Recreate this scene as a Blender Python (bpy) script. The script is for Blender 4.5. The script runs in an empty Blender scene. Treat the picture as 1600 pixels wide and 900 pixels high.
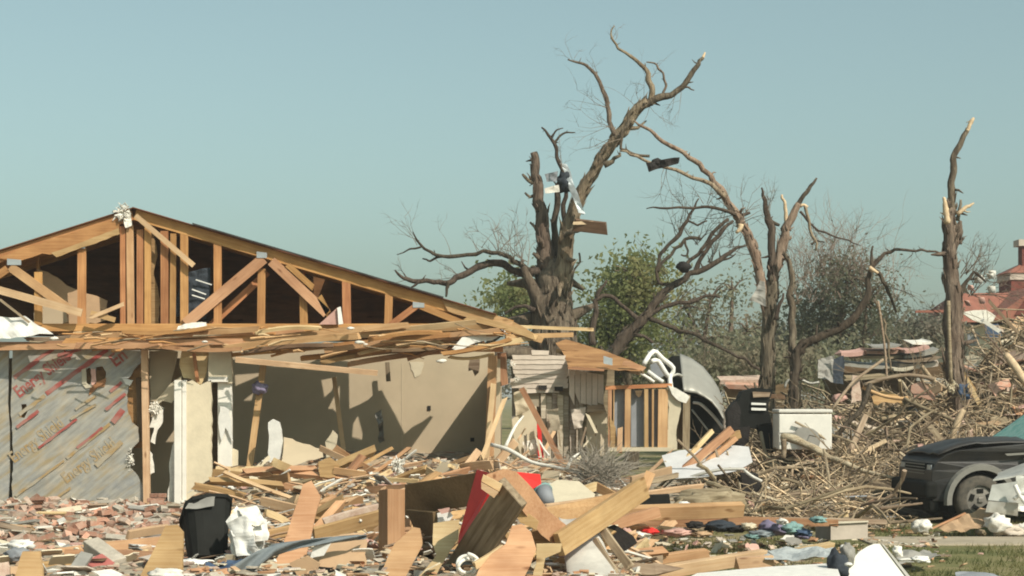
import bpy, math, random
import numpy as np
from mathutils import Vector, Matrix, noise
from mathutils.geometry import tessellate_polygon
random.seed(11)
np.random.seed(11)
SC = bpy.context.scene
COL = SC.collection
R = math.radians
# ---------------------------------------------------------------- camera
F = 2800.0          # focal length in photo pixels (1600 wide)
HY = 615.0          # row of the horizon
CZ = 1.9            # eye height
cam_d = bpy.data.cameras.new('camera')
cam = bpy.data.objects.new('camera', cam_d); COL.objects.link(cam)
cam.location = (0, 0, CZ); cam.rotation_euler = (R(90), 0, 0)
cam_d.sensor_width = 36; cam_d.lens = F/1600*36
cam_d.shift_y = (HY-450)/1600
cam_d.clip_start = 0.5; cam_d.clip_end = 6000
SC.camera = cam
# ---------------------------------------------------------------- light
AZ, EL = 40.0, 42.0          # sun behind the camera to the right
SD = Vector((-math.sin(R(AZ))*math.cos(R(EL)), math.cos(R(AZ))*math.cos(R(EL)), -math.sin(R(EL))))
sun_d = bpy.data.lights.new('sun', 'SUN'); sun = bpy.data.objects.new('sun', sun_d); COL.objects.link(sun)
sun_d.energy = 4.2; sun_d.angle = R(0.5); sun_d.color = (1.0, 0.925, 0.81)
sun.rotation_euler = SD.to_track_quat('-Z', 'Y').to_euler()
W = bpy.data.worlds.new('World'); SC.world = W; W.use_nodes = True
wn = W.node_tree.nodes; wl = W.node_tree.links
bg = wn['Background']; sky = wn.new('ShaderNodeTexSky')
sky.sky_type = 'NISHITA'; sky.sun_disc = False
sky.sun_elevation = R(EL); sky.sun_rotation = R(180-AZ)
sky.dust_density = 2.5; sky.air_density = 1.0; sky.ozone_density = 1.5; sky.altitude = 0
hs = wn.new('ShaderNodeHueSaturation'); hs.inputs['Saturation'].default_value = 0.62
mx = wn.new('ShaderNodeMix'); mx.data_type = 'RGBA'; mx.blend_type = 'MULTIPLY'
mx.inputs['Factor'].default_value = 1.0
mx.inputs['B'].default_value = (0.82, 1.0, 0.88, 1)
wl.new(sky.outputs[0], hs.inputs['Color']); wl.new(hs.outputs[0], mx.inputs['A'])
wl.new(mx.outputs['Result'], bg.inputs['Color'])
bg.inputs['Strength'].default_value = 0.115
SC.view_settings.view_transform = 'Standard'; SC.view_settings.look = 'None'
SC.view_settings.exposure = 0.22; SC.view_settings.gamma = 1.0
SC.render.engine = 'CYCLES'
SC.cycles.max_bounces = 5
SC.cycles.filter_width = 1.9

# ================================================================ helpers
def P(px, py, Y):
    return Vector(((px-800)/F*Y, Y, CZ+(HY-py)/F*Y))
WM = {}
def mesh_from(name, verts, faces):
    m = bpy.data.meshes.new(name)
    m.from_pydata([tuple(v) for v in verts], [], [tuple(f) for f in faces]); m.update()
    return m
def put(name, me, mat=None, M=None, parent=None):
    o = bpy.data.objects.new(name, me); COL.objects.link(o)
    M = M or Matrix.Identity(4)
    WM[o.name] = M
    if parent is not None:
        o.parent = parent
        o.matrix_local = WM[parent.name].inverted() @ M
    else:
        o.matrix_world = M
    if mat is not None and me is not None and len(me.materials) == 0:
        me.materials.append(mat)
    return o
def obj(name, verts, faces, mat, parent=None, smooth=False, ground=False):
    """world-space vertices -> object with its origin at the centre of its base"""
    v = np.array([tuple(p) for p in verts], dtype=float)
    c = (v.min(0)+v.max(0))/2
    if ground: c[2] = v[:, 2].min()
    me = mesh_from(name, v-c, faces)
    if smooth:
        me.polygons.foreach_set('use_smooth', [True]*len(me.polygons))
    return put(name, me, mat, Matrix.Translation(Vector(c)), parent)
def tag(o, label=None, cat=None, group=None, kind=None):
    if label: o['label'] = label
    if cat: o['category'] = cat
    if group: o['group'] = group
    if kind: o['kind'] = kind
    return o
def thing(name, label, cat, loc=(0, 0, 0), rz=0, group=None):
    o = put(name, None, None, Matrix.Translation(Vector(loc)) @ Matrix.Rotation(rz, 4, 'Z'))
    return tag(o, label, cat, group)
def bevel(o, w, seg=2):
    b = o.modifiers.new('bevel', 'BEVEL'); b.width = w; b.segments = seg; b.limit_method = 'ANGLE'; b.angle_limit = R(35)
    return o
def solid(o, t):
    s = o.modifiers.new('solidify', 'SOLIDIFY'); s.thickness = t; s.offset = 0
    return o
# ---- materials
def nodes(name):
    m = bpy.data.materials.new(name); m.use_nodes = True
    nt = m.node_tree; b = nt.nodes['Principled BSDF']
    return m, nt, b
def rgb(*c): return (c[0], c[1], c[2], 1)
def mat_plain(name, col, rough=0.8, var=0.25, scale=6, bump=0.15, metal=0.0, col2=None, rnd=0.12, bscale=None, det=6, spec=0.3):
    """colour broken up by noise, a little different on every object"""
    m, nt, b = nodes(name); N = nt.nodes; L = nt.links
    tc = N.new('ShaderNodeTexCoord'); nz = N.new('ShaderNodeTexNoise'); nz.inputs['Scale'].default_value = scale
    nz.inputs['Detail'].default_value = det; nz.inputs['Roughness'].default_value = 0.65
    L.new(tc.outputs['Object'], nz.inputs['Vector'])
    cr = N.new('ShaderNodeValToRGB')
    c2 = col2 or tuple(c*(1-var) for c in col)
    cr.color_ramp.elements[0].position = 0.32; cr.color_ramp.elements[1].position = 0.68
    cr.color_ramp.elements[0].color = rgb(*c2); cr.color_ramp.elements[1].color = rgb(*tuple(min(1, c*(1+var*0.4)) for c in col))
    L.new(nz.outputs['Fac'], cr.inputs['Fac'])
    oi = N.new('ShaderNodeObjectInfo'); mr = N.new('ShaderNodeMapRange')
    mr.inputs['To Min'].default_value = 1-rnd; mr.inputs['To Max'].default_value = 1+rnd
    L.new(oi.outputs['Random'], mr.inputs['Value'])
    h = N.new('ShaderNodeHueSaturation'); L.new(cr.outputs[0], h.inputs['Color']); L.new(mr.outputs[0], h.inputs['Value'])
    L.new(h.outputs[0], b.inputs['Base Color'])
    b.inputs['Roughness'].default_value = rough; b.inputs['Metallic'].default_value = metal
    b.inputs['Specular IOR Level'].default_value = spec
    if bump:
        bp = N.new('ShaderNodeBump'); bp.inputs['Strength'].default_value = bump; bp.inputs['Distance'].default_value = 0.03
        n2 = N.new('ShaderNodeTexNoise'); n2.inputs['Scale'].default_value = bscale or scale*4; n2.inputs['Detail'].default_value = 5
        L.new(tc.outputs['Object'], n2.inputs['Vector']); L.new(n2.outputs['Fac'], bp.inputs['Height']); L.new(bp.outputs[0], b.inputs['Normal'])
    return m
def mat_wood(name, light, dark, rough=0.75, rnd=0.18, grain=16, knots=True, hue=0.012, gs=None):
    m, nt, b = nodes(name); N = nt.nodes; L = nt.links
    tc = N.new('ShaderNodeTexCoord'); oi = N.new('ShaderNodeObjectInfo')
    ad = N.new('ShaderNodeVectorMath'); ad.operation = 'ADD'
    sc = N.new('ShaderNodeVectorMath'); sc.operation = 'SCALE'; sc.inputs['Scale'].default_value = 37.0
    cmb = N.new('ShaderNodeCombineXYZ')
    for k in range(3): L.new(oi.outputs['Random'], cmb.inputs[k])
    L.new(cmb.outputs[0], sc.inputs[0]); L.new(tc.outputs['Object'], ad.inputs[0]); L.new(sc.outputs[0], ad.inputs[1])
    mp = N.new('ShaderNodeMapping'); mp.inputs['Scale'].default_value = gs or (1.1, grain, grain)
    L.new(ad.outputs[0], mp.inputs['Vector'])
    nz = N.new('ShaderNodeTexNoise'); nz.inputs['Scale'].default_value = 1.6; nz.inputs['Detail'].default_value = 7; nz.inputs['Roughness'].default_value = 0.62
    nz.inputs['Distortion'].default_value = 0.35
    L.new(mp.outputs[0], nz.inputs['Vector'])
    cr = N.new('ShaderNodeValToRGB'); cr.color_ramp.elements[0].position = 0.36; cr.color_ramp.elements[1].position = 0.62
    cr.color_ramp.elements[0].color = rgb(*dark); cr.color_ramp.elements[1].color = rgb(*light)
    L.new(nz.outputs['Fac'], cr.inputs['Fac'])
    # broad blotches of weather
    n3 = N.new('ShaderNodeTexNoise'); n3.inputs['Scale'].default_value = 2.3; n3.inputs['Detail'].default_value = 4
    L.new(ad.outputs[0], n3.inputs['Vector'])
    c3 = N.new('ShaderNodeValToRGB'); c3.color_ramp.elements[0].position = 0.35; c3.color_ramp.elements[1].position = 0.65
    c3.color_ramp.elements[0].color = (0.72, 0.66, 0.6, 1); c3.color_ramp.elements[1].color = (1.05, 1.04, 1.0, 1)
    L.new(n3.outputs['Fac'], c3.inputs['Fac'])
    mu = N.new('ShaderNodeMix'); mu.data_type = 'RGBA'; mu.blend_type = 'MULTIPLY'; mu.inputs['Factor'].default_value = 0.8
    L.new(cr.outputs[0], mu.inputs['A']); L.new(c3.outputs[0], mu.inputs['B'])
    last = mu.outputs['Result']
    if knots:
        mk = N.new('ShaderNodeMapping'); mk.inputs['Scale'].default_value = (2.2, 6, 6); L.new(ad.outputs[0], mk.inputs['Vector'])
        vo = N.new('ShaderNodeTexVoronoi'); vo.inputs['Scale'].default_value = 1.0; L.new(mk.outputs[0], vo.inputs['Vector'])
        ck = N.new('ShaderNodeValToRGB'); ck.color_ramp.elements[0].position = 0.06; ck.color_ramp.elements[1].position = 0.16
        ck.color_ramp.elements[0].color = (0.35, 0.25, 0.17, 1); ck.color_ramp.elements[1].color = (1, 1, 1, 1)
        L.new(vo.outputs['Distance'], ck.inputs['Fac'])
        m2 = N.new('ShaderNodeMix'); m2.data_type = 'RGBA'; m2.blend_type = 'MULTIPLY'; m2.inputs['Factor'].default_value = 0.8
        L.new(last, m2.inputs['A']); L.new(ck.outputs[0], m2.inputs['B']); last = m2.outputs['Result']
    mr = N.new('ShaderNodeMapRange'); mr.inputs['To Min'].default_value = 1-rnd; mr.inputs['To Max'].default_value = 1+rnd
    L.new(oi.outputs['Random'], mr.inputs['Value'])
    sn = N.new('ShaderNodeMath'); sn.operation = 'SINE'
    s2 = N.new('ShaderNodeMath'); s2.operation = 'MULTIPLY'; s2.inputs[1].default_value = 91.0
    L.new(oi.outputs['Random'], s2.inputs[0]); L.new(s2.outputs[0], sn.inputs[0])
    hm = N.new('ShaderNodeMapRange'); hm.inputs['From Min'].default_value = -1; hm.inputs['To Min'].default_value = 0.5-hue; hm.inputs['To Max'].default_value = 0.5+hue
    L.new(sn.outputs[0], hm.inputs['Value'])
    h = N.new('ShaderNodeHueSaturation'); L.new(last, h.inputs['Color']); L.new(mr.outputs[0], h.inputs['Value']); L.new(hm.outputs[0], h.inputs['Hue'])
    L.new(h.outputs[0], b.inputs['Base Color'])
    b.inputs['Roughness'].default_value = rough; b.inputs['Specular IOR Level'].default_value = 0.2
    bp = N.new('ShaderNodeBump'); bp.inputs['Strength'].default_value = 1.0 if gs else 0.35; bp.inputs['Distance'].default_value = 0.07 if gs else 0.01
    L.new(nz.outputs['Fac'], bp.inputs['Height']); L.new(bp.outputs[0], b.inputs['Normal'])
    return m
M = {}
M['pine'] = mat_wood('pine', (0.535, 0.338, 0.185), (0.45, 0.262, 0.13), grain=26)
M['pine_pale'] = mat_wood('pine_pale', (0.61, 0.45, 0.275), (0.53, 0.36, 0.20), rnd=0.14, grain=26)
M['pine_red'] = mat_wood('pine_red', (0.42, 0.255, 0.135), (0.30, 0.165, 0.08), grain=24)
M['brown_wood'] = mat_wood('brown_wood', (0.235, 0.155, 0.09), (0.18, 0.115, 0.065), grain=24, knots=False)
M['truss'] = mat_wood('truss_wood', (0.50, 0.263, 0.112), (0.385, 0.185, 0.075), grain=24, knots=False)
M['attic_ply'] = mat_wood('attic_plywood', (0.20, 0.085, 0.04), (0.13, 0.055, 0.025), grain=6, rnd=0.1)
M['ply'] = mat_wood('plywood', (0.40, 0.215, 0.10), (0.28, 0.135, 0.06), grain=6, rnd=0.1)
M['old_wood'] = mat_wood('weathered_wood', (0.34, 0.27, 0.19), (0.19, 0.14, 0.09), rnd=0.25, knots=False)
M['dark_wood'] = mat_wood('dark_wood', (0.20, 0.13, 0.075), (0.12, 0.075, 0.04), knots=False)
M['bark'] = mat_wood('bark', (0.22, 0.175, 0.13), (0.085, 0.064, 0.048), gs=(8, 8, 1.6), rough=0.95, knots=False)
M['bark_pale'] = mat_wood('bare_trunk', (0.335, 0.26, 0.19), (0.18, 0.132, 0.092), gs=(8, 8, 1.6), rough=0.95, knots=False)
M['bark_dark'] = mat_wood('dark_bark', (0.115, 0.088, 0.067), (0.055, 0.041, 0.031), gs=(8, 8, 1.6), rough=0.95, knots=False)
M['twig'] = mat_plain('twig', (0.17, 0.13, 0.10), 0.95, var=0.3, bump=0)
M['torn_wood'] = mat_plain('torn_wood', (0.62, 0.46, 0.29), 0.9, var=0.3, scale=12)
M['stick'] = mat_wood('stick', (0.36, 0.285, 0.195), (0.21, 0.155, 0.10), rnd=0.5, knots=False, hue=0.01)
M['drywall_tan'] = mat_plain('tan_plaster', (0.49, 0.395, 0.27), 0.9, var=0.12, scale=1.2, bump=0.05, rnd=0.03)
M['drywall_cream'] = mat_plain('cream_plaster', (0.58, 0.50, 0.36), 0.9, var=0.12, scale=5, bump=0.1)
M['white_paint'] = mat_plain('white_paint', (0.69, 0.655, 0.585), 0.6, var=0.1, scale=5, bump=0.06)
M['white'] = mat_plain('white_scrap', (0.74, 0.715, 0.66), 0.7, var=0.15, scale=8, bump=0.1)
M['white_cloth'] = mat_plain('white_cloth', (0.72, 0.68, 0.60), 0.9, var=0.2, scale=10, bump=0.2)
M['brick'] = mat_plain('brick', (0.33, 0.15, 0.095), 0.9, col2=(0.40, 0.27, 0.2), scale=9, bump=0.3, rnd=0.4)
M['brick_pale'] = mat_plain('mortared_brick', (0.45, 0.36, 0.285), 0.9, col2=(0.33, 0.21, 0.155), scale=8, bump=0.3, rnd=0.3)
M['raw_limb'] = mat_wood('raw_limb', (0.58, 0.48, 0.36), (0.40, 0.30, 0.21), rnd=0.1, knots=False, gs=(3, 9, 9))
M['mortar'] = mat_plain('mortar', (0.45, 0.395, 0.32), 0.95, var=0.25, scale=9, bump=0.3)
M['concrete'] = mat_plain('concrete', (0.37, 0.31, 0.225), 0.9, var=0.2, scale=3, bump=0.2)
M['grey'] = mat_plain('grey_scrap', (0.27, 0.255, 0.225), 0.7, var=0.25, scale=4)
M['grey_metal'] = mat_plain('grey_metal', (0.40, 0.38, 0.33), 0.5, var=0.12, scale=3, metal=0.25, bump=0.05)
M['galv'] = mat_plain('galvanised', (0.42, 0.45, 0.46), 0.5, var=0.15, scale=8, metal=0.5, bump=0.05)
M['black'] = mat_plain('black_plastic', (0.014, 0.014, 0.012), 0.75, spec=0.12, var=0.3, scale=4, bump=0.05)
M['char'] = mat_plain('charred', (0.022, 0.018, 0.016), 0.85, var=0.4, scale=6, bump=0.3)
M['denim'] = mat_plain('dark_cloth', (0.035, 0.042, 0.052), 0.9, var=0.3, scale=9, bump=0.3)
M['red'] = mat_plain('red_sheet', (0.62, 0.03, 0.025), 0.6, var=0.15, scale=4, bump=0.05)
M['pink'] = mat_plain('pink_scrap', (0.55, 0.33, 0.27), 0.8, var=0.2, scale=6)
M['blue'] = mat_plain('blue_grey_tarp', (0.20, 0.225, 0.235), 0.8, var=0.2, scale=5, bump=0.15)
M['navy'] = mat_plain('blue_cloth', (0.06, 0.095, 0.16), 0.85, var=0.3, scale=9, bump=0.2)
M['teal'] = mat_plain('teal_cloth', (0.19, 0.31, 0.29), 0.9, var=0.2, scale=9, bump=0.2)
M['purple'] = mat_plain('purple_cloth', (0.22, 0.19, 0.28), 0.85, var=0.2, scale=9, bump=0.2)
M['pale_metal'] = mat_plain('pale_metal', (0.52, 0.505, 0.49), 0.6, var=0.15, scale=4, bump=0.1)
M['siding'] = mat_plain('pinkish_siding', (0.54, 0.46, 0.38), 0.85, var=0.2, scale=3, bump=0.1)
M['grey_plank'] = mat_wood('grey_plank', (0.50, 0.44, 0.36), (0.34, 0.285, 0.22), rnd=0.2, knots=False)
M['bluegrey_panel'] = mat_plain('blue_grey_panel', (0.235, 0.245, 0.26), 0.7, var=0.2, scale=3, bump=0.05)
M['cardboard'] = mat_plain('cardboard', (0.44, 0.29, 0.17), 0.85, var=0.15, scale=4, bump=0.05)
M['shingle'] = mat_plain('shingle', (0.065, 0.06, 0.055), 0.95, var=0.4, scale=14, bump=0.3)
M['roof_red'] = mat_plain('red_roof', (0.27, 0.105, 0.07), 0.85, var=0.25, scale=3, bump=0.2)
M['brick_red'] = mat_plain('dark_red_brick', (0.17, 0.05, 0.035), 0.9, var=0.3, scale=4)
M['cream'] = mat_plain('cream_wall', (0.55, 0.49, 0.37), 0.85, var=0.15, scale=3)
def mat_leaf(name, c1, c2, dry):
    m, nt, b = nodes(name); N = nt.nodes; L = nt.links
    tc = N.new('ShaderNodeTexCoord'); nz = N.new('ShaderNodeTexNoise'); nz.inputs['Scale'].default_value = 1.1; nz.inputs['Detail'].default_value = 6
    L.new(tc.outputs['Object'], nz.inputs['Vector'])
    cr = N.new('ShaderNodeValToRGB'); e = cr.color_ramp.elements
    e[0].position = 0.33; e[0].color = rgb(*c1); e[1].position = 0.66; e[1].color = rgb(*dry)
    x = e.new(0.5); x.color = rgb(*c2)
    L.new(nz.outputs['Fac'], cr.inputs['Fac']); L.new(cr.outputs[0], b.inputs['Base Color'])
    b.inputs['Roughness'].default_value = 0.8; b.inputs['Specular IOR Level'].default_value = 0.15
    tr = N.new('ShaderNodeBsdfTranslucent'); L.new(cr.outputs[0], tr.inputs['Color'])
    ms = N.new('ShaderNodeMixShader'); ms.inputs[0].default_value = 0.6
    L.new(b.outputs[0], ms.inputs[1]); L.new(tr.outputs[0], ms.inputs[2]); L.new(ms.outputs[0], N['Material Output'].inputs['Surface'])
    return m
M['leaf_green'] = mat_leaf('green_leaf', (0.19, 0.22, 0.09), (0.27, 0.285, 0.12), (0.34, 0.31, 0.15))
M['leaf_olive'] = mat_leaf('olive_leaf', (0.22, 0.23, 0.145), (0.285, 0.275, 0.18), (0.33, 0.275, 0.19))
M['leaf_dark'] = mat_leaf('dark_leaf', (0.145, 0.155, 0.10), (0.19, 0.19, 0.125), (0.25, 0.215, 0.155))
M['leaf_grey'] = mat_leaf('grey_brush', (0.215, 0.22, 0.16), (0.265, 0.25, 0.19), (0.30, 0.255, 0.20))
M['grass'] = mat_leaf('grass_blade', (0.10, 0.12, 0.045), (0.16, 0.165, 0.06), (0.27, 0.22, 0.10))
# rubble: cells of mixed debris colour
def mat_rubble(name, cols, scale):
    m, nt, b = nodes(name); N = nt.nodes; L = nt.links
    tc = N.new('ShaderNodeTexCoord'); vo = N.new('ShaderNodeTexVoronoi'); vo.inputs['Scale'].default_value = scale
    mp = N.new('ShaderNodeMapping'); mp.inputs['Scale'].default_value = (0.6, 1, 1.6); L.new(tc.outputs['Object'], mp.inputs['Vector'])
    L.new(mp.outputs[0], vo.inputs['Vector'])
    sp = N.new('ShaderNodeSeparateColor'); L.new(vo.outputs['Color'], sp.inputs[0])
    cr = N.new('ShaderNodeValToRGB'); cr.color_ramp.interpolation = 'CONSTANT'
    e = cr.color_ramp.elements
    for i, c in enumerate(cols):
        x = e[i] if i < 2 else e.new(0.5)
        x.position = i/len(cols); x.color = rgb(*c)
    L.new(sp.outputs[0], cr.inputs['Fac'])
    nz = N.new('ShaderNodeTexNoise'); nz.inputs['Scale'].default_value = 14; nz.inputs['Detail'].default_value = 6; L.new(tc.outputs['Object'], nz.inputs['Vector'])
    mr = N.new('ShaderNodeMapRange'); mr.inputs['To Min'].default_value = 0.5; mr.inputs['To Max'].default_value = 1.4; L.new(nz.outputs['Fac'], mr.inputs['Value'])
    mu = N.new('ShaderNodeMix'); mu.data_type = 'RGBA'; mu.blend_type = 'MULTIPLY'; mu.inputs['Factor'].default_value = 1
    L.new(cr.outputs[0], mu.inputs['A']); L.new(mr.outputs[0], mu.inputs['B']); L.new(mu.outputs['Result'], b.inputs['Base Color'])
    b.inputs['Roughness'].default_value = 0.95; b.inputs['Specular IOR Level'].default_value = 0.1
    bp = N.new('ShaderNodeBump'); bp.inputs['Strength'].default_value = 0.8; bp.inputs['Distance'].default_value = 0.05
    L.new(sp.outputs[1], bp.inputs['Height']); L.new(bp.outputs[0], b.inputs['Normal'])
    return m
M['rubble'] = mat_rubble('rubble', [(0.36, 0.27, 0.18), (0.26, 0.15, 0.10), (0.45, 0.36, 0.26), (0.30, 0.26, 0.2), (0.50, 0.44, 0.36), (0.22, 0.17, 0.12), (0.38, 0.22, 0.15)], 9)
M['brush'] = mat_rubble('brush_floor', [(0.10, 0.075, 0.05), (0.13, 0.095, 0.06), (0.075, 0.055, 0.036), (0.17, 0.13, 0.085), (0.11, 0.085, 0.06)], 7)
def mat_ground():
    m, nt, b = nodes('ground_soil'); N = nt.nodes; L = nt.links
    tc = N.new('ShaderNodeTexCoord'); n1 = N.new('ShaderNodeTexNoise'); n1.inputs['Scale'].default_value = 0.5; n1.inputs['Detail'].default_value = 8; n1.inputs['Roughness'].default_value = 0.7
    L.new(tc.outputs['Object'], n1.inputs['Vector'])
    cr = N.new('ShaderNodeValToRGB'); e = cr.color_ramp.elements
    e[0].position = 0.38; e[0].color = (0.12, 0.13, 0.055, 1); e[1].position = 0.62; e[1].color = (0.30, 0.24, 0.15, 1)
    x = e.new(0.5); x.color = (0.20, 0.18, 0.085, 1)
    L.new(n1.outputs['Fac'], cr.inputs['Fac'])
    n2 = N.new('ShaderNodeTexNoise'); n2.inputs['Scale'].default_value = 25; n2.inputs['Detail'].default_value = 5; L.new(tc.outputs['Object'], n2.inputs['Vector'])
    mr = N.new('ShaderNodeMapRange'); mr.inputs['To Min'].default_value = 0.6; mr.inputs['To Max'].default_value = 1.3; L.new(n2.outputs['Fac'], mr.inputs['Value'])
    mu = N.new('ShaderNodeMix'); mu.data_type = 'RGBA'; mu.blend_type = 'MULTIPLY'; mu.inputs['Factor'].default_value = 1
    L.new(cr.outputs[0], mu.inputs['A']); L.new(mr.outputs[0], mu.inputs['B']); L.new(mu.outputs['Result'], b.inputs['Base Color'])
    b.inputs['Roughness'].default_value = 1; b.inputs['Specular IOR Level'].default_value = 0.05
    bp = N.new('ShaderNodeBump'); bp.inputs['Strength'].default_value = 0.6; bp.inputs['Distance'].default_value = 0.04; L.new(n2.outputs['Fac'], bp.inputs['Height']); L.new(bp.outputs[0], b.inputs['Normal'])
    return m
M['ground'] = mat_ground()
def mat_foil():
    """weathered foil facing: cool grey, streaked, browner towards stained patches"""
    m, nt, b = nodes('foil_facing'); N = nt.nodes; L = nt.links
    tc = N.new('ShaderNodeTexCoord'); n1 = N.new('ShaderNodeTexNoise'); n1.inputs['Scale'].default_value = 1.6; n1.inputs['Detail'].default_value = 7; n1.inputs['Roughness'].default_value = 0.7
    L.new(tc.outputs['Object'], n1.inputs['Vector'])
    cr = N.new('ShaderNodeValToRGB'); e = cr.color_ramp.elements
    e[0].position = 0.36; e[0].color = (0.275, 0.275, 0.265, 1); e[1].position = 0.66; e[1].color = (0.40, 0.34, 0.26, 1)
    x = e.new(0.5); x.color = (0.345, 0.33, 0.29, 1)
    L.new(n1.outputs['Fac'], cr.inputs['Fac'])
    m0 = N.new('ShaderNodeMapping'); m0.inputs['Rotation'].default_value = (0, R(38), 0); L.new(tc.outputs['Object'], m0.inputs['Vector'])
    mp = N.new('ShaderNodeMapping'); mp.inputs['Scale'].default_value = (1.3, 1, 8); L.new(m0.outputs[0], mp.inputs['Vector'])
    n2 = N.new('ShaderNodeTexNoise'); n2.inputs['Scale'].default_value = 2.0; n2.inputs['Detail'].default_value = 6; L.new(mp.outputs[0], n2.inputs['Vector'])
    mr = N.new('ShaderNodeMapRange'); mr.inputs['From Min'].default_value = 0.3; mr.inputs['From Max'].default_value = 0.7; mr.inputs['To Min'].default_value = 0.72; mr.inputs['To Max'].default_value = 1.2; L.new(n2.outputs['Fac'], mr.inputs['Value'])
    mu = N.new('ShaderNodeMix'); mu.data_type = 'RGBA'; mu.blend_type = 'MULTIPLY'; mu.inputs['Factor'].default_value = 1
    L.new(cr.outputs[0], mu.inputs['A']); L.new(mr.outputs[0], mu.inputs['B'])
    m5 = N.new('ShaderNodeMapping'); m5.inputs['Scale'].default_value = (1.0, 1, 5.5); m5.inputs['Location'].default_value = (4, 0, 2.3); L.new(m0.outputs[0], m5.inputs['Vector'])
    n5 = N.new('ShaderNodeTexNoise'); n5.inputs['Scale'].default_value = 1.7; n5.inputs['Detail'].default_value = 6; L.new(m5.outputs[0], n5.inputs['Vector'])
    r5 = N.new('ShaderNodeMapRange'); r5.inputs['From Min'].default_value = 0.52; r5.inputs['From Max'].default_value = 0.7; r5.inputs['To Max'].default_value = 0.75; L.new(n5.outputs['Fac'], r5.inputs['Value'])
    x5 = N.new('ShaderNodeMix'); x5.data_type = 'RGBA'; x5.inputs['B'].default_value = (0.34, 0.25, 0.12, 1); L.new(r5.outputs[0], x5.inputs['Factor']); L.new(mu.outputs['Result'], x5.inputs['A']); L.new(x5.outputs['Result'], b.inputs['Base Color'])
    b.inputs['Roughness'].default_value = 0.5; b.inputs['Metallic'].default_value = 0.15
    bp = N.new('ShaderNodeBump'); bp.inputs['Strength'].default_value = 0.25; bp.inputs['Distance'].default_value = 0.02; L.new(n1.outputs['Fac'], bp.inputs['Height']); L.new(bp.outputs[0], b.inputs['Normal'])
    return m
M['foil'] = mat_foil()
def mat_print(name, col, fade):
    """worn ink: breaks up into the foil colour"""
    m, nt, b = nodes(name); N = nt.nodes; L = nt.links
    tc = N.new('ShaderNodeTexCoord'); n1 = N.new('ShaderNodeTexNoise'); n1.inputs['Scale'].default_value = 5; n1.inputs['Detail'].default_value = 7
    L.new(tc.outputs['Object'], n1.inputs['Vector'])
    cr = N.new('ShaderNodeValToRGB'); e = cr.color_ramp.elements
    e[0].position = 0.40; e[0].color = rgb(*col); e[1].position = 0.60; e[1].color = rgb(*fade)
    L.new(n1.outputs['Fac'], cr.inputs['Fac']); L.new(cr.outputs[0], b.inputs['Base Color']); b.inputs['Roughness'].default_value = 0.7
    return m
M['ink_red'] = mat_print('red_ink', (0.30, 0.05, 0.04), (0.33, 0.15, 0.12))
M['ink_ochre'] = mat_print('ochre_ink', (0.33, 0.215, 0.09), (0.345, 0.30, 0.225))

# ---- shapes
def beam_mesh(L, w, h, bend=0.0, jag=0.0, seg=5, seed=0):
    """timber along local X; w along Y, h along Z; jag breaks the ends"""
    rd = random.Random(seed)
    vs = []; fs = []
    for i in range(seg+1):
        t = i/seg; x = (t-.5)*L
        dz = bend*(1-(2*t-1)**2)
        for (a, b) in ((-1, -1), (1, -1), (1, 1), (-1, 1)):
            jx = 0
            if jag and i in (0, seg): jx = rd.uniform(-jag, jag)
            vs.append((x+jx, a*w/2, b*h/2+dz))
    for i in range(seg):
        for k in range(4):
            a = i*4+k; b = i*4+(k+1) % 4
            fs.append((a, b, b+4, a+4))
    fs.append((3, 2, 1, 0)); n = seg*4; fs.append((n, n+1, n+2, n+3))
    return mesh_from('timber', vs, fs)
def axes_matrix(A, B, up):
    x = (B-A).normalized(); y = up.cross(x)
    if y.length < 1e-4: y = Vector((0, 1, 0)).cross(x)
    y.normalize(); z = x.cross(y)
    m = Matrix((x, y, z)).transposed().to_4x4(); m.translation = (A+B)/2
    return m
_seed = [0]
def beam(name, A, B, w, h, mat, up=None, roll=0.0, parent=None, bend=0.0, jag=0.0, seg=4):
    _seed[0] += 1
    A = Vector(A); B = Vector(B)
    if up is None: up = Vector((0, 0, 1)) if abs((B-A).normalized().z) < 0.95 else Vector((0, -1, 0))
    m = axes_matrix(A, B, up) @ Matrix.Rotation(roll, 4, 'X')
    return put(name, beam_mesh((B-A).length, w, h, bend, jag, seg, _seed[0]), mat, m, parent)
def pxbeam(name, x1, y1, Y1, x2, y2, Y2, wpx, mat, t=0.04, roll=0.0, parent=None, bend=0.0, jag=0.0, seg=4):
    """timber whose broad face (wpx photo pixels wide) is turned to the street, rolled by roll"""
    A = P(x1, y1, Y1); B = P(x2, y2, Y2)
    ax = (B-A).normalized(); up = Vector((0, 1, 0)).cross(ax)
    if up.length < 1e-3: up = Vector((0, 0, 1))
    up.normalize()
    return beam(name, A, B, t, wpx/F*(Y1+Y2)/2, mat, up, roll, parent, bend, jag, seg)
def torn(pts, amp, step, seed=1, skip=()):
    """polygon with its edges broken up; edges whose index is in skip stay straight"""
    rd = random.Random(seed); out = []
    n = len(pts)
    for i in range(n):
        a = pts[i]; b = pts[(i+1) % n]; out.append(a)
        if i in skip: continue
        d = math.hypot(b[0]-a[0], b[1]-a[1]); k = int(d/step)
        for j in range(1, k):
            t = (j+rd.uniform(-.3, .3))/k
            out.append((a[0]+(b[0]-a[0])*t+rd.uniform(-amp, amp), a[1]+(b[1]-a[1])*t+rd.uniform(-amp, amp)))
    return out
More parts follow.
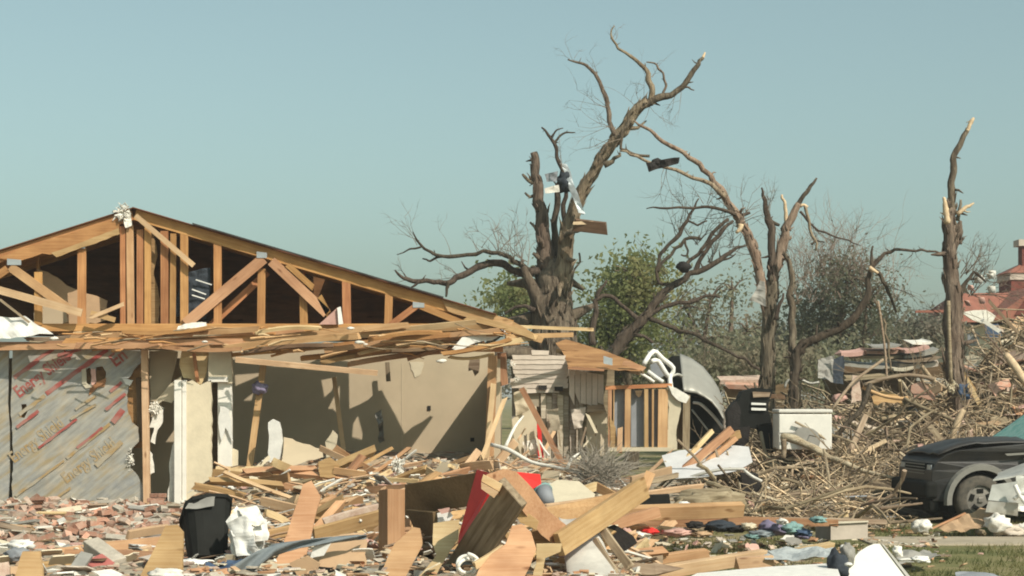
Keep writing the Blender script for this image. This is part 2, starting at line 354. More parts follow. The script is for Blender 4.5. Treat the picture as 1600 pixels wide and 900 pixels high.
def slab(name, loops, mapf, thick, mat, parent=None):
    """loops: outline and holes in 2-D; mapf -> world; thick: world vector"""
    flat = [[Vector((p[0], p[1], 0)) for p in lp] for lp in loops]
    tris = tessellate_polygon(flat)
    pts = [p for lp in loops for p in lp]; n = len(pts)
    v = [Vector(mapf(*p)) for p in pts]; th = Vector(thick)
    vs = v + [p+th for p in v]
    fs = []
    # orient the front so that it looks against thick
    a, b, c = tris[0]; nn = (v[b]-v[a]).cross(v[c]-v[a])
    flip = nn.dot(th) > 0
    for a, b, c in tris:
        fs.append((a, c, b) if flip else (a, b, c)); fs.append((a+n, b+n, c+n) if flip else (a+n, c+n, b+n))
    o = 0
    for lp in loops:
        k = len(lp)
        for i in range(k):
            j = (i+1) % k; fs.append((o+i, o+j, o+j+n, o+i+n))
        o += k
    return obj(name, vs, fs, mat, parent)
def panel(name, pts, Y, mat, t=0.03, parent=None, holes=(), th=None):
    if isinstance(Y, (int, float)): f = lambda x, y: P(x, y, Y)
    elif callable(Y): f = lambda x, y: P(x, y, Y(x, y))
    else: f = None
    return slab(name, [list(pts)]+[list(h) for h in holes], f, th or (0, t, 0), mat, parent)
def tube(pts, radii, sides=7, jit=0.0, rd=random, smooth_steps=3, cap=True):
    """round tapering limb through pts -> verts, faces"""
    pts = [Vector(p) for p in pts]; n = len(pts)
    cp = []; cr = []
    for i in range(n-1):
        p0 = pts[max(i-1, 0)]; p1 = pts[i]; p2 = pts[i+1]; p3 = pts[min(i+2, n-1)]
        for s in range(smooth_steps):
            t = s/smooth_steps
            cp.append(0.5*((2*p1)+(-p0+p2)*t+(2*p0-5*p1+4*p2-p3)*t*t+(-p0+3*p1-3*p2+p3)*t**3))
            cr.append(radii[i]+(radii[i+1]-radii[i])*t)
    cp.append(pts[-1]); cr.append(radii[-1])
    vs = []; fs = []; m = len(cp)
    ref = Vector((0, 1, 0.01)).normalized()
    for i in range(m):
        d = (cp[min(i+1, m-1)]-cp[max(i-1, 0)])
        d = d.normalized() if d.length > 1e-9 else Vector((0, 0, 1))
        u = ref-d*ref.dot(d)
        if u.length < 1e-3: u = Vector((1, 0, 0))-d*d.x
        u.normalize(); ref = u; w = d.cross(u)
        for k in range(sides):
            a = 2*math.pi*k/sides
            r = cr[i]*(1+(rd.uniform(-jit, jit) if jit else 0))
            vs.append(cp[i]+u*math.cos(a)*r+w*math.sin(a)*r)
    for i in range(m-1):
        for k in range(sides):
            a = i*sides+k; b = i*sides+(k+1) % sides
            fs.append((a, b, b+sides, a+sides))
    if cap:
        fs.append(tuple(range(sides-1, -1, -1))); fs.append(tuple((m-1)*sides+k for k in range(sides)))
    return vs, fs
class MB:
    def __init__(s): s.v = []; s.f = []; s.mi = []
    def add(s, vf, mi=0):
        o = len(s.v); s.v += list(vf[0]); s.f += [tuple(i+o for i in f) for f in vf[1]]; s.mi += [mi]*len(vf[1])
        return s
    def build(s, name, mat, parent=None, smooth=False):
        o = obj(name, s.v, s.f, mat if not isinstance(mat, list) else None, parent, smooth)
        if isinstance(mat, list):
            for m in mat: o.data.materials.append(m)
            o.data.polygons.foreach_set('material_index', s.mi)
        return o
def boxvf(c, size, rot=None):
    hx, hy, hz = (x/2 for x in size); c = Vector(c)
    vs = [Vector((a*hx, b*hy, d*hz)) for d in (-1, 1) for (a, b) in ((-1, -1), (1, -1), (1, 1), (-1, 1))]
    if rot is not None: vs = [rot @ v for v in vs]
    return [v+c for v in vs], [(3, 2, 1, 0), (4, 5, 6, 7), (0, 1, 5, 4), (1, 2, 6, 5), (2, 3, 7, 6), (3, 0, 4, 7)]
def crumple(name, c00, c10, c11, c01, mat, n=14, amp=0.05, freq=6, seed=0, parent=None, t=0.004):
    vs = []; fs = []
    nrm = (Vector(c10)-Vector(c00)).cross(Vector(c01)-Vector(c00)).normalized()
    for j in range(n+1):
        for i in range(n+1):
            u = i/n; v = j/n
            p = (Vector(c00)*(1-u)+Vector(c10)*u)*(1-v)+(Vector(c01)*(1-u)+Vector(c11)*u)*v
            q = p*freq+Vector((seed*7.3, seed*3.1, 0))
            k = noise.noise(q)+0.5*noise.noise(q*2.3)
            p = p+nrm*k*amp+Vector((noise.noise(q+Vector((9, 0, 0))), 0, noise.noise(q+Vector((0, 9, 0)))))*amp*0.5
            vs.append(p)
    for j in range(n):
        for i in range(n):
            a = j*(n+1)+i; fs.append((a, a+1, a+n+2, a+n+1))
    return solid(obj(name, vs, fs, mat, parent, smooth=False), t)
def lump(name, c, size, mat, seed=0, amp=0.35, freq=2.2, parent=None, sub=3, smooth=True):
    """crumpled heap: an icosphere folded by ridged noise"""
    import bmesh
    bm = bmesh.new(); bmesh.ops.create_icosphere(bm, subdivisions=sub, radius=1)
    vs = []
    for v in bm.verts:
        q = v.co*freq+Vector((seed*5.7, seed*2.9, seed))
        k = 1+amp*(noise.noise(q)*1.3+(0.35-abs(noise.noise(q*1.6)))*0.8)
        p = v.co*k
        vs.append(Vector((p.x*size[0], p.y*size[1], p.z*size[2]))+Vector(c))
    fs = [tuple(x.index for x in f.verts) for f in bm.faces]; bm.free()
    return obj(name, vs, fs, mat, parent, smooth)

def shreds(name, c, size, mat, seed=0, n=70, parent=None):
    """torn fluff: many small bent ribbons round a core"""
    rd = random.Random(seed); vs = []; fs = []
    for i in range(n):
        d = Vector((rd.gauss(0, 1), rd.gauss(0, 1), rd.gauss(0, 1))).normalized()
        p = Vector(c)+Vector((d.x*size[0], d.y*size[1], d.z*size[2]))*rd.uniform(.1, .85)
        t = (d+Vector((rd.gauss(0, .8), rd.gauss(0, .8), rd.gauss(-.2, .8)))).normalized(); w = t.cross(Vector((rd.gauss(0, 1), rd.gauss(0, 1), rd.gauss(0, 1)))).normalized()
        l = min(size)*rd.uniform(.35, 1.1); ww = l*rd.uniform(.25, .6); o = len(vs)
        for k in range(4):
            f = 1-.25*abs(k-1); vs += [p-w*ww*.5*f, p+w*ww*.5*f]
            p = p+t*l/3; t = (t+Vector((rd.gauss(0, .5), rd.gauss(0, .5), rd.gauss(-.15, .5)))).normalized(); w = (w+Vector((rd.gauss(0, .3), rd.gauss(0, .3), rd.gauss(0, .3)))).normalized()
        for k in range(3): fs.append((o+2*k, o+2*k+1, o+2*k+3, o+2*k+2))
    return solid(obj(name, vs, fs, mat, parent), .006)
def drape(name, c, size, mat, seed=0, parent=None):
    """crumpled sheeting with long folds"""
    import bmesh
    bm = bmesh.new(); bmesh.ops.create_icosphere(bm, subdivisions=5, radius=1); vs = []
    for v in bm.verts:
        q = Vector((v.co.x*2.2+v.co.z*1.3, v.co.y*2.2, v.co.z*.8-v.co.x*.7))*1.2+Vector((seed*5.7, seed*2.9, seed))
        f = abs(noise.noise(q*1.3)); g_ = abs(noise.noise(q*2.9+Vector((4, 2, 1)))); h = noise.noise(v.co*1.4+Vector((seed, 0, 0)))
        k = 1+.45*h-.75*(.3-f)*(f < .3)*1.6-.22*(.2-g_)*(g_ < .2)*4
        vs.append(Vector((v.co.x*size[0], v.co.y*size[1], v.co.z*size[2]))*k+Vector(c))
    fs = [tuple(x.index for x in f.verts) for f in bm.faces]; bm.free()
    return obj(name, vs, fs, mat, parent, True)
# ================================================================ ground
def sm(a, b, x):
    t = max(0, min(1, (x-a)/(b-a))); return t*t*(3-2*t)
def hgt(x, y):
    """height of the rubble over the lot"""
    e = 1-sm(0.6, 1.9, x-(y-14)*0.02)                    # rubble ends at the grass on the right
    z = 0.30*(1-sm(17.5, 20.5, y)) + 0.14*sm(19, 21, y) + 0.42*sm(23.5, 27, y)*sm(-5.2, -4.0, x) + 0.25*sm(27, 30, y)*sm(-5, -4, x)
    z += 0.10*noise.noise(Vector((x*1.3, y*1.3, 3)))+0.05*noise.noise(Vector((x*4, y*4, 7)))
    z *= e
    z2 = (0.35+0.3*noise.noise(Vector((x*1.1, y*0.9, 9))))*sm(0.2, 1.6, x)*sm(24.5, 26.5, y)*(1-sm(33, 36, y))*(1-sm(4.6, 5.6, x)*(1-sm(26.5, 28, y)))
    return max(z, z2*0.9, -0.02)
g = obj('ground', [(-2500, -200, 0), (2500, -200, 0), (2500, 4000, 0), (-2500, 4000, 0)], [(0, 1, 2, 3)], M['ground']); tag(g, kind='structure')
def sheet(name, x0, x1, y0, y1, nx, ny, hf, mat, kind, label=None, cat=None):
    vs = []; fs = []
    for j in range(ny+1):
        for i in range(nx+1):
            x = x0+(x1-x0)*i/nx; y = y0+(y1-y0)*j/ny
            vs.append((x, y, hf(x, y)))
    for j in range(ny):
        for i in range(nx):
            a = j*(nx+1)+i; fs.append((a, a+1, a+nx+2, a+nx+1))
    o = obj(name, vs, fs, mat); return tag(o, label, cat, kind=kind)
sheet('rubble', -12, 5.6, 11, 36, 150, 190, lambda x, y: hgt(x, y)-0.012+0.03*noise.noise(Vector((x*9, y*9, 1))) if hgt(x, y) > 0.02 else -0.03, M['rubble'], 'stuff',
      'trampled bed of broken bricks, plaster and splinters covering the lot', 'rubble')
# concrete path on the right
o = obj('path', *boxvf((11.0, 22.95, 0.0), (13.0, 1.15, 0.05)), M['concrete']); tag(o, kind='structure'); bevel(o, 0.015)

# ================================================================ ruined house
YF = 28.8
house = thing('ruined_house', 'wrecked single storey house with bare roof trusses and foil sheathed front wall', 'house', (-5.0, YF, 0))
# -- foil sheathed front wall
wall_l = torn([(-260, 543), (14, 543), (13, 600), (15, 700), (12, 812), (-260, 815)], 1.5, 30, 3)
panel('sheathing_panel', wall_l, YF+0.02, M['foil'], 0.03, house)
main = [(19, 543), (218, 545), (221, 566), (209, 578), (204, 588), (199, 592), (201, 606), (198, 618), (200, 645), (206, 660), (216, 668), (217, 690), (203, 704), (198, 716), (203, 730), (214, 742), (222, 757), (226, 790), (229, 806), (70, 812), (18, 815), (20, 700), (17, 640)]
h1 = [(134, 578), (140, 574), (144, 584), (141, 600), (136, 603), (133, 592)]
h2 = [(150, 574), (160, 572), (166, 582), (164, 596), (157, 604), (151, 598), (149, 586)]
h3 = [(33, 632), (41, 631), (43, 643), (38, 653), (30, 652), (34, 642)]
foil = panel('sheathing_panel', torn(main, 1.1, 7, 8, skip=(0,)), YF, M['foil'], 0.03, house, [h1, h2, h3])
# torn edges round the holes
for (pts, m_) in (([(127, 578), (134, 575), (135, 598), (143, 605), (134, 607), (128, 600)], 'cream'), ([(142, 576), (149, 577), (150, 600), (143, 602)], 'pink'),
                  ([(150, 597), (166, 590), (163, 604), (152, 606), (139, 618), (140, 608)], 'ply'), ([(190, 590), (208, 594), (203, 603), (196, 600)], 'white')):
    panel('torn_facing', torn(pts, 0.8, 6, 5), YF-0.02, M[m_], 0.012, foil)
panel('backing_panel', [(120, 560), (224, 560), (226, 700), (190, 700), (190, 620), (20, 680), (20, 610)], YF+0.14, M['ply'], 0.02, house)
# printed lettering, running up to the right
def lettering(txt, px, py, size, ang, mat, parent, sx=1.0):
    cu = bpy.data.curves.new('lettering', 'FONT'); cu.body = txt; cu.size = size; cu.extrude = 0.001; cu.offset = 0.006; cu.resolution_u = 3
    t = bpy.data.objects.new('tmp', cu); COL.objects.link(t)
    bpy.context.view_layer.update()
    me = bpy.data.meshes.new_from_object(t); bpy.data.objects.remove(t)
    p = P(px, py, YF-0.006)
    m = Matrix.Translation(p) @ Matrix.Rotation(R(90), 4, 'X') @ Matrix.Rotation(R(ang), 4, 'Z') @ Matrix.Diagonal((sx, 1, 1, 1))
    me.materials.clear()
    return put('lettering', me, mat, m, parent)
ANG = 37
for (tx, x, y, s, mt) in (('Energy Shield', 30, 622, 0.28, 'ink_red'), ('Energy Shield', 22, 724, 0.27, 'ink_ochre'),
                          ('Energy Shield', 104, 756, 0.27, 'ink_ochre')):
    if s: lettering(tx, x, y, s, ANG, M[mt], foil, 0.70)
lettering('En', 180, 574, 0.30, ANG, M['ink_red'], foil, 0.9)
_bar = [0.0]
def bar(x1, y1, x2, y2, w, mt):
    dx, dy = x2-x1, y2-y1; l = math.hypot(dx, dy); nx, ny = -dy/l*w/2, dx/l*w/2
    pts = torn([(x1+nx, y1+ny), (x2+nx, y2+ny), (x2-nx, y2-ny), (x1-nx, y1-ny)], 0.7, 7, int(x1))
    _bar[0] += .0012; panel('printed_stripe', pts, YF-0.009-_bar[0], M[mt], 0.0009, foil)
for a in ((72, 615, 168, 546, 7, 'ink_red'), (30, 648, 70, 618, 6, 'ink_ochre'), (58, 562, 84, 545, 5, 'ink_red'), (22, 590, 60, 562, 7, 'ink_red'), (90, 556, 126, 546, 5, 'ink_red'),
          (100, 562, 112, 553, 5, 'ink_red'), (172, 612, 190, 597, 5, 'ink_red'), (104, 716, 172, 662, 5, 'ink_ochre'), (24, 775, 100, 720, 4, 'ink_ochre'), (118, 640, 150, 618, 4, 'ink_ochre'),
          (150, 728, 190, 690, 8, 'ink_ochre'), (60, 800, 110, 762, 4, 'ink_ochre'), (110, 655, 150, 632, 4, 'ink_ochre'), (176, 660, 192, 640, 9, 'ink_red'), (60, 700, 120, 655, 4, 'ink_red'), (120, 700, 160, 668, 4, 'ink_red'), (26, 668, 60, 642, 5, 'ink_red'), (165, 640, 196, 615, 5, 'ink_red')):
    bar(*a)
tag(foil, 'foil faced sheathing panel printed with slanting red lettering')
# -- framing of the wall
pxbeam('stud', 226, 546, YF-0.03, 230, 796, YF-0.03, 10, M['pine_pale'], 0.09, 0, house, jag=0.01)
pxbeam('stud', 217, 590, YF+0.12, 219, 690, YF+0.12, 7, M['dark_wood'], 0.09, 0, house)
pxbeam('wall_plate', -260, 541, YF+0.05, 560, 541, YF+0.05, 8, M['pine'], 0.14, 0, house)
pxbeam('wall_plate', 560, 543, YF+0.2, 786, 546, YF+0.2, 8, M['truss'], 0.14, 0, house)
# -- doorway: torn plaster on the left, boxed white frame on the right
panel('plaster_panel', torn([(233, 548), (278, 549), (272, 580), (262, 612), (250, 640), (236, 652)], 1.5, 9, 7), YF+0.35, M['drywall_tan'], 0.02, house)
panel('plaster_panel', torn([(236, 640), (247, 622), (256, 612), (268, 598), (283, 588), (279, 612), (268, 630), (254, 626)], 1.5, 7, 8), lambda x, y: YF+0.25-(x-236)*0.004, M['drywall_cream'], 0.015, house)
shreds('torn_insulation', P(240, 637, YF+0.05), (0.13, 0.1, 0.1), M['white_cloth'], 3, 80, parent=house)
panel('torn_facing', torn([(233, 668), (244, 630), (255, 640), (254, 660), (246, 672), (242, 694), (235, 690), (241, 668)], 1, 6, 2), YF+0.1, M['white_cloth'], 0.03, house)
panel('torn_facing', torn([(231, 700), (238, 710), (241, 738), (233, 742)], 1, 6, 4), YF+0.06, M['white_cloth'], 0.03, house)
shreds('torn_insulation', P(204, 718, YF-0.02), (0.07, 0.05, 0.22), M['white_cloth'], 5, 80, parent=house)
# inner partition keeping the doorway dark
X0, X1 = P(235, 0, YF+1.5).x, P(292, 0, YF+1.5).x
obj('partition', *boxvf(((X0-1.5), YF+1.6, 1.25), (4.6, 0.1, 2.5)), M['drywall_tan'], house)
# frame of the doorway: trim, jamb, second jamb with header
def pbox(name, px0, py0, px1, py1, Y, d, mat, parent, bv=0.0):
    a = P(px0, py1, Y); b = P(px1, py0, Y)
    o = obj(name, *boxvf(((a.x+b.x)/2, Y+d/2, (a.z+b.z)/2), (b.x-a.x, d, b.z-a.z)), mat, parent)
    return bevel(o, bv) if bv else o
pbox('door_trim', 272, 594, 283, 797, YF-0.15, 0.12, M['white_paint'], house, 0.008)
pbox('door_trim', 284.5, 594, 291, 797, YF-0.11, 0.1, M['white_paint'], house, 0.006)
panel('door_jamb', torn([(291.5, 597), (300, 594), (312, 602), (322, 597), (330, 594), (330, 798), (291.5, 798)], 1.2, 10, 4, skip=(5, 6)), YF-0.09, M['drywall_cream'], 0.12, house)
pbox('door_jamb', 340, 592, 362, 797, YF+0.02, 0.12, M['white_paint'], house, 0.01)
panel('header', torn([(326, 550), (361, 548), (363, 599), (354, 599), (353, 597), (326, 597)], 0.8, 9, 6, skip=(1,)), YF-0.04, M['drywall_cream'], 0.14, house)
pbox('header_trim', 325, 589, 356, 597, YF-0.09, 0.06, M['white_paint'], house, 0.006)
panel('plaster_panel', torn([(344, 632), (358, 640), (364, 690), (352, 668), (346, 690), (341, 660)], 1, 8, 6), YF-0.03, M['white'], 0.02, house)
pbox('door_jamb', 331, 598, 339, 797, YF+0.3, 0.06, M['dark_wood'], house)  # dark wood strip painting the shade in the recess between the jambs
panel('exposed_framing', torn([(284, 548), (326, 547), (323, 580), (315, 600), (305, 602), (298, 592), (286, 590), (280, 570)], 1, 10, 2), YF+0.08, M['pine_pale'], 0.05, house)
pxbeam('cripple_stud', 303, 552, YF+0.0, 309, 597, YF+0.0, 5, M['truss'], 0.05, 0, house)
panel('plaster_panel', torn([(266, 715), (272, 690), (276, 690), (277, 800), (262, 800), (264, 760)], 1.5, 8, 9), YF-0.02, M['white_cloth'], 0.03, house)
panel('plaster_panel', torn([(362, 700), (372, 704), (373, 742), (365, 790), (361, 790)], 1.0, 8, 9), YF+0.1, M['drywall_cream'], 0.03, house)
# -- open room: back wall, side wall, end post
YB = 33.0
XL, XR = P(225, 0, YB).x, P(773, 0, YB).x
back = obj('room_wall', *boxvf(((XL+XR)/2, YB+0.06, 1.36), (XR-XL, 0.12, 2.72)), M['drywall_tan'], house)
obj('room_wall', *boxvf((XR+0.07, (YF+YB)/2+0.15, 1.23), (0.12, YB-YF-0.2, 2.46)), M['drywall_tan'], house)
for px in (628,):
    pxbeam('panel_seam', px, 568, YB-0.006, px+0.2, 740, YB-0.006, 0.5, M['drywall_cream'], 0.004, 0, house)
pxbeam('post', 770, 556, YF+0.05, 764, 735, YF+0.05, 13, M['pine'], 0.1, 0.15, house, jag=0.01)
pxbeam('post', 784, 552, YF+0.3, 787, 602, YF+0.3, 13, M['pine_red'], 0.1, 0.15, house, jag=0.02)
pxbeam('post', 771, 600, YF-0.05, 759, 728, YF-0.05, 8, M['pine_pale'], 0.05, 0.1, house, jag=0.02)
# bits hanging from the open room's ceiling line
pxbeam('hanging_lath', 605, 566, YB-0.3, 607, 596, YB-0.3, 7, M['old_wood'], 0.03, 0, house)
panel('hanging_scrap', torn([(734, 560), (750, 558), (748, 582), (742, 588), (738, 578), (732, 580)], 1, 6, 1), YF+1.2, M['old_wood'], 0.02, house)
# -- roof
XA = P(212, 0, YF).x; ZA = CZ+(HY-327)/F*YF
SR, SL = 0.294, 0.318
def roof_z(x): return ZA-SR*(x-XA) if x > XA else ZA-SL*(XA-x)
def shadow_to_roof(px, py):
    """roof point whose shadow the sun throws on this spot of the room's back wall"""
    p = P(px, py, YB); q = p.copy(); s = -SD
    # z + k*s.z = ZA - SR*(x + k*s.x - XA)
    k = (ZA-SR*(p.x-XA)-p.z)/(s.z+SR*s.x)
    q = p+s*k
    return (q.x, q.y)
edge = [(-40, 600), (200, 585), (330, 560), (366, 563), (430, 574), (470, 575), (497, 562), (545, 566), (546, 640), (560, 634), (575, 626), (590, 612), (597, 611), (601, 620), (618, 650), (632, 679), (645, 668), (660, 660), (672, 651), (671, 687), (700, 690), (760, 705), (800, 712)]  # unseen back edge, shaped so the deck's shadow peaks on the wall
pts = [shadow_to_roof(*e) for e in edge]
xe = P(776, 0, YF).x
XLr = P(-300, 0, YF).x
back_edge = [(max(XA, x), y) for x, y in pts if x > XA and x < xe]
outline = [(XA, YF-0.25), (xe, YF-0.25), (xe, back_edge[-1][1])] + back_edge[::-1] + [(XA, back_edge[0][1])]
holes = []  # unseen holes added to throw sun patches on the room wall
for hp in ([(366, 640), (386, 641), (378, 662), (367, 690)], [(502, 594), (527, 589), (518, 612), (507, 622)], [(512, 640), (531, 602), (530, 650), (520, 640)], [(367, 586), (418, 582), (390, 595), (368, 604)], [(379, 627), (396, 614), (393, 627)], [(552, 662), (559, 650), (569, 686), (549, 697)]):
    q = [shadow_to_roof(*e) for e in hp]
    holes.append(q)
zr = lambda x, y: Vector((x, y, roof_z(x)))
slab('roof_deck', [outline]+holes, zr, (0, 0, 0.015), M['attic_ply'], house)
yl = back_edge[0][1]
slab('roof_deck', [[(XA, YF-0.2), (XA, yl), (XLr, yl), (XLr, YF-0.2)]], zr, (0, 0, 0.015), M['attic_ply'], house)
shx0, shx1 = P(305, 0, YF).x, P(694, 0, YF).x
sh = torn([(shx0, YF-0.27), (shx1, YF-0.27), (shx1-0.3, YF+1.6), (shx0, YF+1.7)], 0.03, 0.25, 3)
slab('shingle_cover', [sh], lambda x, y: Vector((x, y, roof_z(x)+0.018)), (0, 0, 0.022), M['shingle'], house)
# added panel closing the attic so the view behind the trusses stays dark
aw = [(XLr, 2.95), (xe-0.2, 2.75), (xe-0.5, roof_z(xe-0.5)-0.03), (XA, ZA-0.03), (XLr, roof_z(XLr)-0.03)]
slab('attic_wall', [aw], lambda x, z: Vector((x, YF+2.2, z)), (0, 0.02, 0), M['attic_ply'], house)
ceil = obj('attic_floor', *boxvf(((XLr+XA+1.3)/2, YF+1.15, 2.66), (XA+1.3-XLr, 2.1, 0.03)), M['drywall_tan'], house)
def rafter(x1, x2, Y, w, h, mat, parent, drop=0.0):
    A = Vector((x1, Y, roof_z(x1)-h/2-0.01-drop)); B = Vector((x2, Y, roof_z(x2)-h/2-0.01-drop))
    return beam('rafter', A, B, w, h, mat, Vector((0, 0, 1)), 0, parent, jag=0.01)
def truss(Y, front):
    t = put('roof_truss', None, None, Matrix.Translation(Vector((XA, Y, 2.8))), house)
    m = M['truss']
    rafter(XA+0.02, xe+0.25, Y, 0.045, 0.17, m, t); rafter(XA-0.02, XLr, Y, 0.045, 0.17, m, t)
    a = P(-300, 512, YF); b = P(775, 512, YF)
    beam('bottom_chord', Vector((a.x, Y, a.z)), Vector((b.x, Y, b.z)), 0.045, 0.12, m, None, 0, t)
    return t, m
def web(t, m, Y, x1, y1, x2, y2, w, tk=0.04, jag=0.0):
    return pxbeam('web', x1, y1, Y, x2, y2, Y, w, m, tk, 0, t, jag=jag)
Y1 = YF-0.12
t1, m1 = truss(Y1, True)
tp = M['pine']
for (x, yt, w, mm) in ((128, 377, 13, m1), (192, 350, 8, m1), (203, 348, 11, tp), (219, 355, 10, m1), (231, 352, 10, m1), (257, 357, 12, m1), (271, 361, 9, m1), (288, 360, 12, m1), (340, 376, 12, m1), (541, 434, 13, m1), (608, 455, 12, m1)):
    web(t1, mm, Y1, x, yt+4, x+random.uniform(-2, 2), 510, w)
web(t1, m1, Y1+0.05, 409, 420, 408, 508, 12); web(t1, m1, Y1+0.05, 474, 462, 475, 508, 12)
web(t1, tp, Y1-0.045, 412, 404, 290, 506, 17); web(t1, m1, Y1+0.3, 418, 425, 330, 508, 11)
web(t1, tp, Y1-0.045, 424, 408, 511, 490, 15); web(t1, m1, Y1-0.06, 452, 416, 490, 450, 9, jag=0.05); web(t1, m1, Y1-0.045, 500, 465, 514, 492, 9, jag=0.04)
web(t1, m1, Y1-0.045, 652, 477, 610, 508, 10); web(t1, m1, Y1-0.045, 657, 478, 725, 506, 10)
web(t1, tp, Y1-0.045, 16, 417, 112, 486, 14); web(t1, m1, Y1-0.02, 60, 425, 60, 508, 12); web(t1, m1, Y1-0.045, -60, 470, 12, 420, 12)
for (x, y, w, h) in ((409, 398, 16, 10), (654, 476, 18, 9), (22, 409, 22, 10), (128, 384, 10, 8)):
    panel('nail_plate', [(x-w/2, y-h/2), (x+w/2, y-h/2+2), (x+w/2, y+h/2), (x-w/2, y+h/2)], Y1-0.075, M['galv'], 0.004, t1)
# wide splintered sheathing strip near the ridge
panel('web', torn([(226, 360), (240, 358), (246, 400), (240, 430), (248, 460), (249, 508), (226, 508), (228, 470), (222, 440)], 1.5, 8, 12), Y1+0.12, M['pine_red'], 0.02, t1)
for k, yy in enumerate((0.5, 1.05, 1.6)):
    t2, m2 = truss(YF+yy, False)
    for x in (60, 128, 200, 270, 340, 409, 475, 541, 608):
        z0 = roof_z(P(x, 0, YF+yy).x)
        if z0 > 3.1: beam('web', Vector((P(x, 0, YF+yy).x, YF+yy, 2.9)), Vector((P(x, 0, YF+yy).x, YF+yy, z0-0.1)), 0.04, 0.09, m2, Vector((0, -1, 0)), 0, t2)
# ridge end: broken rafter sheathing on the left slope
panel('sheathing_scrap', torn([(-10, 404), (170, 345), (186, 348), (186, 362), (86, 398), (66, 396), (30, 408)], 1.2, 10, 5), Y1-0.06, M['truss'], 0.015, house)
panel('sheathing_scrap', torn([(80, 395), (110, 385), (185, 356), (187, 366), (120, 390), (88, 402)], 1.0, 9, 6), Y1-0.09, M['pine'], 0.012, house)
# eave tail on the right
panel('fascia', torn([(690, 468), (792, 497), (850, 528), (846, 536), (780, 512), (700, 486)], 1.2, 14, 3), Y1-0.06, M['pine'], 0.03, house)
# things in the attic
def top(o, l, c, gp=None): return tag(o, l, c, gp)
top(panel('cardboard_sheet', torn([(58, 420), (82, 430), (104, 446), (118, 452), (150, 462), (168, 470), (168, 500), (110, 512), (68, 512), (76, 480), (60, 455)], 2, 8, 3), lambda x, y: YF+0.45-(y-420)*0.001, M['cardboard'], 0.02), 'torn brown cardboard sheet standing in the attic left of the ridge post', 'cardboard')
top(panel('plaster_scrap', torn([(55, 480), (70, 470), (102, 480), (106, 502), (72, 512), (52, 506)], 1.5, 8, 4), YF+0.25, M['drywall_tan'], 0.02), 'tan plaster scrap low in the attic at the left', 'plaster scrap')
jb = thing('dark_jacket', 'dark clothing with pale stripes draped among the attic trusses', 'clothing', tuple(P(303, 488, YF+0.1)))
crumple('cloth', P(284, 426, YF+0.05), P(330, 418, YF+0.05), P(326, 478, YF-0.05), P(270, 496, YF-0.05), M['denim'], 16, 0.05, 5, 2, jb, 0.02)
crumple('cloth', P(300, 470, YF+0.02), P(330, 455, YF+0.02), P(322, 498, YF), P(282, 503, YF), M['denim'], 12, 0.05, 5, 4, jb, 0.02)
for a in ((306, 437, 331, 445), (300, 452, 322, 460), (300, 461, 320, 467)):
    pxbeam('stripe', a[0], a[1], YF-0.09, a[2], a[3], YF-0.09, 1.8, M['white'], 0.01, 0, jb)
top(shreds('fluff', P(190, 331, YF-0.15), (0.15, 0.12, 0.16), M['white_cloth'], 7, 80), 'white tuft of torn insulation caught on the ridge', 'insulation')
top(crumple('rag', P(188, 330, YF-0.2), P(203, 326, YF-0.2), P(206, 354, YF-0.22), P(196, 356, YF-0.22), M['white_cloth'], 9, 0.05, 7, 5), 'strip of white rag hanging down the ridge post', 'rag')
top(crumple('white_tarp', P(-30, 492, YF-0.3), P(40, 497, YF-0.3), P(84, 522, YF-0.45), P(-30, 530, YF-0.5), M['white'], 20, 0.08, 3, 6), 'crumpled white plastic sheet lying on the wall top at far left', 'plastic sheet')
top(crumple('rag', P(280, 508, YF-0.3), P(322, 504, YF-0.3), P(325, 514, YF-0.4), P(276, 515, YF-0.4), M['white_cloth'], 12, 0.04, 6, 8), 'small white rag on the lumber under the dark clothing', 'rag')
top(panel('plaster_scrap', [(498, 507), (528, 480), (533, 507)], YF-0.25, M['pink'], 0.05), 'small grey pink triangular board standing on the lumber pile', 'board')
top(panel('white_offcut', [(527, 481), (532, 479), (536, 506), (529, 507)], YF-0.3, M['white'], 0.04), 'narrow white offcut standing beside the triangular board', 'offcut')
top(panel('paper_sheet', torn([(706, 545), (722, 527), (752, 521), (784, 510), (790, 518), (768, 532), (742, 536), (716, 548)], 1.2, 9, 2), lambda x, y: YF-0.5+(x-706)*0.003, M['white'], 0.015), 'crumpled white paper board on the right end of the lumber pile', 'board')
# loose diagonal timbers in the gable
top(pxbeam('timber', 212, 337, Y1-0.12, 303, 415, Y1-0.12, 8, M['pine_pale'], 0.04), 'pale loose timber slanting down from the ridge to the dark clothing', 'timber')
top(pxbeam('timber', -20, 448, Y1-0.25, 128, 489, Y1-0.2, 12, M['pine_pale'], 0.04), 'long pale timber slanting across the left of the gable', 'timber')
top(pxbeam('timber', 140, 497, Y1-0.28, 196, 474, Y1-0.28, 6, M['pine_pale'], 0.03, jag=0.05), 'short splintered pale timber beside the ridge post', 'timber')
top(pxbeam('timber', 142, 489, Y1-0.24, 180, 500, Y1-0.24, 8, M['pine'], 0.03), 'short timber lying under the splintered one beside the ridge post', 'timber')
top(pxbeam('timber', 0, 468, Y1-0.3, 46, 504, Y1-0.3, 3.5, M['old_wood'], 0.02), 'thin grey lath slanting down to the white plastic sheet', 'lath')
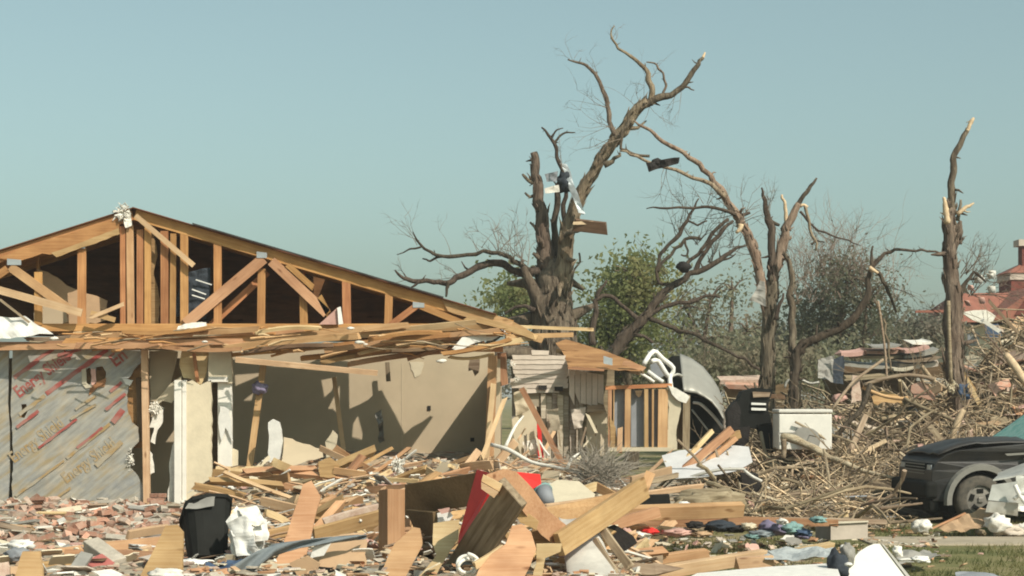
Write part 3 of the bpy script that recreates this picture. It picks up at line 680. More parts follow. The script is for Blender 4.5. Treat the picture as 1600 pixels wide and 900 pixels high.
# -- lumber lying along the wall top
rows = [(-40, 544, 250, 540, 9, 'pine'), (-60, 536, 130, 534, 8, 'pine_red'), (112, 524, 405, 514, 9, 'pine'), (100, 533, 430, 524, 9, 'truss'), (120, 540, 380, 533, 9, 'pine'), (240, 527, 478, 518, 8, 'pine'), (330, 543, 640, 508, 10, 'pine'), (350, 535, 742, 505, 12, 'pine_pale'), (360, 528, 560, 516, 7, 'pine_red'), (352, 544, 560, 525, 10, 'pine'), (500, 528, 780, 510, 9, 'pine_red'), (430, 549, 700, 523, 8, 'truss'), (470, 560, 660, 533, 8, 'truss'), (510, 548, 780, 517, 8, 'pine'), (500, 566, 668, 545, 7, 'pine'), (545, 569, 740, 545, 8, 'pine'), (555, 556, 720, 530, 7, 'pine_red'), (600, 541, 786, 520, 7, 'pine'), (640, 560, 740, 540, 6, 'pine_red'), (440, 541, 620, 531, 6, 'dark_wood'), (350, 556, 470, 547, 6, 'truss'), (380, 551, 520, 540, 6, 'dark_wood'), (690, 553, 800, 530, 6, 'truss'), (700, 558, 770, 553, 4, 'pine_pale'), (655, 535, 800, 507, 7, 'pine'), (730, 497, 836, 527, 9, 'pine'), (560, 553, 690, 534, 5, 'pine_pale'), (240, 540, 380, 545, 6, 'pine_red'), (400, 520, 500, 513, 5, 'pine_pale'), (190, 519, 330, 512, 6, 'truss'), (40, 530, 130, 524, 6, 'old_wood'), (610, 548, 700, 542, 5, 'dark_wood'), (580, 530, 690, 520, 5, 'truss')]
for i, (x1, y1, x2, y2, w, mt) in enumerate(rows):
    yy = YF-0.15-0.5*random.random() if y1 < 555 else YF-0.05+0.3*random.random()
    o = pxbeam('timber', x1, y1, yy, x2, y2, yy+random.uniform(-0.25, 0.25), w, M[mt], random.choice((0.04, 0.09)), random.uniform(-.35, .35), bend=random.uniform(-.05, .05), jag=0.05, seg=6)
    xm = (x1+x2)/2
    zone = 'above the foil wall' if xm < 190 else 'above the doorway' if xm < 345 else 'over the left of the open room' if xm < 500 else 'over the middle of the open room' if xm < 640 else 'over the right of the open room'
    col_ = {'pine': 'tan', 'pine_pale': 'pale', 'pine_red': 'reddish', 'truss': 'brown', 'dark_wood': 'dark', 'old_wood': 'grey'}[mt]
    tag(o, '%s %s timber %s in the wall top stack, %s' % ('long' if x2-x1 > 190 else 'short', col_, 'high' if (y1+y2)/2 < 531 else 'low', zone), 'timber', 'timbers stacked along the wall top')
top(pxbeam('timber', 368, 562, YF-0.6, 590, 583, YF-0.5, 8, M['pine_pale'], 0.05, 0.2), 'pale yellow timber jutting right under the stack over the open room', 'timber')
top(pxbeam('timber', 742, 545, YF-0.6, 834, 527, YF-0.4, 8, M['pine_pale'], 0.05, 0.1, jag=0.04), 'pale yellow timber at the right end of the stack below the paper board', 'timber')
top(pxbeam('timber', 790, 526, YF-0.2, 895, 523, YF+0.3, 7, M['pine'], 0.05, 0.1), 'thin timber end pointing right beneath the eave tail', 'timber')
top(pxbeam('timber', 800, 510, YF+0.2, 927, 515, YF+0.6, 5, M['pine_pale'], 0.04, 0.1), 'thin pale timber reaching furthest right above the roof fragment', 'timber')
for (x, y, s) in ((548, 513, 5), (562, 535, 6), (571, 538, 3), (690, 564, 7), (320, 534, 4), (85, 529, 6)):
    tag(lump('plaster_bit', P(x, y, YF-0.7), (s*.012, .04, s*.0045), M['white_cloth'], x, 0.4, sub=2), 'small white plaster bit lying on the timber stack', 'plaster', 'plaster bits on the timber stack')
rdq = random.Random(12); mbq = MB()
for i in range(150):
    x = rdq.uniform(60, 800); y = 512+rdq.uniform(0, 34)+(12 if 350 < x < 720 else 0)*rdq.random(); l = rdq.uniform(12, 60); sl = rdq.gauss(-.07, .12); yy = YF-.75+rdq.uniform(0, .9)
    a = P(x-l/2, y-sl*l/2, yy); b = P(x+l/2, y+sl*l/2, yy+rdq.uniform(-.2, .2)); r = rdq.uniform(.008, .026)
    mbq.add(tube([a, (a+b)/2+Vector((0, 0, rdq.uniform(-.03, .03))), b], [r, r*.9, r*.3], 4, smooth_steps=1), rdq.choice((0, 0, 1, 2, 3)))
tag(mbq.build('stack_splinters', [M['pine'], M['pine_pale'], M['truss'], M['old_wood']]), 'splinters and laths broken off the timber stack on the wall top', 'splinters', kind='stuff')
pbox('outlet', 668, 634, 673, 641, YB-.02, .02, M['char'], house); pbox('outlet', 735, 684, 741, 690, YB-.02, .02, M['char'], house)
panel('torn_facing', torn([(640, 566), (662, 566), (658, 584), (648, 590)], 1.2, 5, 3), YB-.012, M['drywall_cream'], .008, house)
# props inside the open room
top(pxbeam('prop_post', 412, 566, YF+0.3, 388, 745, YF-0.1, 10, M['pine'], 0.04), 'leaning pine stud with a dark wrapping at the left of the open room', 'stud')
top(lump('dark_wrapping', P(406, 607, YF+0.1), (0.12, 0.09, 0.09), M['purple'], 3, 0.5), 'dark bundle wrapped round the leaning pine stud', 'rag')
top(pxbeam('prop_post', 522, 590, YF+2.2, 538, 712, YF+1.6, 7, M['pine_pale'], 0.04), 'thin yellowish stud standing in the middle of the open room', 'stud')
top(panel('plaster_slab', torn([(419, 660), (426, 655), (436, 660), (441, 690), (437, 720), (424, 735), (418, 724), (420, 690)], 1, 8, 2), YF-0.5, M['white'], 0.12), 'upright white slab with rounded top in the open room', 'slab')
top(panel('plaster_slab', torn([(443, 683), (503, 702), (505, 714), (440, 733)], 1.5, 10, 2), lambda x, y: YF-0.2-(y-680)*0.012, M['drywall_tan'], 0.03), 'tan plaster sheet leaning in the rubble of the open room', 'plaster sheet')
top(panel('plaster_slab', torn([(432, 755), (445, 744), (470, 750), (468, 775), (440, 780)], 1.5, 8, 2), lambda x, y: 26.5-(y-745)*0.012, M['drywall_cream'], 0.03), 'cream plaster slab lying below the leaning tan sheet', 'plaster sheet')
top(panel('plaster_slab', torn([(508, 690), (520, 672), (528, 680), (522, 712), (510, 715)], 1, 7, 5), YF+0.6, M['drywall_cream'], 0.02), 'narrow cream splinter of board standing by the yellowish stud', 'board')
top(crumple('black_strap', P(586, 646, YB-0.3), P(594, 642, YB-0.3), P(600, 690, YB-0.25), P(594, 694, YB-0.25), M['grey'], 12, 0.13, 5, 9), 'twisted grey strap hanging against the tan room wall', 'strap')
top(shreds('white_tuft', P(622, 727, 27.6), (0.12, 0.1, 0.13), M['white_cloth'], 21, 80), 'round white tuft on the boards in front of the open room', 'insulation')
top(shreds('white_tuft', P(622, 752, 27.2), (0.09, 0.08, 0.11), M['white_cloth'], 22, 80), 'white tuft just below the round one', 'insulation')
top(crumple('teal_cloth', P(562, 764, 26.4), P(585, 758, 26.6), P(596, 775, 26.2), P(566, 782, 26.0), M['teal'], 10, 0.04, 6, 9), 'small teal cloth in the debris before the open room', 'cloth')
# ================================================================ annex on the right of the house
YA = 30.0
ax = thing('ruined_annex', 'broken pinkish annex wall with grey planks, stud frame and orange roof fragment', 'building', tuple(P(880, 0, YA).xy)+(0,))
vent1 = [(842, 600), (854, 600), (854, 609), (842, 609)]; vent2 = [(867, 602), (879, 602), (878, 611), (867, 611)]; vent3 = [(911, 608), (919, 609), (919, 616), (911, 616)]
rdS = random.Random(3)
for i in range(9):
    y0 = 547+i*7.4; y1 = y0+7.6
    tl = 830 if i == 0 else 800+rdS.uniform(-3, 5); tr_ = 858 if i == 0 else 884 if i < 2 else 888+rdS.uniform(-3, 1)
    if i == 8: tl += 6; tr_ -= rdS.uniform(4, 14)
    panel('siding_board', torn([(tl, y0), (tr_, y0+(1 if i < 2 else 0)), (tr_-rdS.uniform(0, 3), y1), (tl+rdS.uniform(-2, 4), y1)], .7, 12, i), lambda x, y: YA-.02-(y-y0)*.0018, M['siding'], 0.025, ax)
for (vx, vy) in ((848, 604.5), (873, 606.5)):
    pbox('vent', vx-6.5, vy-4.5, vx+6.5, vy+4.5, YA-.075, .03, M['char'], ax)
    pbox('vent_lip', vx-6.5, vy-4.5, vx+6.5, vy-2.5, YA-.085, .03, M['siding'], ax)
sx = [889, 898, 907, 916, 925, 934, 943.5]
for i in range(6):
    hs_ = [vent3] if False else []
    panel('siding_board', [(sx[i]+.4, 577+i*1.5), (sx[i+1]-.4, 578+i*1.5), (sx[i+1]-.4, 634-(i % 3)), (sx[i]+.4, 632-(i*7 % 4)-(16 if i < 2 else 0))], YA-0.05-(i % 2)*0.008, M['siding'], 0.03, ax)
panel('dark_lining', [(840, 596), (960, 575), (960, 650), (912, 720), (800, 720), (800, 600)], YA+0.45, M['old_wood'], 0.03, ax)
panel('plaster_panel', torn([(800, 655), (815, 640), (838, 634), (842, 728), (800, 728)], 1.2, 10, 6), YA-0.1, M['drywall_cream'], 0.04, ax)
panel('plaster_panel', torn([(917, 648), (930, 640), (948, 644), (950, 705), (940, 714), (917, 712)], 1.2, 9, 7), YA+0.1, M['drywall_cream'], 0.04, ax)
panel('plaster_panel', torn([(820, 613), (842, 612), (844, 636), (826, 634)], 1, 8, 7), YA+0.06, M['concrete'], 0.03, ax)
for i, (x0, x1, y0, y1) in enumerate(((845, 853, 614, 722), (854, 862, 618, 724), (863, 870, 614, 724), (871, 880, 616, 722), (881, 889, 618, 724), (890, 899, 616, 722), (900, 904, 612, 718), (905, 911, 610, 700))):
    panel('plank', torn([(x0, y0), (x1, y0+2), (x1-.5, y1), (x0+.3, y1)], 0.6, 14, i), YA+0.02+(i % 3)*0.05, M['grey_plank'], 0.03, ax)
panel('lintel_board', [(918, 634), (944, 632), (946, 642), (916, 645)], YA-0.1, M['old_wood'], 0.25, ax)
panel('plaster_panel', torn([(801, 600), (806, 596), (812, 640), (806, 700), (799, 700)], 1, 8, 5), YA+0.3, M['grey'], 0.03, ax)
# roof fragment
def froof(x, y): return YA-0.7+(577-y)*0.045
panel('roof_fragment', torn([(868, 536), (884, 530), (905, 536), (935, 545), (985, 563), (1008, 574), (1000, 580), (945, 577), (888, 573), (880, 552)], 1.0, 10, 4), froof, M['ply'], 0.03, ax)
panel('eave_board', [(887, 573), (944, 576), (944, 580), (888, 577)], YA-0.74, M['pine_red'], 0.03, ax)
panel('eave_board', torn([(975, 562), (1010, 574), (1004, 580), (972, 570)], 0.8, 7, 3), YA-0.75, M['pine'], 0.03, ax)
panel('nail_plate', [(943, 556), (957, 560), (957, 571), (943, 568)], YA-0.72, M['galv'], 0.01, ax)
pxbeam('rafter', 870, 548, YA+0.7, 1000, 583, YA-0.2, 7, M['dark_wood'], 0.05, 0, ax)
pxbeam('rafter', 930, 560, YA+1.5, 1005, 581, YA+0.4, 7, M['dark_wood'], 0.05, 0, ax)
# stud frame
YS = YA-0.5
pxbeam('top_plate', 946, 606, YS, 1050, 602, YS, 6, M['truss'], 0.1, 0, ax)
for (x, w, mt) in ((954, 8, 'pine'), (981, 9, 'pine'), (1009.5, 6, 'pine'), (1020, 3, 'pine_red'), (1036, 15, 'pine'), (958, 4, 'pine_red')):
    pxbeam('stud', x, 608, YS, x+random.uniform(-1, 1), 702, YS, w, M[mt], 0.09, 0, ax)
for (a, b) in ((959, 977), (986, 1006), (1013, 1029)):
    panel('wall_panel', [(a, 609), (b, 609), (b, 698), (a, 698)], YS+0.1, M['bluegrey_panel'], 0.02, ax)
pxbeam('bottom_plate', 950, 702, YS-0.05, 1050, 702, YS-0.05, 6, M['drywall_cream'], 0.1, 0, ax)
pxbeam('short_stud', 969, 668, YS-0.08, 968, 708, YS-0.08, 8, M['pine_pale'], 0.05, 0, ax, jag=0.03)
panel('board_splinter', torn([(953, 650), (962, 668), (964, 702), (954, 704)], 0.8, 8, 3), YS-0.06, M['pine_red'], 0.02, ax)
panel('notch_plate', [(992, 610), (1004, 610), (1002, 617), (998, 621), (994, 617)], YS-0.02, M['dark_wood'], 0.02, ax)
panel('plaster_panel', torn([(1045, 606), (1062, 612), (1064, 640), (1056, 680), (1058, 702), (1040, 704), (1044, 650)], 1.5, 8, 6), YS-0.03, M['drywall_cream'], 0.05, ax)
panel('insulation_tuft', torn([(1044, 602), (1066, 612), (1078, 620), (1072, 630), (1060, 626), (1050, 616)], 1.2, 6, 3), YS-0.1, M['white_cloth'], 0.08, ax)
pxbeam('corner_post', 1073, 617, YS+0.3, 1072, 702, YS+0.3, 11, M['old_wood'], 0.1, 0.1, ax)
pxbeam('corner_post', 1062, 640, YS+0.5, 1062, 702, YS+0.5, 9, M['dark_wood'], 0.1, 0, ax)
top(pxbeam('timber', 815, 607, YA-0.4, 879, 724, YA-0.9, 9, M['pine_red'], 0.04), 'brown board leaning diagonally across the annex wall', 'board')
top(panel('red_strip', torn([(839, 662), (844, 660), (847, 690), (851, 724), (841, 724), (840, 690)], 0.8, 8, 2), YA-0.25, M['red'], 0.03), 'narrow red strip standing against the annex wall', 'strip')
top(pxbeam('timber', 789, 622, YF-0.4, 753, 716, YF-0.8, 7, M['pine_pale'], 0.04, jag=0.05), 'pale splintered board leaning by the end post', 'board')
top(shreds('tuft', P(801, 570, YA-0.2), (0.05, 0.05, 0.06), M['white_cloth'], 9, 24), 'tiny white tuft at the upper left corner of the annex wall', 'insulation')
top(shreds('tuft', P(808, 592, YA-0.2), (0.05, 0.05, 0.05), M['white_cloth'], 10, 24), 'tiny white tuft at the left edge of the annex wall', 'insulation')
def wire(name, pts, r, mat, label, cat, group=None, sides=6, parent=None):
    vf = tube([P(*p) for p in pts], r if isinstance(r, list) else [r]*len(pts), sides)
    o = obj(name, vf[0], vf[1], mat, parent, smooth=True)
    return tag(o, label, cat, group) if label else o
wire('pale_branch', [(768, 695, 27.5), (795, 703, 27.2), (830, 722, 27), (868, 730, 26.8), (900, 738, 26.6), (925, 752, 26.5)], [.035, .035, .03, .028, .025, .02], M['white_cloth'], 'bare pale branch lying in front of the annex wall', 'branch')
wire('pale_branch', [(790, 698, 27.4), (804, 668, 27.6), (818, 650, 27.8)], [.03, .025, .012], M['white_cloth'], 'short pale twig rising at the foot of the end post', 'branch')
wire('pale_branch', [(885, 735, 26.6), (893, 718, 26.7), (905, 708, 26.8)], [.03, .025, .015], M['white_cloth'], 'forked pale twig standing up from the bare branch', 'branch')
wire('cable', [(842, 688, YA-.3), (850, 702, YA-.4), (858, 712, YA-.5)], .02, M['white'], 'thin white cable over the red strip', 'cable')
for i in range(16):
    rr_ = random.Random(i+70); x = rr_.uniform(800, 945); y = rr_.uniform(640, 722); dx = rr_.uniform(-16, 16); dy = rr_.uniform(12, 34); mt = rr_.choice(('old_wood', 'grey_plank', 'drywall_cream', 'pine_pale'))
    pxbeam('splintered_lath', x, y, YA-.12-i*.02, x+dx, y+dy, YA-.2-i*.02, rr_.uniform(2, 5.5), M[mt], .02, 0, ax, jag=.04)
for i, q in enumerate(((802, 612, 822, 606, 826, 640, 806, 650), (892, 640, 914, 636, 910, 668, 896, 672), (856, 640, 872, 636, 874, 672, 860, 680), (816, 690, 846, 684, 850, 716, 822, 722))):
    crumple('torn_lining', P(q[0], q[1], YA-.14), P(q[2], q[3], YA-.12), P(q[4], q[5], YA-.2), P(q[6], q[7], YA-.16), M[('drywall_cream', 'siding', 'concrete', 'white_cloth')[i]], 8, .06, 4, i+2, ax)
# grey dry bush
bu = thing('dry_bush', 'grey leafless bush in front of the annex', 'bush', tuple(P(930, 760, 26.4)))
mb = MB(); rd = random.Random(5)
for i in range(420):
    a = rd.uniform(-2.9, 0.35) if rd.random() < .8 else rd.uniform(-3.4, 1); l = rd.uniform(.25, .75)
    c = P(935+rd.uniform(-22, 22), 738+rd.uniform(-12, 22), 26.4+rd.uniform(-.3, .3))
    e = c+Vector((math.cos(a)*l, rd.uniform(-.3, .3), -math.sin(a)*l*.62+.02)); m_ = (c+e)/2+Vector((rd.uniform(-.05, .05), 0, rd.uniform(-.04, .06)))
    mb.add(tube([c, m_, e], [.007, .005, .002], 3, smooth_steps=1, cap=False))
mb.build('twigs', mat_plain('grey_twig', (0.27, 0.235, 0.19), 0.95, var=0.2, bump=0), bu)
# ================================================================ wreck behind the annex
wk = thing('wrecked_car', 'grey curved shell of an upended wrecked car behind the stud frame', 'car', tuple(P(1095, 690, 32.5)))
vs = []; fs = []; n = 12
up_ = [(1062, 553), (1080, 560), (1098, 573), (1112, 590), (1122, 606), (1128, 622), (1131, 642)]
lo_ = [(1068, 612), (1076, 613), (1088, 615), (1100, 620), (1112, 628), (1122, 640), (1131, 656)]
def lerp_line(l, t):
    k = min(int(t*(len(l)-1)), len(l)-2); f = t*(len(l)-1)-k
    return (l[k][0]+(l[k+1][0]-l[k][0])*f, l[k][1]+(l[k+1][1]-l[k][1])*f)
for i in range(25):
    a = lerp_line(up_, i/24); b = lerp_line(lo_, i/24)
    for j in range(n+1):
        t = j/n; x = a[0]+(b[0]-a[0])*t; y = a[1]+(b[1]-a[1])*t
        vs.append(P(x, y, 33.6-1.6*math.sin(t*1.5)+0.05*noise.noise(Vector((x*.08, y*.08, 2)))))
for i in range(24):
    for j in range(n):
        q = i*(n+1)+j; fs.append((q, q+n+1, q+n+2, q+1))
solid(obj('shell', vs, fs, M['grey_metal'], wk, smooth=True), 0.02)
panel('cabin_hollow', torn([(1070, 606), (1098, 618), (1122, 638), (1131, 655), (1135, 690), (1080, 704), (1062, 660)], 1, 12, 2), 33.0, M['black'], 0.8, wk)
panel('underbody', torn([(1040, 568), (1052, 556), (1064, 556), (1068, 612), (1050, 610), (1040, 590)], 1, 8, 2), 33.9, M['black'], 0.5, wk)
wire('window_trim', [(1084, 629, 32.6), (1094, 631, 32.5), (1106, 641, 32.4), (1120, 656, 32.4), (1129, 669, 32.4)], .028, M['white'], None, None, parent=wk)
wire('window_trim', [(1081, 640, 32.6), (1093, 655, 32.5), (1106, 672, 32.4)], .018, M['grey_metal'], None, None, parent=wk)
wire('door_edge', [(1135, 640, 32.3), (1134, 655, 32.3), (1133, 672, 32.3)], .05, M['siding'], None, None, parent=wk)
fr = thing('tubular_frame', 'bent white tubular metal frame sticking up above the stud frame', 'frame', tuple(P(1035, 605, 31.5)))
wire('tube', [(1006, 569, 31.2), (1021, 549, 31.4), (1036, 561, 31.5), (1052, 575, 31.6), (1047, 588, 31.6), (1040, 583, 31.5), (1028, 564, 31.4), (1018, 565, 31.3)], .045, M['white'], None, None, parent=fr)
wire('tube', [(1047, 586, 31.6), (1047, 598, 31.5), (1050, 612, 31.4)], .045, M['white'], None, None, parent=fr)
wire('tube', [(1012, 580, 31.2), (1024, 589, 31.2), (1036, 597, 31.2)], .04, M['white'], None, None, parent=fr)
wire('tube', [(1000, 583, 31.2), (1012, 590, 31.2), (1022, 597, 31.2)], .03, M['white_cloth'], None, None, parent=fr)
wire('tube', [(1046, 590, 31.7), (1058, 585, 31.8), (1066, 588, 31.9)], .025, M['grey_metal'], None, None, parent=fr)
panel('grey_panel', [(1016, 570), (1028, 566), (1040, 585), (1030, 592), (1018, 586)], 31.9, M['bluegrey_panel'], 0.03, fr)
# dark upright wreckage
bw = thing('black_wreckage', 'black upright wreckage with two pale bars left of the white freezer', 'wreckage', tuple(P(1175, 705, 30.5)))
panel('body', torn([(1140, 640), (1152, 628), (1160, 612), (1180, 606), (1207, 608), (1203, 622), (1200, 640), (1206, 665), (1190, 672), (1166, 668), (1150, 676), (1138, 664)], 1.2, 7, 2), 30.6, M['black'], 0.5, bw)
panel('side', torn([(1136, 645), (1150, 626), (1158, 640), (1154, 690), (1140, 676)], 1, 7, 4), 30.4, M['char'], 0.4, bw)
panel('leg', torn([(1184, 664), (1206, 660), (1216, 704), (1200, 708), (1192, 690)], 1, 8, 4), 30.5, M['black'], 0.3, bw)
panel('leg', torn([(1152, 668), (1172, 666), (1170, 690), (1160, 700), (1150, 692)], 1, 8, 5), 30.5, M['char'], 0.3, bw)
panel('pale_bar', [(1174, 629), (1197, 630), (1197, 633), (1174, 632.5)], 30.55, M['white'], 0.03, bw)
panel('pale_bar', [(1174, 637), (1197, 638), (1197, 641.5), (1174, 641)], 30.55, M['white'], 0.03, bw)
panel('mouth', [(1176, 612), (1204, 613), (1202, 620), (1177, 621)], 30.55, M['old_wood'], 0.03, bw)
top(panel('dark_board', [(1200, 615), (1226, 617), (1228, 624), (1202, 622)], 30.8, M['dark_wood'], 0.3), 'dark board jutting right from the black wreckage', 'board')
# white freezer
fz = thing('white_freezer', 'white box shaped freezer lying among the brush piles', 'freezer', tuple(P(1258, 700, 29.6)))
a = P(1217, 698, 29.6); b = P(1300, 642, 29.6)
bevel(obj('cabinet', *boxvf(((a.x+b.x)/2, 29.95, (a.z+b.z)/2-0.05), (b.x-a.x, 0.7, b.z-a.z)), M['white_paint'], fz), 0.02, 3)
bevel(obj('lid', *boxvf(((a.x+b.x)/2, 29.95, b.z-0.005), (b.x-a.x+0.02, 0.74, 0.06)), M['white_paint'], fz), 0.02, 3)
pp = thing('grey_paddle', 'grey round cornered pan with thin handle leaning on the white freezer', 'pan', tuple(P(1255, 698, 29.4)))  # grey plate and handle added where a shadow marks the freezer
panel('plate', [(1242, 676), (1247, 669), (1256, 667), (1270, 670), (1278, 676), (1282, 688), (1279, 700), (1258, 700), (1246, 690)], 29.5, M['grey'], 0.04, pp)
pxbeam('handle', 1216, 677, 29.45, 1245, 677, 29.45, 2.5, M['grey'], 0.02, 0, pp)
wire('fallen_log', [(1221, 682, 28.9), (1240, 686, 28.8), (1258, 694, 28.7), (1275, 702, 28.6), (1296, 715, 28.5), (1310, 719, 28.4), (1350, 736, 28.1), (1410, 750, 27.6)], [.06, .075, .055, .062, .045, .05, .035, .02], M['raw_limb'], 'pale stripped log slanting down in front of the white freezer', 'log', sides=9)
wire('bark_strip', [(1224, 686, 28.8), (1225, 700, 28.8), (1224, 716, 28.8)], [.05, .045, .04], M['old_wood'], 'short grey post holding the upper end of the stripped log', 'post', sides=8)
top(panel('metal_sheet', torn([(1034, 712), (1060, 704), (1100, 700), (1140, 696), (1170, 698), (1176, 722), (1150, 736), (1110, 744), (1050, 748)], 1, 14, 3), lambda x, y: 27.6-(y-698)*0.03, M['pale_metal'], 0.02), 'pale grey metal sheet lying below the wrecked car', 'metal sheet')
bpy.data.objects[-1] if False else None
for a in ((1060, 742, 26.6, 1142, 672, 27.4, 13, 'pine_red', 'brown timber raised over the pale metal sheet'), (1062, 728, 27, 1112, 674, 27.8, 7, 'pine_pale', 'pale timber left of the brown timber over the metal sheet'), (1076, 745, 26.7, 1150, 684, 27.5, 8, 'pine', 'light timber under the brown timber over the metal sheet'), (1120, 690, 27.4, 1156, 678, 27.6, 12, 'pine_red', 'stub end of timber at the top of the brown timber')):
    top(pxbeam('timber', a[0], a[1], a[2], a[3], a[4], a[5], a[6], M[a[7]], 0.06, 0.2, jag=0.03), a[8], 'timber')
wire('bent_pipe', [(1062, 752, 26.3), (1090, 742, 26.2), (1125, 734, 26.2), (1158, 733, 26.2), (1163, 734, 26.2)], .025, M['grey_metal'], 'bent grey metal pipe along the lower edge of the metal sheet', 'pipe')
wire('bent_pipe', [(1163, 735, 26.2), (1176, 745, 26.1), (1190, 752, 26)], .025, M['white_cloth'], 'short bent pipe sloping right from the end of the metal sheet', 'pipe')
top(panel('dark_box', torn([(1159, 742), (1184, 740), (1192, 764), (1162, 778)], 1, 7, 2), 26.4, M['char'], 0.5), 'dark hollow crate at the left end of the brush pile', 'crate')

# ================================================================ trees
def limb(tree, name, pts, Y, mat, sides=8, k=1.0, dY=None, jit=0.07):
    """pts: (px, py, radius in photo px)"""
    rd = random.Random(int(pts[0][0]*7+pts[-1][1]))
    q = []; r = []
    y = Y
    fine = []
    for i, p in enumerate(pts):
        if i and math.hypot(p[0]-pts[i-1][0], p[1]-pts[i-1][1]) > 11:
            o_ = pts[i-1]; dl = math.hypot(p[0]-o_[0], p[1]-o_[1]); am = min(2.6, .085*dl)
            fine.append(((p[0]+o_[0])/2+rd.gauss(0, am), (p[1]+o_[1])/2+rd.gauss(0, am*.7), (p[2]+o_[2])/2*rd.uniform(.92, 1.1)))
        fine.append(p)
    pts = fine
    for i, p in enumerate(pts):
        yy = Y+(dY or 0)*i/(len(pts)-1)
        q.append(P(p[0], p[1], yy)+Vector((0, 0, 0))); r.append(max(0.004, p[2]/F*Y*k*.82))
    vf = tube(q, r, sides, jit, rd, 2)
    mb = MB(); mb.add(vf)
    for i in range(1, len(q)-1):          # broken stubs along the limb
        if r[i] > .02 and rd.random() < .45:
            d = Vector((rd.uniform(-1, 1), rd.uniform(-.6, .6), rd.uniform(-.3, 1))).normalized(); l = r[i]*rd.uniform(1.6, 4)
            mb.add(tube([q[i], q[i]+d*l*.6, q[i]+d*l+Vector((0, 0, rd.uniform(-.3, .3)*l))], [r[i]*.42, r[i]*.3, r[i]*.12], 5, .1, rd, 1))
    for i in range(len(q)-1):             # bark split off in long strips
        if r[i] < .085: continue
        for k in range(int(6*r[i]/.15)+1):
            an = rd.uniform(0, 6.28); t0 = rd.random(); ax_d = (q[i+1]-q[i]); L_ = min(ax_d.length, .9)*rd.uniform(.4, 1.1)
            if ax_d.length < 1e-6: continue
            ax_d.normalize(); u_ = ax_d.cross(Vector((math.cos(an), math.sin(an), .2))).normalized()
            rr_ = r[i]+(r[min(i+1, len(r)-1)]-r[i])*t0; p0 = q[i].lerp(q[i+1], t0)+u_*rr_*.97; th_ = rd.uniform(.010, .022)*(1+rr_*1.6)
            mb.add(tube([p0, p0+ax_d*L_*.5+u_*.012, p0+ax_d*L_+u_*rd.uniform(-.03, .09)], [th_, th_*.9, th_*.2], 4, .2, rd, 1))
    return obj(name, mb.v, mb.f, mat, tree, smooth=True), q, r
def sprout(mb, p, d, l, r, rd, depth):
    pts = [p]; dd = d.copy()
    for i in range(3):
        dd = (dd+Vector((rd.uniform(-.35, .35), rd.uniform(-.35, .35), rd.uniform(-.3, .35)))).normalized()
        pts.append(pts[-1]+dd*l/3)
    mb.add(tube(pts, [r, r*.75, r*.5, r*.25], 3, smooth_steps=1, cap=False))
    if depth > 0:
        for i in range(rd.choice((2, 3, 3))):
            k = rd.choice((1, 2, 3)); nd = (dd+Vector((rd.uniform(-1, 1), rd.uniform(-1, 1), rd.uniform(-.7, .8)))).normalized()
            sprout(mb, pts[k], nd, l*rd.uniform(.45, .7), r*.55, rd, depth-1)
def twigs(tree, spots, Y, seed, mat, name='twigs'):
    """spots: (px, py, angle in degrees, length m, radius m, count)"""
    rd = random.Random(seed); mb = MB()
    for (x, y, a, l, r, c) in spots:
        for i in range(c):
            an = R(a+rd.uniform(-40, 40)); d = Vector((math.cos(an), rd.uniform(-.5, .5), math.sin(an)))
            sprout(mb, P(x+rd.uniform(-5, 5), y+rd.uniform(-5, 5), Y), d, l*rd.uniform(.6, 1.2), r, rd, 2)
    return tag(mb.build(name, mat, tree), kind='stuff')
YT = 38.0
ta = thing('dead_tree', 'tall broken dead tree with a thick flaring trunk and one long limb leaning right', 'tree', tuple(P(865, 0, YT).xy)+(0,))
limb(ta, 'trunk', [(866, 650, 46), (866, 560, 46), (866, 510, 42), (864, 470, 37), (861, 435, 28), (859, 408, 17)], YT, M['bark'], 18, dY=0, jit=.1)
limb(ta, 'broken_stub', [(854, 420, 17), (850, 375, 13.5), (847, 330, 11.5), (842, 290, 9.5), (837, 262, 8), (834, 238, 6.5)], YT, M['bark'], 11, jit=.1)
limb(ta, 'broken_stub', [(868, 410, 10), (868, 370, 6.5), (868, 335, 6), (871, 300, 5.5), (876, 280, 4.5)], YT+.2, M['bark_dark'], 9)
limb(ta, 'long_limb', [(872, 470, 22), (878, 425, 18), (884, 380, 15), (897, 330, 12), (915, 288, 11), (938, 250, 10.5), (962, 216, 10.5), (986, 184, 10.5), (1012, 158, 8)], YT, M['bark_pale'], 11, dY=-1)
limb(ta, 'branch', [(1005, 164, 8), (1025, 154, 7), (1048, 149, 6), (1066, 136, 5.5), (1080, 116, 5), (1092, 100, 4), (1099, 90, 3)], YT-1, M['bark'], 8)
limb(ta, 'torn_tip', [(1097, 93, 3.2), (1100, 86, 2.6), (1102, 82, 1.2)], YT-1, M['torn_wood'], 6)
limb(ta, 'branch', [(1016, 158, 6), (1018, 135, 6), (1013, 116, 5), (1001, 101, 4), (985, 88, 3.2), (966, 76, 2.6), (957, 62, 2.2), (955, 48, 1.5), (960, 40, 1)], YT-1, M['bark_pale'], 7)
limb(ta, 'branch', [(1034, 152, 3), (1041, 134, 2.6), (1036, 114, 2.2), (1026, 101, 2), (1010, 97, 1.2)], YT-1, M['bark'], 6)
limb(ta, 'branch', [(1066, 136, 3), (1075, 136, 2), (1085, 141, 1)], YT-1, M['bark'], 5)
limb(ta, 'branch', [(962, 212, 6), (952, 190, 4.5), (949, 165, 4.5), (942, 142, 4), (930, 116, 3.5), (918, 104, 3), (904, 98, 2.5), (887, 93, 1.3)], YT-.8, M['bark'], 7)
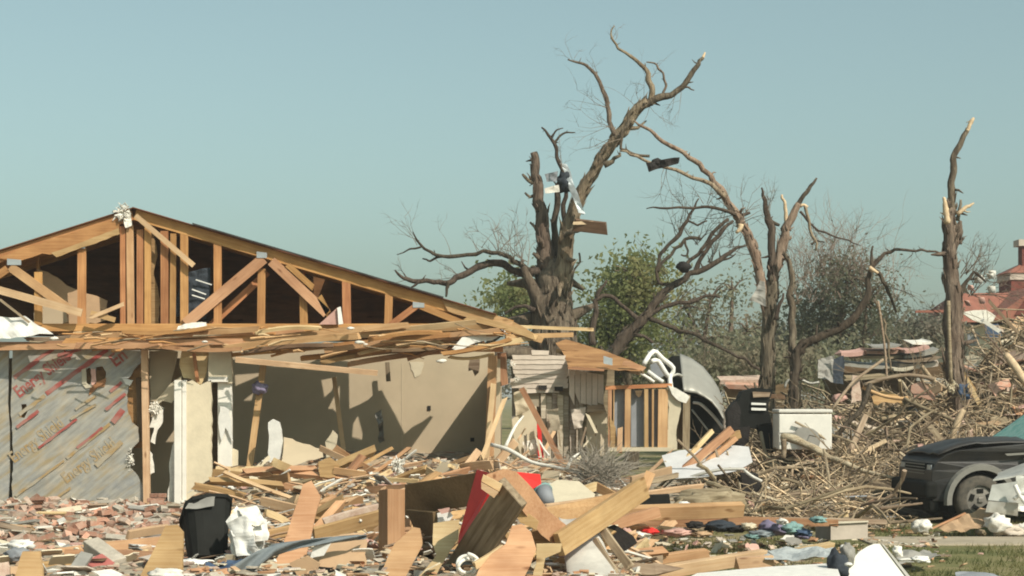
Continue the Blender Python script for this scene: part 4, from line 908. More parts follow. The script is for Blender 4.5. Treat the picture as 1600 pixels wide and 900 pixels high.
limb(ta, 'branch', [(944, 258, 7), (957, 252, 5), (969, 243, 3), (968, 238, 1.5)], YT-.8, M['bark'], 6)
limb(ta, 'branch', [(985, 186, 4), (972, 205, 3.4), (970, 232, 3), (985, 239, 3), (1015, 244, 3)], YT-1, M['bark'], 6)
limb(ta, 'low_branch', [(850, 425, 10), (826, 426, 8), (800, 422, 7), (778, 411, 7), (757, 414, 6.5), (735, 424, 6.5), (712, 434, 6), (698, 443, 5.5), (678, 441, 4.5), (655, 440, 4.5), (636, 436, 4), (622, 428, 2.6), (617, 422, 1.2)], YT, M['bark_dark'], 8, dY=-.8)
limb(ta, 'branch', [(700, 440, 4), (698, 452, 3.2), (697, 464, 2)], YT-.6, M['bark_dark'], 6)
limb(ta, 'branch', [(655, 439, 3), (648, 446, 2.4), (642, 449, 1.2)], YT-.7, M['bark_dark'], 5)
limb(ta, 'low_branch', [(826, 424, 7), (812, 412, 5.5), (797, 402, 4.5), (780, 395, 4), (755, 392, 3.6), (730, 398, 3.6), (700, 401, 3.6), (680, 398, 3.2), (664, 389, 2.6), (652, 376, 2), (645, 362, 1)], YT-.2, M['bark_dark'], 7, dY=-.8)
limb(ta, 'branch', [(690, 401, 2.6), (672, 408, 2.2), (660, 404, 1.2)], YT-.7, M['bark_dark'], 5)
limb(ta, 'branch', [(658, 386, 2.2), (640, 389, 1.8), (620, 398, 0.8)], YT-.7, M['bark_dark'], 5)
limb(ta, 'branch', [(884, 350, 5), (880, 320, 4.5), (884, 295, 4), (880, 268, 4.2), (870, 246, 3.8), (866, 224, 3.5), (856, 210, 2.8), (846, 199, 1.6)], YT-.3, M['bark_dark'], 7)
limb(ta, 'branch', [(865, 224, 2.6), (875, 212, 2.2), (884, 207, 2), (899, 207, 1)], YT-.3, M['bark_dark'], 5)
limb(ta, 'branch', [(861, 214, 2), (870, 203, 1.6), (880, 200, .8)], YT-.3, M['bark_dark'], 5)
limb(ta, 'branch', [(846, 290, 5), (830, 285, 4), (820, 276, 3.5), (816, 272, 2)], YT, M['bark'], 6)
limb(ta, 'branch', [(842, 305, 4), (828, 308, 3), (820, 301, 2)], YT, M['bark'], 6)
limb(ta, 'branch', [(848, 370, 5), (836, 355, 3.5), (828, 347, 2)], YT, M['bark'], 6)
limb(ta, 'branch', [(905, 395, 2), (898, 420, 2), (890, 455, 2)], YT-.5, M['bark'], 5)
limb(ta, 'branch', [(836, 485, 6), (822, 478, 4), (805, 480, 3), (788, 490, 1.5)], YT-.4, M['bark_dark'], 6)
tw = M['twig']
twigs(ta, [(800, 412, 120, .7, .011, 4), (780, 396, 110, .65, .011, 5), (750, 392, 100, .5, .009, 3), (700, 401, 120, .5, .008, 2), (655, 380, 130, .6, .008, 4), (640, 436, 160, .5, .008, 3), (820, 410, 110, .9, .012, 6), (720, 430, 140, .6, .01, 3)], YT-.4, 3, tw)
twigs(ta, [(950, 170, 140, .7, .007, 4), (955, 200, 150, .8, .007, 4), (930, 116, 110, .5, .006, 2), (895, 95, 110, .35, .005, 3), (1000, 170, 110, .6, .007, 3), (958, 60, 80, .4, .006, 3), (1015, 120, 60, .4, .006, 2), (1060, 140, 250, .7, .007, 3), (1015, 165, 280, .8, .006, 2), (880, 265, 110, .5, .008, 3), (970, 215, 200, .8, .01, 4)], YT-1, 4, tw)
# things caught in the tree
top(lump('dark_rag', P(882, 285, YT-.6), (.14, .14, .2), M['denim'], 4, .5), 'dark rag bunched in the fork of the tall dead tree', 'rag')
top(crumple('metal_sheet', P(876, 255, YT-.7), P(886, 256, YT-.7), P(915, 335, YT-.7), P(904, 333, YT-.7), M['galv'], 12, .06, 3, 2), 'bent strip of pale sheet metal hanging in the tall dead tree', 'metal sheet')
top(crumple('metal_sheet', P(850, 294, YT-.7), P(872, 288, YT-.7), P(874, 299, YT-.7), P(852, 302, YT-.7), M['white_cloth'], 9, .05, 4, 3), 'small white sheet caught below the dark rag in the dead tree', 'sheet')
top(crumple('metal_sheet', P(852, 272, YT-.7), P(872, 268, YT-.7), P(870, 284, YT-.7), P(854, 284, YT-.7), M['bluegrey_panel'], 9, .05, 4, 6), 'blue grey scrap of sheet left of the dark rag in the dead tree', 'sheet')
br = thing('broken_beam', 'dark reddish broken beam wedged across the limb of the tall dead tree', 'beam', tuple(P(920, 355, YT-.9)))
pxbeam('beam', 897, 351, YT-.9, 948, 357, YT-1, 18, M['dark_wood'], .15, .3, br, jag=.05, seg=5)
pxbeam('splinter', 898, 349, YT-1, 925, 348, YT-1, 5, M['torn_wood'], .05, 0, br, jag=.05)
limb(ta, 'branch', [(880, 368, 6), (895, 360, 6), (908, 358, 4)], YT-.6, M['bark'], 6)

YTb = 36.0
tb = thing('dead_tree', 'forked dead tree with a long thin limb arching far left', 'tree', tuple(P(1200, 0, YTb).xy)+(0,))
limb(tb, 'trunk', [(1198, 680, 16), (1198, 610, 15), (1200, 560, 14), (1201, 510, 13.5), (1203, 470, 14), (1206, 440, 13)], YTb, M['bark'], 11)
limb(tb, 'broken_stub', [(1204, 450, 10), (1206, 410, 8.5), (1205, 375, 7.5), (1201, 345, 7), (1196, 325, 5.5), (1192, 305, 3), (1190, 293, 1.5)], YTb, M['bark_dark'], 8, jit=.12)
limb(tb, 'branch', [(1200, 342, 5), (1208, 348, 4), (1218, 352, 3)], YTb, M['bark_dark'], 6)
limb(tb, 'limb', [(1209, 445, 9), (1218, 405, 9), (1228, 370, 9), (1238, 340, 8), (1248, 318, 6)], YTb, M['bark_pale'], 9)
limb(tb, 'branch', [(1246, 322, 5.5), (1256, 305, 4.2), (1266, 291, 3.4), (1276, 278, 1.8)], YTb, M['bark_dark'], 7)
limb(tb, 'torn_tip', [(1232, 352, 4), (1228, 332, 3.6), (1226, 315, 3), (1222, 304, 2)], YTb, M['torn_wood'], 6)
limb(tb, 'torn_tip', [(1250, 322, 4), (1256, 320, 3), (1262, 324, 2.5)], YTb, M['torn_wood'], 6)
limb(tb, 'arching_limb', [(1200, 500, 9), (1192, 450, 9), (1183, 410, 9), (1173, 380, 9.5), (1160, 352, 9), (1146, 328, 8), (1132, 305, 7), (1115, 285, 6), (1098, 265, 5), (1076, 246, 4.6), (1052, 230, 4.4), (1025, 212, 3.6), (1000, 196, 2.6), (990, 188, 1.4)], YTb, M['bark_pale'], 9)
limb(tb, 'branch', [(1134, 308, 5.5), (1118, 294, 4.6), (1095, 281, 4), (1070, 272, 3.6), (1040, 262, 3), (1010, 252, 3), (985, 242, 2.4), (968, 236, 1.5)], YTb-.2, M['bark_pale'], 7)
limb(tb, 'branch', [(1150, 336, 4), (1130, 328, 3.4), (1100, 323, 3), (1060, 324, 2.6), (1030, 325, 2.2), (1010, 326, 1)], YTb-.2, M['bark_dark'], 6)
limb(tb, 'branch', [(1148, 338, 5), (1160, 336, 4), (1172, 332, 3)], YTb, M['bark_dark'], 6)
limb(tb, 'branch', [(1158, 350, 6), (1156, 358, 5), (1150, 364, 3)], YTb-.3, M['torn_wood'], 6)
limb(tb, 'second_trunk', [(1243, 660, 9), (1242, 600, 9), (1240, 560, 8.5), (1239, 520, 7.5), (1239, 480, 7), (1238, 445, 6), (1234, 415, 5), (1224, 395, 4)], YTb-.3, M['bark'], 8)
limb(tb, 'branch', [(1212, 500, 5), (1218, 475, 4), (1224, 458, 2)], YTb-.3, M['bark_dark'], 6)
limb(tb, 'branch', [(1250, 330, 2.6), (1262, 345, 2.4), (1278, 360, 2.2), (1300, 368, 1.8), (1325, 375, 1.5), (1345, 384, .8)], YTb, M['bark_dark'], 5)
limb(tb, 'branch', [(1258, 322, 3.4), (1264, 345, 3), (1270, 370, 3), (1274, 392, 2)], YTb, M['bark_pale'], 6)
limb(tb, 'branch', [(1268, 382, 2.4), (1276, 376, 2), (1288, 378, 1.2)], YTb, M['bark_dark'], 5)
twigs(tb, [(1150, 330, 160, .8, .01, 4), (1100, 323, 100, .6, .008, 3), (1040, 258, 250, .7, .007, 3), (1160, 345, 30, .7, .01, 5), (1200, 330, 60, .6, .009, 3), (1240, 430, 320, .8, .008, 3), (1272, 360, 300, .6, .007, 3), (1175, 400, 160, .5, .007, 3)], YTb-.2, 9, tw)
top(crumple('dark_rag', P(1008, 255, YTb-.5), P(1062, 244, YTb-.5), P(1060, 254, YTb-.5), P(1014, 269, YTb-.5), M['char'], 12, .06, 5, 3), 'dark rag lying on the thin limb arching left', 'rag')
top(lump('dark_rag', P(1026, 254, YTb-.4), (.1, .1, .09), M['char'], 6, .5, sub=2), 'small dark clump beside the rag on the arching limb', 'rag')
top(crumple('plastic_bag', P(1188, 438, YTb-.6), P(1195, 440, YTb-.6), P(1196, 478, YTb-.6), P(1170, 470, YTb-.6), M['grey'], 10, .07, 4, 7), 'grey plastic bag hanging on the trunk of the forked dead tree', 'plastic bag')

YTc = 40.0
tc_ = thing('fallen_tree', 'dark fallen tree crown leaning right with tangled branches', 'tree', tuple(P(955, 560, YTc)))
for l in ([(925, 610, 15), (950, 560, 13), (975, 528, 12), (1000, 503, 10), (1020, 478, 8), (1045, 450, 6.5), (1070, 436, 6), (1090, 425, 5.5), (1112, 414, 5), (1135, 398, 4), (1150, 388, 3), (1166, 384, 1.5)],
          [(1085, 428, 4), (1094, 405, 4), (1112, 378, 4), (1130, 358, 4), (1146, 345, 2.4)], [(1050, 446, 3.4), (1030, 442, 3), (1026, 420, 3), (1030, 400, 3), (1045, 382, 3.4), (1062, 366, 4), (1074, 345, 3), (1085, 325, 2.4), (1092, 310, 1.2)],
          [(1028, 425, 3), (1040, 405, 3), (1055, 388, 3), (1070, 374, 3), (1096, 374, 3)], [(1068, 420, 3.4), (1080, 405, 3.4), (1096, 390, 3.6), (1112, 366, 3.6), (1138, 342, 3)], [(1088, 424, 3), (1092, 408, 2.6), (1100, 392, 2.6)],
          [(1010, 495, 5), (1035, 480, 4), (1060, 473, 4), (1085, 470, 4), (1100, 463, 3), (1125, 465, 2)], [(1015, 498, 5), (1040, 508, 4), (1060, 518, 4), (1090, 524, 3.6), (1115, 538, 3), (1140, 550, 3), (1165, 560, 3), (1190, 578, 3)],
          [(1000, 502, 5), (980, 484, 4), (960, 466, 4), (942, 462, 4), (930, 470, 4.5), (928, 500, 6), (926, 540, 7)], [(932, 466, 4), (940, 450, 3), (948, 438, 2)], [(1070, 374, 2.4), (1075, 392, 2), (1072, 400, 2), (1064, 398, 1.4)], [(1075, 345, 2), (1090, 352, 2), (1105, 345, 1.4)], [(1120, 408, 3), (1135, 405, 2), (1150, 396, 1)],
          [(985, 520, 4), (1005, 525, 3), (1020, 536, 3)]):
    limb(tc_, 'branch' if l[0][2] < 12 else 'trunk', l, YTc, M['bark_dark'], 7, k=1.05)
twigs(tc_, [(1060, 370, 100, .7, .011, 5), (1090, 380, 90, .7, .011, 6), (1110, 410, 60, .8, .011, 6), (1140, 390, 40, .6, .01, 5), (1040, 430, 120, .6, .009, 4), (1075, 340, 100, .7, .009, 5), (1125, 360, 60, .6, .009, 5), (1060, 470, 40, .8, .01, 4), (1100, 530, 300, .8, .01, 4), (1150, 390, 60, .6, .009, 4)], YTc, 12, M['bark_dark'])
top(lump('dark_clump', P(1069, 418, YTc-.3), (.14, .12, .11), M['char'], 5, .5, sub=2), 'dark clump of debris caught in the fallen tree crown', 'debris')

YTe = 34.0
te = thing('leaning_trunk', 'dark curved trunk leaning right with a torn upright end', 'tree', tuple(P(1245, 0, YTe).xy)+(0,))
limb(te, 'trunk', [(1240, 650, 9), (1241, 590, 9), (1243, 555, 9), (1258, 536, 8.5), (1285, 524, 8), (1312, 513, 8), (1335, 496, 7.5), (1350, 473, 7), (1357, 448, 5.5), (1360, 425, 4.5), (1362, 404, 3), (1364, 384, 1.6)], YTe, M['bark_dark'], 9)
limb(te, 'branch', [(1361, 424, 4.4), (1370, 408, 4), (1382, 396, 3.4), (1398, 390, 3), (1418, 391, 2.6), (1440, 390, 2.4), (1462, 393, 2), (1478, 398, 1.4)], YTe, M['bark_dark'], 7)
limb(te, 'branch', [(1362, 420, 4.4), (1376, 430, 4), (1384, 446, 3.4), (1392, 465, 3), (1400, 488, 2)], YTe, M['bark_dark'], 6)
limb(te, 'torn_tip', [(1358, 418, 4.6), (1364, 422, 4), (1372, 427, 2.6)], YTe-.12, M['torn_wood'], 6)
limb(te, 'branch', [(1358, 430, 3), (1350, 436, 2), (1344, 438, 1)], YTe, M['bark'], 5)
limb(te, 'branch', [(1368, 470, 3), (1376, 492, 2.6), (1382, 520, 2.4), (1388, 552, 2.4), (1392, 580, 2)], YTe-.2, M['old_wood'], 6)
twigs(te, [(1385, 450, 300, .7, .008, 4), (1430, 392, 260, .5, .006, 3), (1400, 485, 280, .6, .008, 4)], YTe, 15, tw)
YTs = 33.0
ts = thing('snapped_tree', 'tall snapped trunk with a splintered pale top at the far right', 'tree', tuple(P(1490, 0, YTs).xy)+(0,))
limb(ts, 'trunk', [(1496, 700, 18), (1495, 600, 17.5), (1492, 540, 17), (1490, 490, 16.5), (1487, 440, 15), (1484, 395, 13.5), (1484, 355, 12), (1486, 325, 9)], YTs, M['bark'], 12, jit=.1)
limb(ts, 'snapped_limb', [(1486, 345, 9), (1487, 310, 7.5), (1486, 285, 6.5), (1490, 255, 6.5), (1498, 230, 6), (1506, 212, 5), (1512, 200, 4)], YTs, M['bark'], 9)
limb(ts, 'torn_tip', [(1510, 205, 4.2), (1515, 195, 4), (1519, 188, 3.6), (1522, 184, 1.6)], YTs, M['torn_wood'], 7, jit=.25)
limb(ts, 'torn_tip', [(1480, 350, 6), (1478, 330, 5.4), (1476, 315, 4), (1474, 308, 2)], YTs-.25, M['torn_wood'], 7, jit=.25)
limb(ts, 'torn_tip', [(1496, 335, 5), (1504, 328, 4.6), (1514, 322, 3.4), (1522, 317, 1.4)], YTs-.1, M['torn_wood'], 6, jit=.2)
limb(ts, 'branch', [(1496, 345, 4.4), (1499, 328, 3.4), (1501, 312, 2)], YTs+.1, M['bark'], 6)
limb(ts, 'branch', [(1494, 380, 9), (1500, 362, 7), (1501, 345, 3)], YTs, M['bark'], 7, jit=.2)
limb(ts, 'branch', [(1496, 470, 7), (1510, 440, 4), (1522, 425, 3), (1540, 440, 2)], YTs, M['bark_dark'], 6)
twigs(ts, [(1505, 430, 50, .6, .012, 7), (1520, 440, 30, .6, .012, 8), (1540, 455, 0, .5, .01, 7), (1515, 460, 20, .6, .012, 7), (1470, 490, 180, .4, .008, 4)], YTs+.3, 17, M['bark'])
for i in range(9):
    rr = random.Random(i+50); x = rr.uniform(1502, 1545); y = rr.uniform(420, 470)
    tag(crumple('caught_scrap', P(x, y, YTs+.2), P(x+rr.uniform(7, 14), y+rr.uniform(-5, 4), YTs+.2), P(x+12, y+10, YTs+.1), P(x+rr.uniform(-3, 3), y+9, YTs+.3), M[rr.choice(('grey', 'white_cloth', 'pink'))], 6, .04, 6, i), 'pale scrap caught in the twigs beside the snapped trunk', 'scrap', 'scraps caught beside the snapped trunk')

# ---- living trees behind
def leaf_cloud(blobs, n, size, seed, clump=0.34, per=42):
    """blobs: (centre, radii); leaves gather in clumps spread through each blob"""
    rs = np.random.RandomState(seed)
    vol = np.array([b[1][0]*b[1][1]*b[1][2] for b in blobs])**0.8; pr = vol/vol.sum()
    ncl = n//per
    which = rs.choice(len(blobs), ncl, p=pr)
    u = rs.normal(size=(ncl, 3)); u /= np.linalg.norm(u, axis=1)[:, None]; u *= rs.uniform(.25, 1.0, (ncl, 1))**.5
    C = np.array([blobs[w][0] for w in which])+u*np.array([blobs[w][1] for w in which])
    cs = rs.uniform(.5, 1.3, (ncl, 1))*clump
    L = (C[:, None, :]+rs.normal(size=(ncl, per, 3))*cs[:, None, :]*np.array([1, 1, .7])).reshape(-1, 3)
    m = len(L); a = rs.normal(size=(m, 3)); a /= np.linalg.norm(a, axis=1)[:, None]
    b = rs.normal(size=(m, 3)); b -= a*(a*b).sum(1)[:, None]; b /= np.linalg.norm(b, axis=1)[:, None]
    s = rs.uniform(.6, 1.3, (m, 1))*size
    V = np.stack([L-a*s, L+b*s*.5, L+a*s, L-b*s*.5], 1).reshape(-1, 3)
    Fc = np.arange(m*4).reshape(-1, 4)
    return V, Fc
def fast(name, V, Fc, mat, parent=None):
    c = (V.min(0)+V.max(0))/2
    me = bpy.data.meshes.new(name); me.vertices.add(len(V)); me.vertices.foreach_set('co', (V-c).astype(np.float32).ravel())
    me.loops.add(Fc.size); me.loops.foreach_set('vertex_index', Fc.astype(np.int32).ravel())
    me.polygons.add(len(Fc)); me.polygons.foreach_set('loop_start', (np.arange(len(Fc))*Fc.shape[1]).astype(np.int32))
    me.update(calc_edges=True); me.validate()
    return put(name, me, mat, Matrix.Translation(Vector(c)), parent)
def green_tree(px, Y, blobs, n, size, mat, label, seed, r=.16, clump=.42, trunk=True, nm='leafy_tree'):
    t = thing(nm, label, 'tree', tuple(P(px, 0, Y).xy)+(0,))
    bl = []
    for (x, y, rx, ry) in blobs:
        c = P(x, y, Y); bl.append((np.array(c)+np.array([0, random.uniform(-1, 1), 0]), (rx/F*Y, max(rx, ry)/F*Y*.9, ry/F*Y)))
    V, Fc = leaf_cloud(bl, n, size, seed, clump)
    fast('crown', V, Fc, M[mat], t)
    mb = MB(); base = Vector((P(px, 0, Y).x, Y, 0)); rd = random.Random(seed)
    hub = base+Vector((0, 0, min(b[0][2] for b in bl)*.55))
    if trunk: mb.add(tube([base, (base+hub)/2+Vector((.08, 0, 0)), hub], [r*1.3, r, r*.8], 8))
    mb2 = MB()
    for c, rr in bl:
        c = Vector(c)
        mb.add(tube([hub, (hub+c)/2+Vector((rd.uniform(-.3, .3), 0, .1)), c], [r*.7, r*.5, r*.25], 6))
        for k in range(9):
            d = Vector((rd.uniform(-1, 1)*rr[0], rd.uniform(-1, 1)*rr[1], rd.uniform(-.6, 1.1)*rr[2]))
            mb2.add(tube([c, c+d*.5+Vector((0, 0, .1)), c+d], [r*.22, r*.13, r*.05], 4, smooth_steps=2, cap=False))
    mb.build('trunk', M['bark'], t, True); tag(mb2.build('limbs', M['bark'], t), kind='stuff')
    return t
green_tree(985, 45, [(990, 440, 38, 34), (965, 470, 40, 34), (1008, 470, 30, 40), (945, 520, 40, 34), (985, 525, 46, 40), (962, 445, 18, 22), (998, 418, 14, 12)], 8000, .07, 'leaf_green', 'yellow green leafy tree behind the fallen dark crown', 1)
green_tree(1105, 50, [(1070, 480, 36, 28), (1110, 470, 34, 26), (1145, 455, 26, 20), (1060, 530, 44, 34), (1120, 525, 46, 36), (1165, 520, 30, 30), (1090, 570, 60, 30)], 4200, .065, 'leaf_olive', 'thin olive tree between the two dead trees', 2, clump=.38)
green_tree(1318, 52, [(1315, 440, 40, 34), (1290, 475, 44, 40), (1345, 480, 44, 40), (1318, 420, 20, 26), (1270, 520, 40, 34), (1325, 525, 60, 40), (1375, 520, 34, 40)], 9500, .065, 'leaf_dark', 'dull dark tree with a rounded crown behind the leaning trunk', 3, clump=.38)
green_tree(806, 47, [(806, 458, 17, 20), (800, 478, 18, 18), (822, 470, 14, 20)], 2200, .08, 'leaf_green', 'small green tree just left of the thick dead trunk', 4)
green_tree(1190, 55, [(1160, 555, 50, 30), (1215, 560, 50, 34), (1250, 545, 40, 34), (1210, 520, 30, 20)], 5000, .09, 'leaf_grey', 'grey green bushes behind the forked dead tree', 5, nm='bushy_tree')
green_tree(1420, 58, [(1400, 535, 50, 24), (1450, 525, 44, 24), (1420, 515, 30, 16)], 3000, .09, 'leaf_grey', 'low grey tree between the leaning trunk and the snapped trunk', 6, nm='bushy_tree')
# bare thicket tops
th = thing('bare_thicket', 'hazy leafless twigs rising above the dull dark tree', 'thicket', tuple(P(1310, 0, 51).xy)+(0,))
twigs(th, [(1300+i*9, 420-abs(i)*-4, 90, 1.3, .013, 5) for i in range(-6, 7)]+[(1300+i*16, 470, 90, 1.5, .013, 4) for i in range(-4, 7)], 51, 21, mat_plain('pinkish_twig', (0.22, 0.165, 0.13), 0.95, var=.2, bump=0))
# far woods
bl = []
rr = random.Random(8)
for i in range(46):
    x = 640+i*26; bl.append((np.array(P(x, rr.uniform(575, 600), 95)), (1.6, 2.0, rr.uniform(.7, 1.3))))
V, Fc = leaf_cloud(bl, 16000, .16, 9, .6)
tag(fast('far_woods', V, Fc, M['leaf_grey']), 'grey green strip of far woods along the horizon', 'woods', kind='stuff')
bl = []
for i in range(26):
    x = 880+i*17; bl.append((np.array(P(x, rr.uniform(560, 600), 46)), (.9, 1.0, rr.uniform(.4, .8))))
V, Fc = leaf_cloud(bl, 9000, .085, 19, .4)
tag(fast('undergrowth', V, Fc, M['leaf_olive']), 'olive undergrowth filling the gap between annex and brush piles', 'undergrowth', kind='stuff')
CN = {'white_cloth': 'off white', 'white': 'white', 'drywall_cream': 'cream', 'drywall_tan': 'tan', 'pink': 'pink', 'brick_pale': 'dusty brown', 'grey': 'grey', 'pine': 'pine coloured', 'siding': 'pinkish tan', 'old_wood': 'weathered brown', 'bluegrey_panel': 'blue grey', 'concrete': 'sandy grey', 'cardboard': 'cardboard brown', 'brick': 'brick red', 'dark_wood': 'dark brown'}
# ================================================================ brush piles on the right
def hb(x, y):
    def G(cx, cy, sx, sy, h): return h*math.exp(-((x-cx)/sx)**2-((y-cy)/sy)**2)
    z = G(6.9, 33.0, 2.0, 2.7, 1.32)+G(10.2, 36, 2.3, 3.6, 2.5)+G(4.7, 30.5, 1.3, 2.0, .75)+G(5.6, 28.6, 1.6, 1.1, .45)+G(14, 36, 3, 4, 2.4)
    return z*(1+.25*noise.noise(Vector((x*1.2, y*1.2, 2))))+.1*noise.noise(Vector((x*3, y*3, 5)))-.12
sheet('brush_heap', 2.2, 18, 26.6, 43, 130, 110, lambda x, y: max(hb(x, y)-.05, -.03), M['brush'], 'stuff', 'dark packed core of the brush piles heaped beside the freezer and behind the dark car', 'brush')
rd = random.Random(77)
def stick_pts(c, l, ang, el, rd, wob=.08):
    d = Vector((math.cos(ang)*math.cos(el), math.sin(ang)*math.cos(el), math.sin(el))); pts = []
    for i in range(4):
        t = i/3-.5
        pts.append(c+d*l*t+Vector((rd.uniform(-wob, wob), rd.uniform(-wob, wob), rd.uniform(-wob, wob)*.8))*l*.6)
    return pts
def brush_spot(rd):
    while True:
        q = rd.random()
        if q < .52: x, y = rd.gauss(6.7, 1.5), rd.uniform(27.7, 35.5)
        elif q < .68:
            x, y = rd.gauss(4.0, .9), rd.uniform(24.6, 28.6)
            if 2.2 < x < 5.5: return x, y
            continue
        else: x, y = rd.gauss(10, 1.6), rd.uniform(30, 37)
        if x > 3.4 and not (x > 5.3 and y < 28.9) and hb(x, y) > .04: return x, y
mb = MB()
for i in range(4200):
    x, y = brush_spot(rd); z = max(hb(x, y), hgt(x, y), 0); l = rd.choice((.3, .5, .8, 1.1))*rd.uniform(.7, 1.3); r = rd.uniform(.005, .018)
    an = rd.gauss(0, .9)
    mb.add(tube(stick_pts(Vector((x, y, z+abs(rd.gauss(0, .13)))), l, an, rd.gauss(0, .5), rd, .16), [r, r*.9, r*.75, r*.4], 4, smooth_steps=1), rd.choice((0, 0, 1, 1, 2, 3, 3, 4)))
tag(mb.build('brush_sticks', [M['stick'], M['old_wood'], M['bark'], M['torn_wood'], M['raw_limb']]), 'countless thin sticks and split twigs in the brush piles', 'sticks', kind='stuff')
protos = []
for i in range(14):
    r0 = rd.uniform(.014, .036); l0 = rd.uniform(.9, 2.2); pts = stick_pts(Vector((0, 0, 0)), l0, 0, 0, rd, .2)
    vf = tube(pts, [r0, r0*.9, r0*.75, r0*.45], 6, .1, rd, 2)
    m_ = mesh_from('branch', *vf); m_.materials.append(M[('stick', 'raw_limb', 'stick', 'old_wood', 'bark_pale')[i % 5]]); protos.append(m_)
for i in range(240):
    x, y = brush_spot(rd); z = max(hb(x, y), hgt(x, y), 0)+rd.uniform(.02, .2)
    an = rd.gauss(0, .9)
    mm = Matrix.Translation((x, y, z)) @ Matrix.Rotation(an, 4, 'Z') @ Matrix.Rotation(rd.gauss(0, .5), 4, 'Y') @ Matrix.Rotation(rd.uniform(0, 6), 4, 'X')
    tag(put('broken_branch', rd.choice(protos), None, mm), ('bare broken branch lying in the left brush pile beside the freezer' if x < 8.4 else 'bare broken branch lying in the right brush pile behind the dark car'), 'branch', 'broken branches in the brush piles')
# whole torn limbs, still forked, tangled over the heaps
mb = MB()
for i in range(150):
    x, y = brush_spot(rd); z = max(hb(x, y), 0)
    if y < 28.8: continue
    an = rd.uniform(0, 6.28); el = rd.uniform(.1, 1.1)
    sprout(mb, Vector((x, y, z)), Vector((math.cos(an)*math.cos(el), math.sin(an)*math.cos(el)*.6, math.sin(el))), rd.uniform(.5, 1.3), rd.uniform(.012, .03), rd, 2)
mb.mi = [(q // 37) % 3 for q in range(len(mb.f))]
tag(mb.build('tangled_limbs', [M['stick'], M['old_wood'], M['stick']]), 'forked torn limbs tangled over the brush piles', 'limbs', kind='stuff')
# boards thrown over the heaps
for i in range(46):
    x, y = brush_spot(rd); z = max(hb(x, y), hgt(x, y), 0)+rd.uniform(.05, .2)
    l = rd.uniform(.4, 1.5); an = rd.gauss(0, .8); el = rd.gauss(.1, .4); d = Vector((math.cos(an)*math.cos(el), math.sin(an)*math.cos(el), math.sin(el)))
    mt = rd.choice(('old_wood', 'pine', 'torn_wood', 'grey_plank', 'stick', 'pine_pale')); c = Vector((x, y, z))
    o = beam('broken_board', c-d*l/2, c+d*l/2, .03, rd.uniform(.05, .13), M[mt], None, rd.uniform(-1, 1), jag=.07, bend=rd.uniform(-.03, .03))
    tag(o, '%s %s broken board lying in the %s brush pile' % ('long' if l > 1 else 'short', {'old_wood': 'weathered', 'pine': 'tan', 'torn_wood': 'raw', 'grey_plank': 'grey', 'stick': 'brown', 'pine_pale': 'pale'}[mt], 'left' if x < 8.4 else 'right'), 'board', 'broken boards in the brush piles')
# torn scraps between the branches
for i in range(150):
    x, y = brush_spot(rd); z = max(hb(x, y), hgt(x, y), 0)+rd.uniform(.05, .16); s = rd.uniform(.06, .2)*(1.6 if rd.random() < .15 else 1)
    mt = rd.choice(('white_cloth', 'drywall_cream', 'drywall_cream', 'brick', 'old_wood', 'dark_wood', 'pink', 'brick_pale', 'grey', 'pine', 'siding', 'old_wood', 'bluegrey_panel', 'concrete'))
    rot = (Matrix.Rotation(rd.uniform(0, 6), 3, 'Z') @ Matrix.Rotation(rd.gauss(.6, .5), 3, 'X'))
    pts = torn([(-s, -s*.5), (s, -s*.6), (s*.9, s*.5), (-s*.8, s*.6)], s*.15, s*.6, i)
    o = slab('board_scrap', [pts], lambda a, b: rot @ Vector((a, b, 0))+Vector((x, y, z)), rot @ Vector((0, 0, .02)), M[mt])
    tag(o, '%s scrap of board lying in the %s brush pile' % (CN[mt], 'left' if x < 8.4 else 'right'), 'scrap', 'board scraps in the brush piles')
for i in range(40):
    x = rd.gauss(9.9, 1.5) if i % 3 else rd.gauss(6.9, 1.2); y = rd.uniform(31, 36.5)
    if hb(x, y) < .3: continue
    z = hb(x, y)+rd.uniform(.14, .3); s = rd.uniform(.14, .34)
    mt = ('cardboard', 'brick', 'drywall_cream', 'dark_wood', 'grey', 'brick_pale', 'old_wood', 'white_cloth')[i % 8]
    rot = (Matrix.Rotation(rd.gauss(0, .6), 3, 'Z') @ Matrix.Rotation(rd.gauss(.8, .4), 3, 'X') @ Matrix.Rotation(rd.gauss(0, .4), 3, 'Y'))
    pts = torn([(-s, -s*.4), (s, -s*.5), (s*.8, s*.4), (-s*.7, s*.45)], s*.22, s*.35, i)
    o = slab('panel_piece', [pts], lambda a, b: rot @ Vector((a, b, .06*math.sin(a*6)))+Vector((x, y, z)), rot @ Vector((0, 0, .025)), M[mt])
    tag(o, '%s broken house panel half buried in the %s brush pile' % (CN[mt], 'left' if x < 8.4 else 'right'), 'panel', 'house panels in the brush piles')
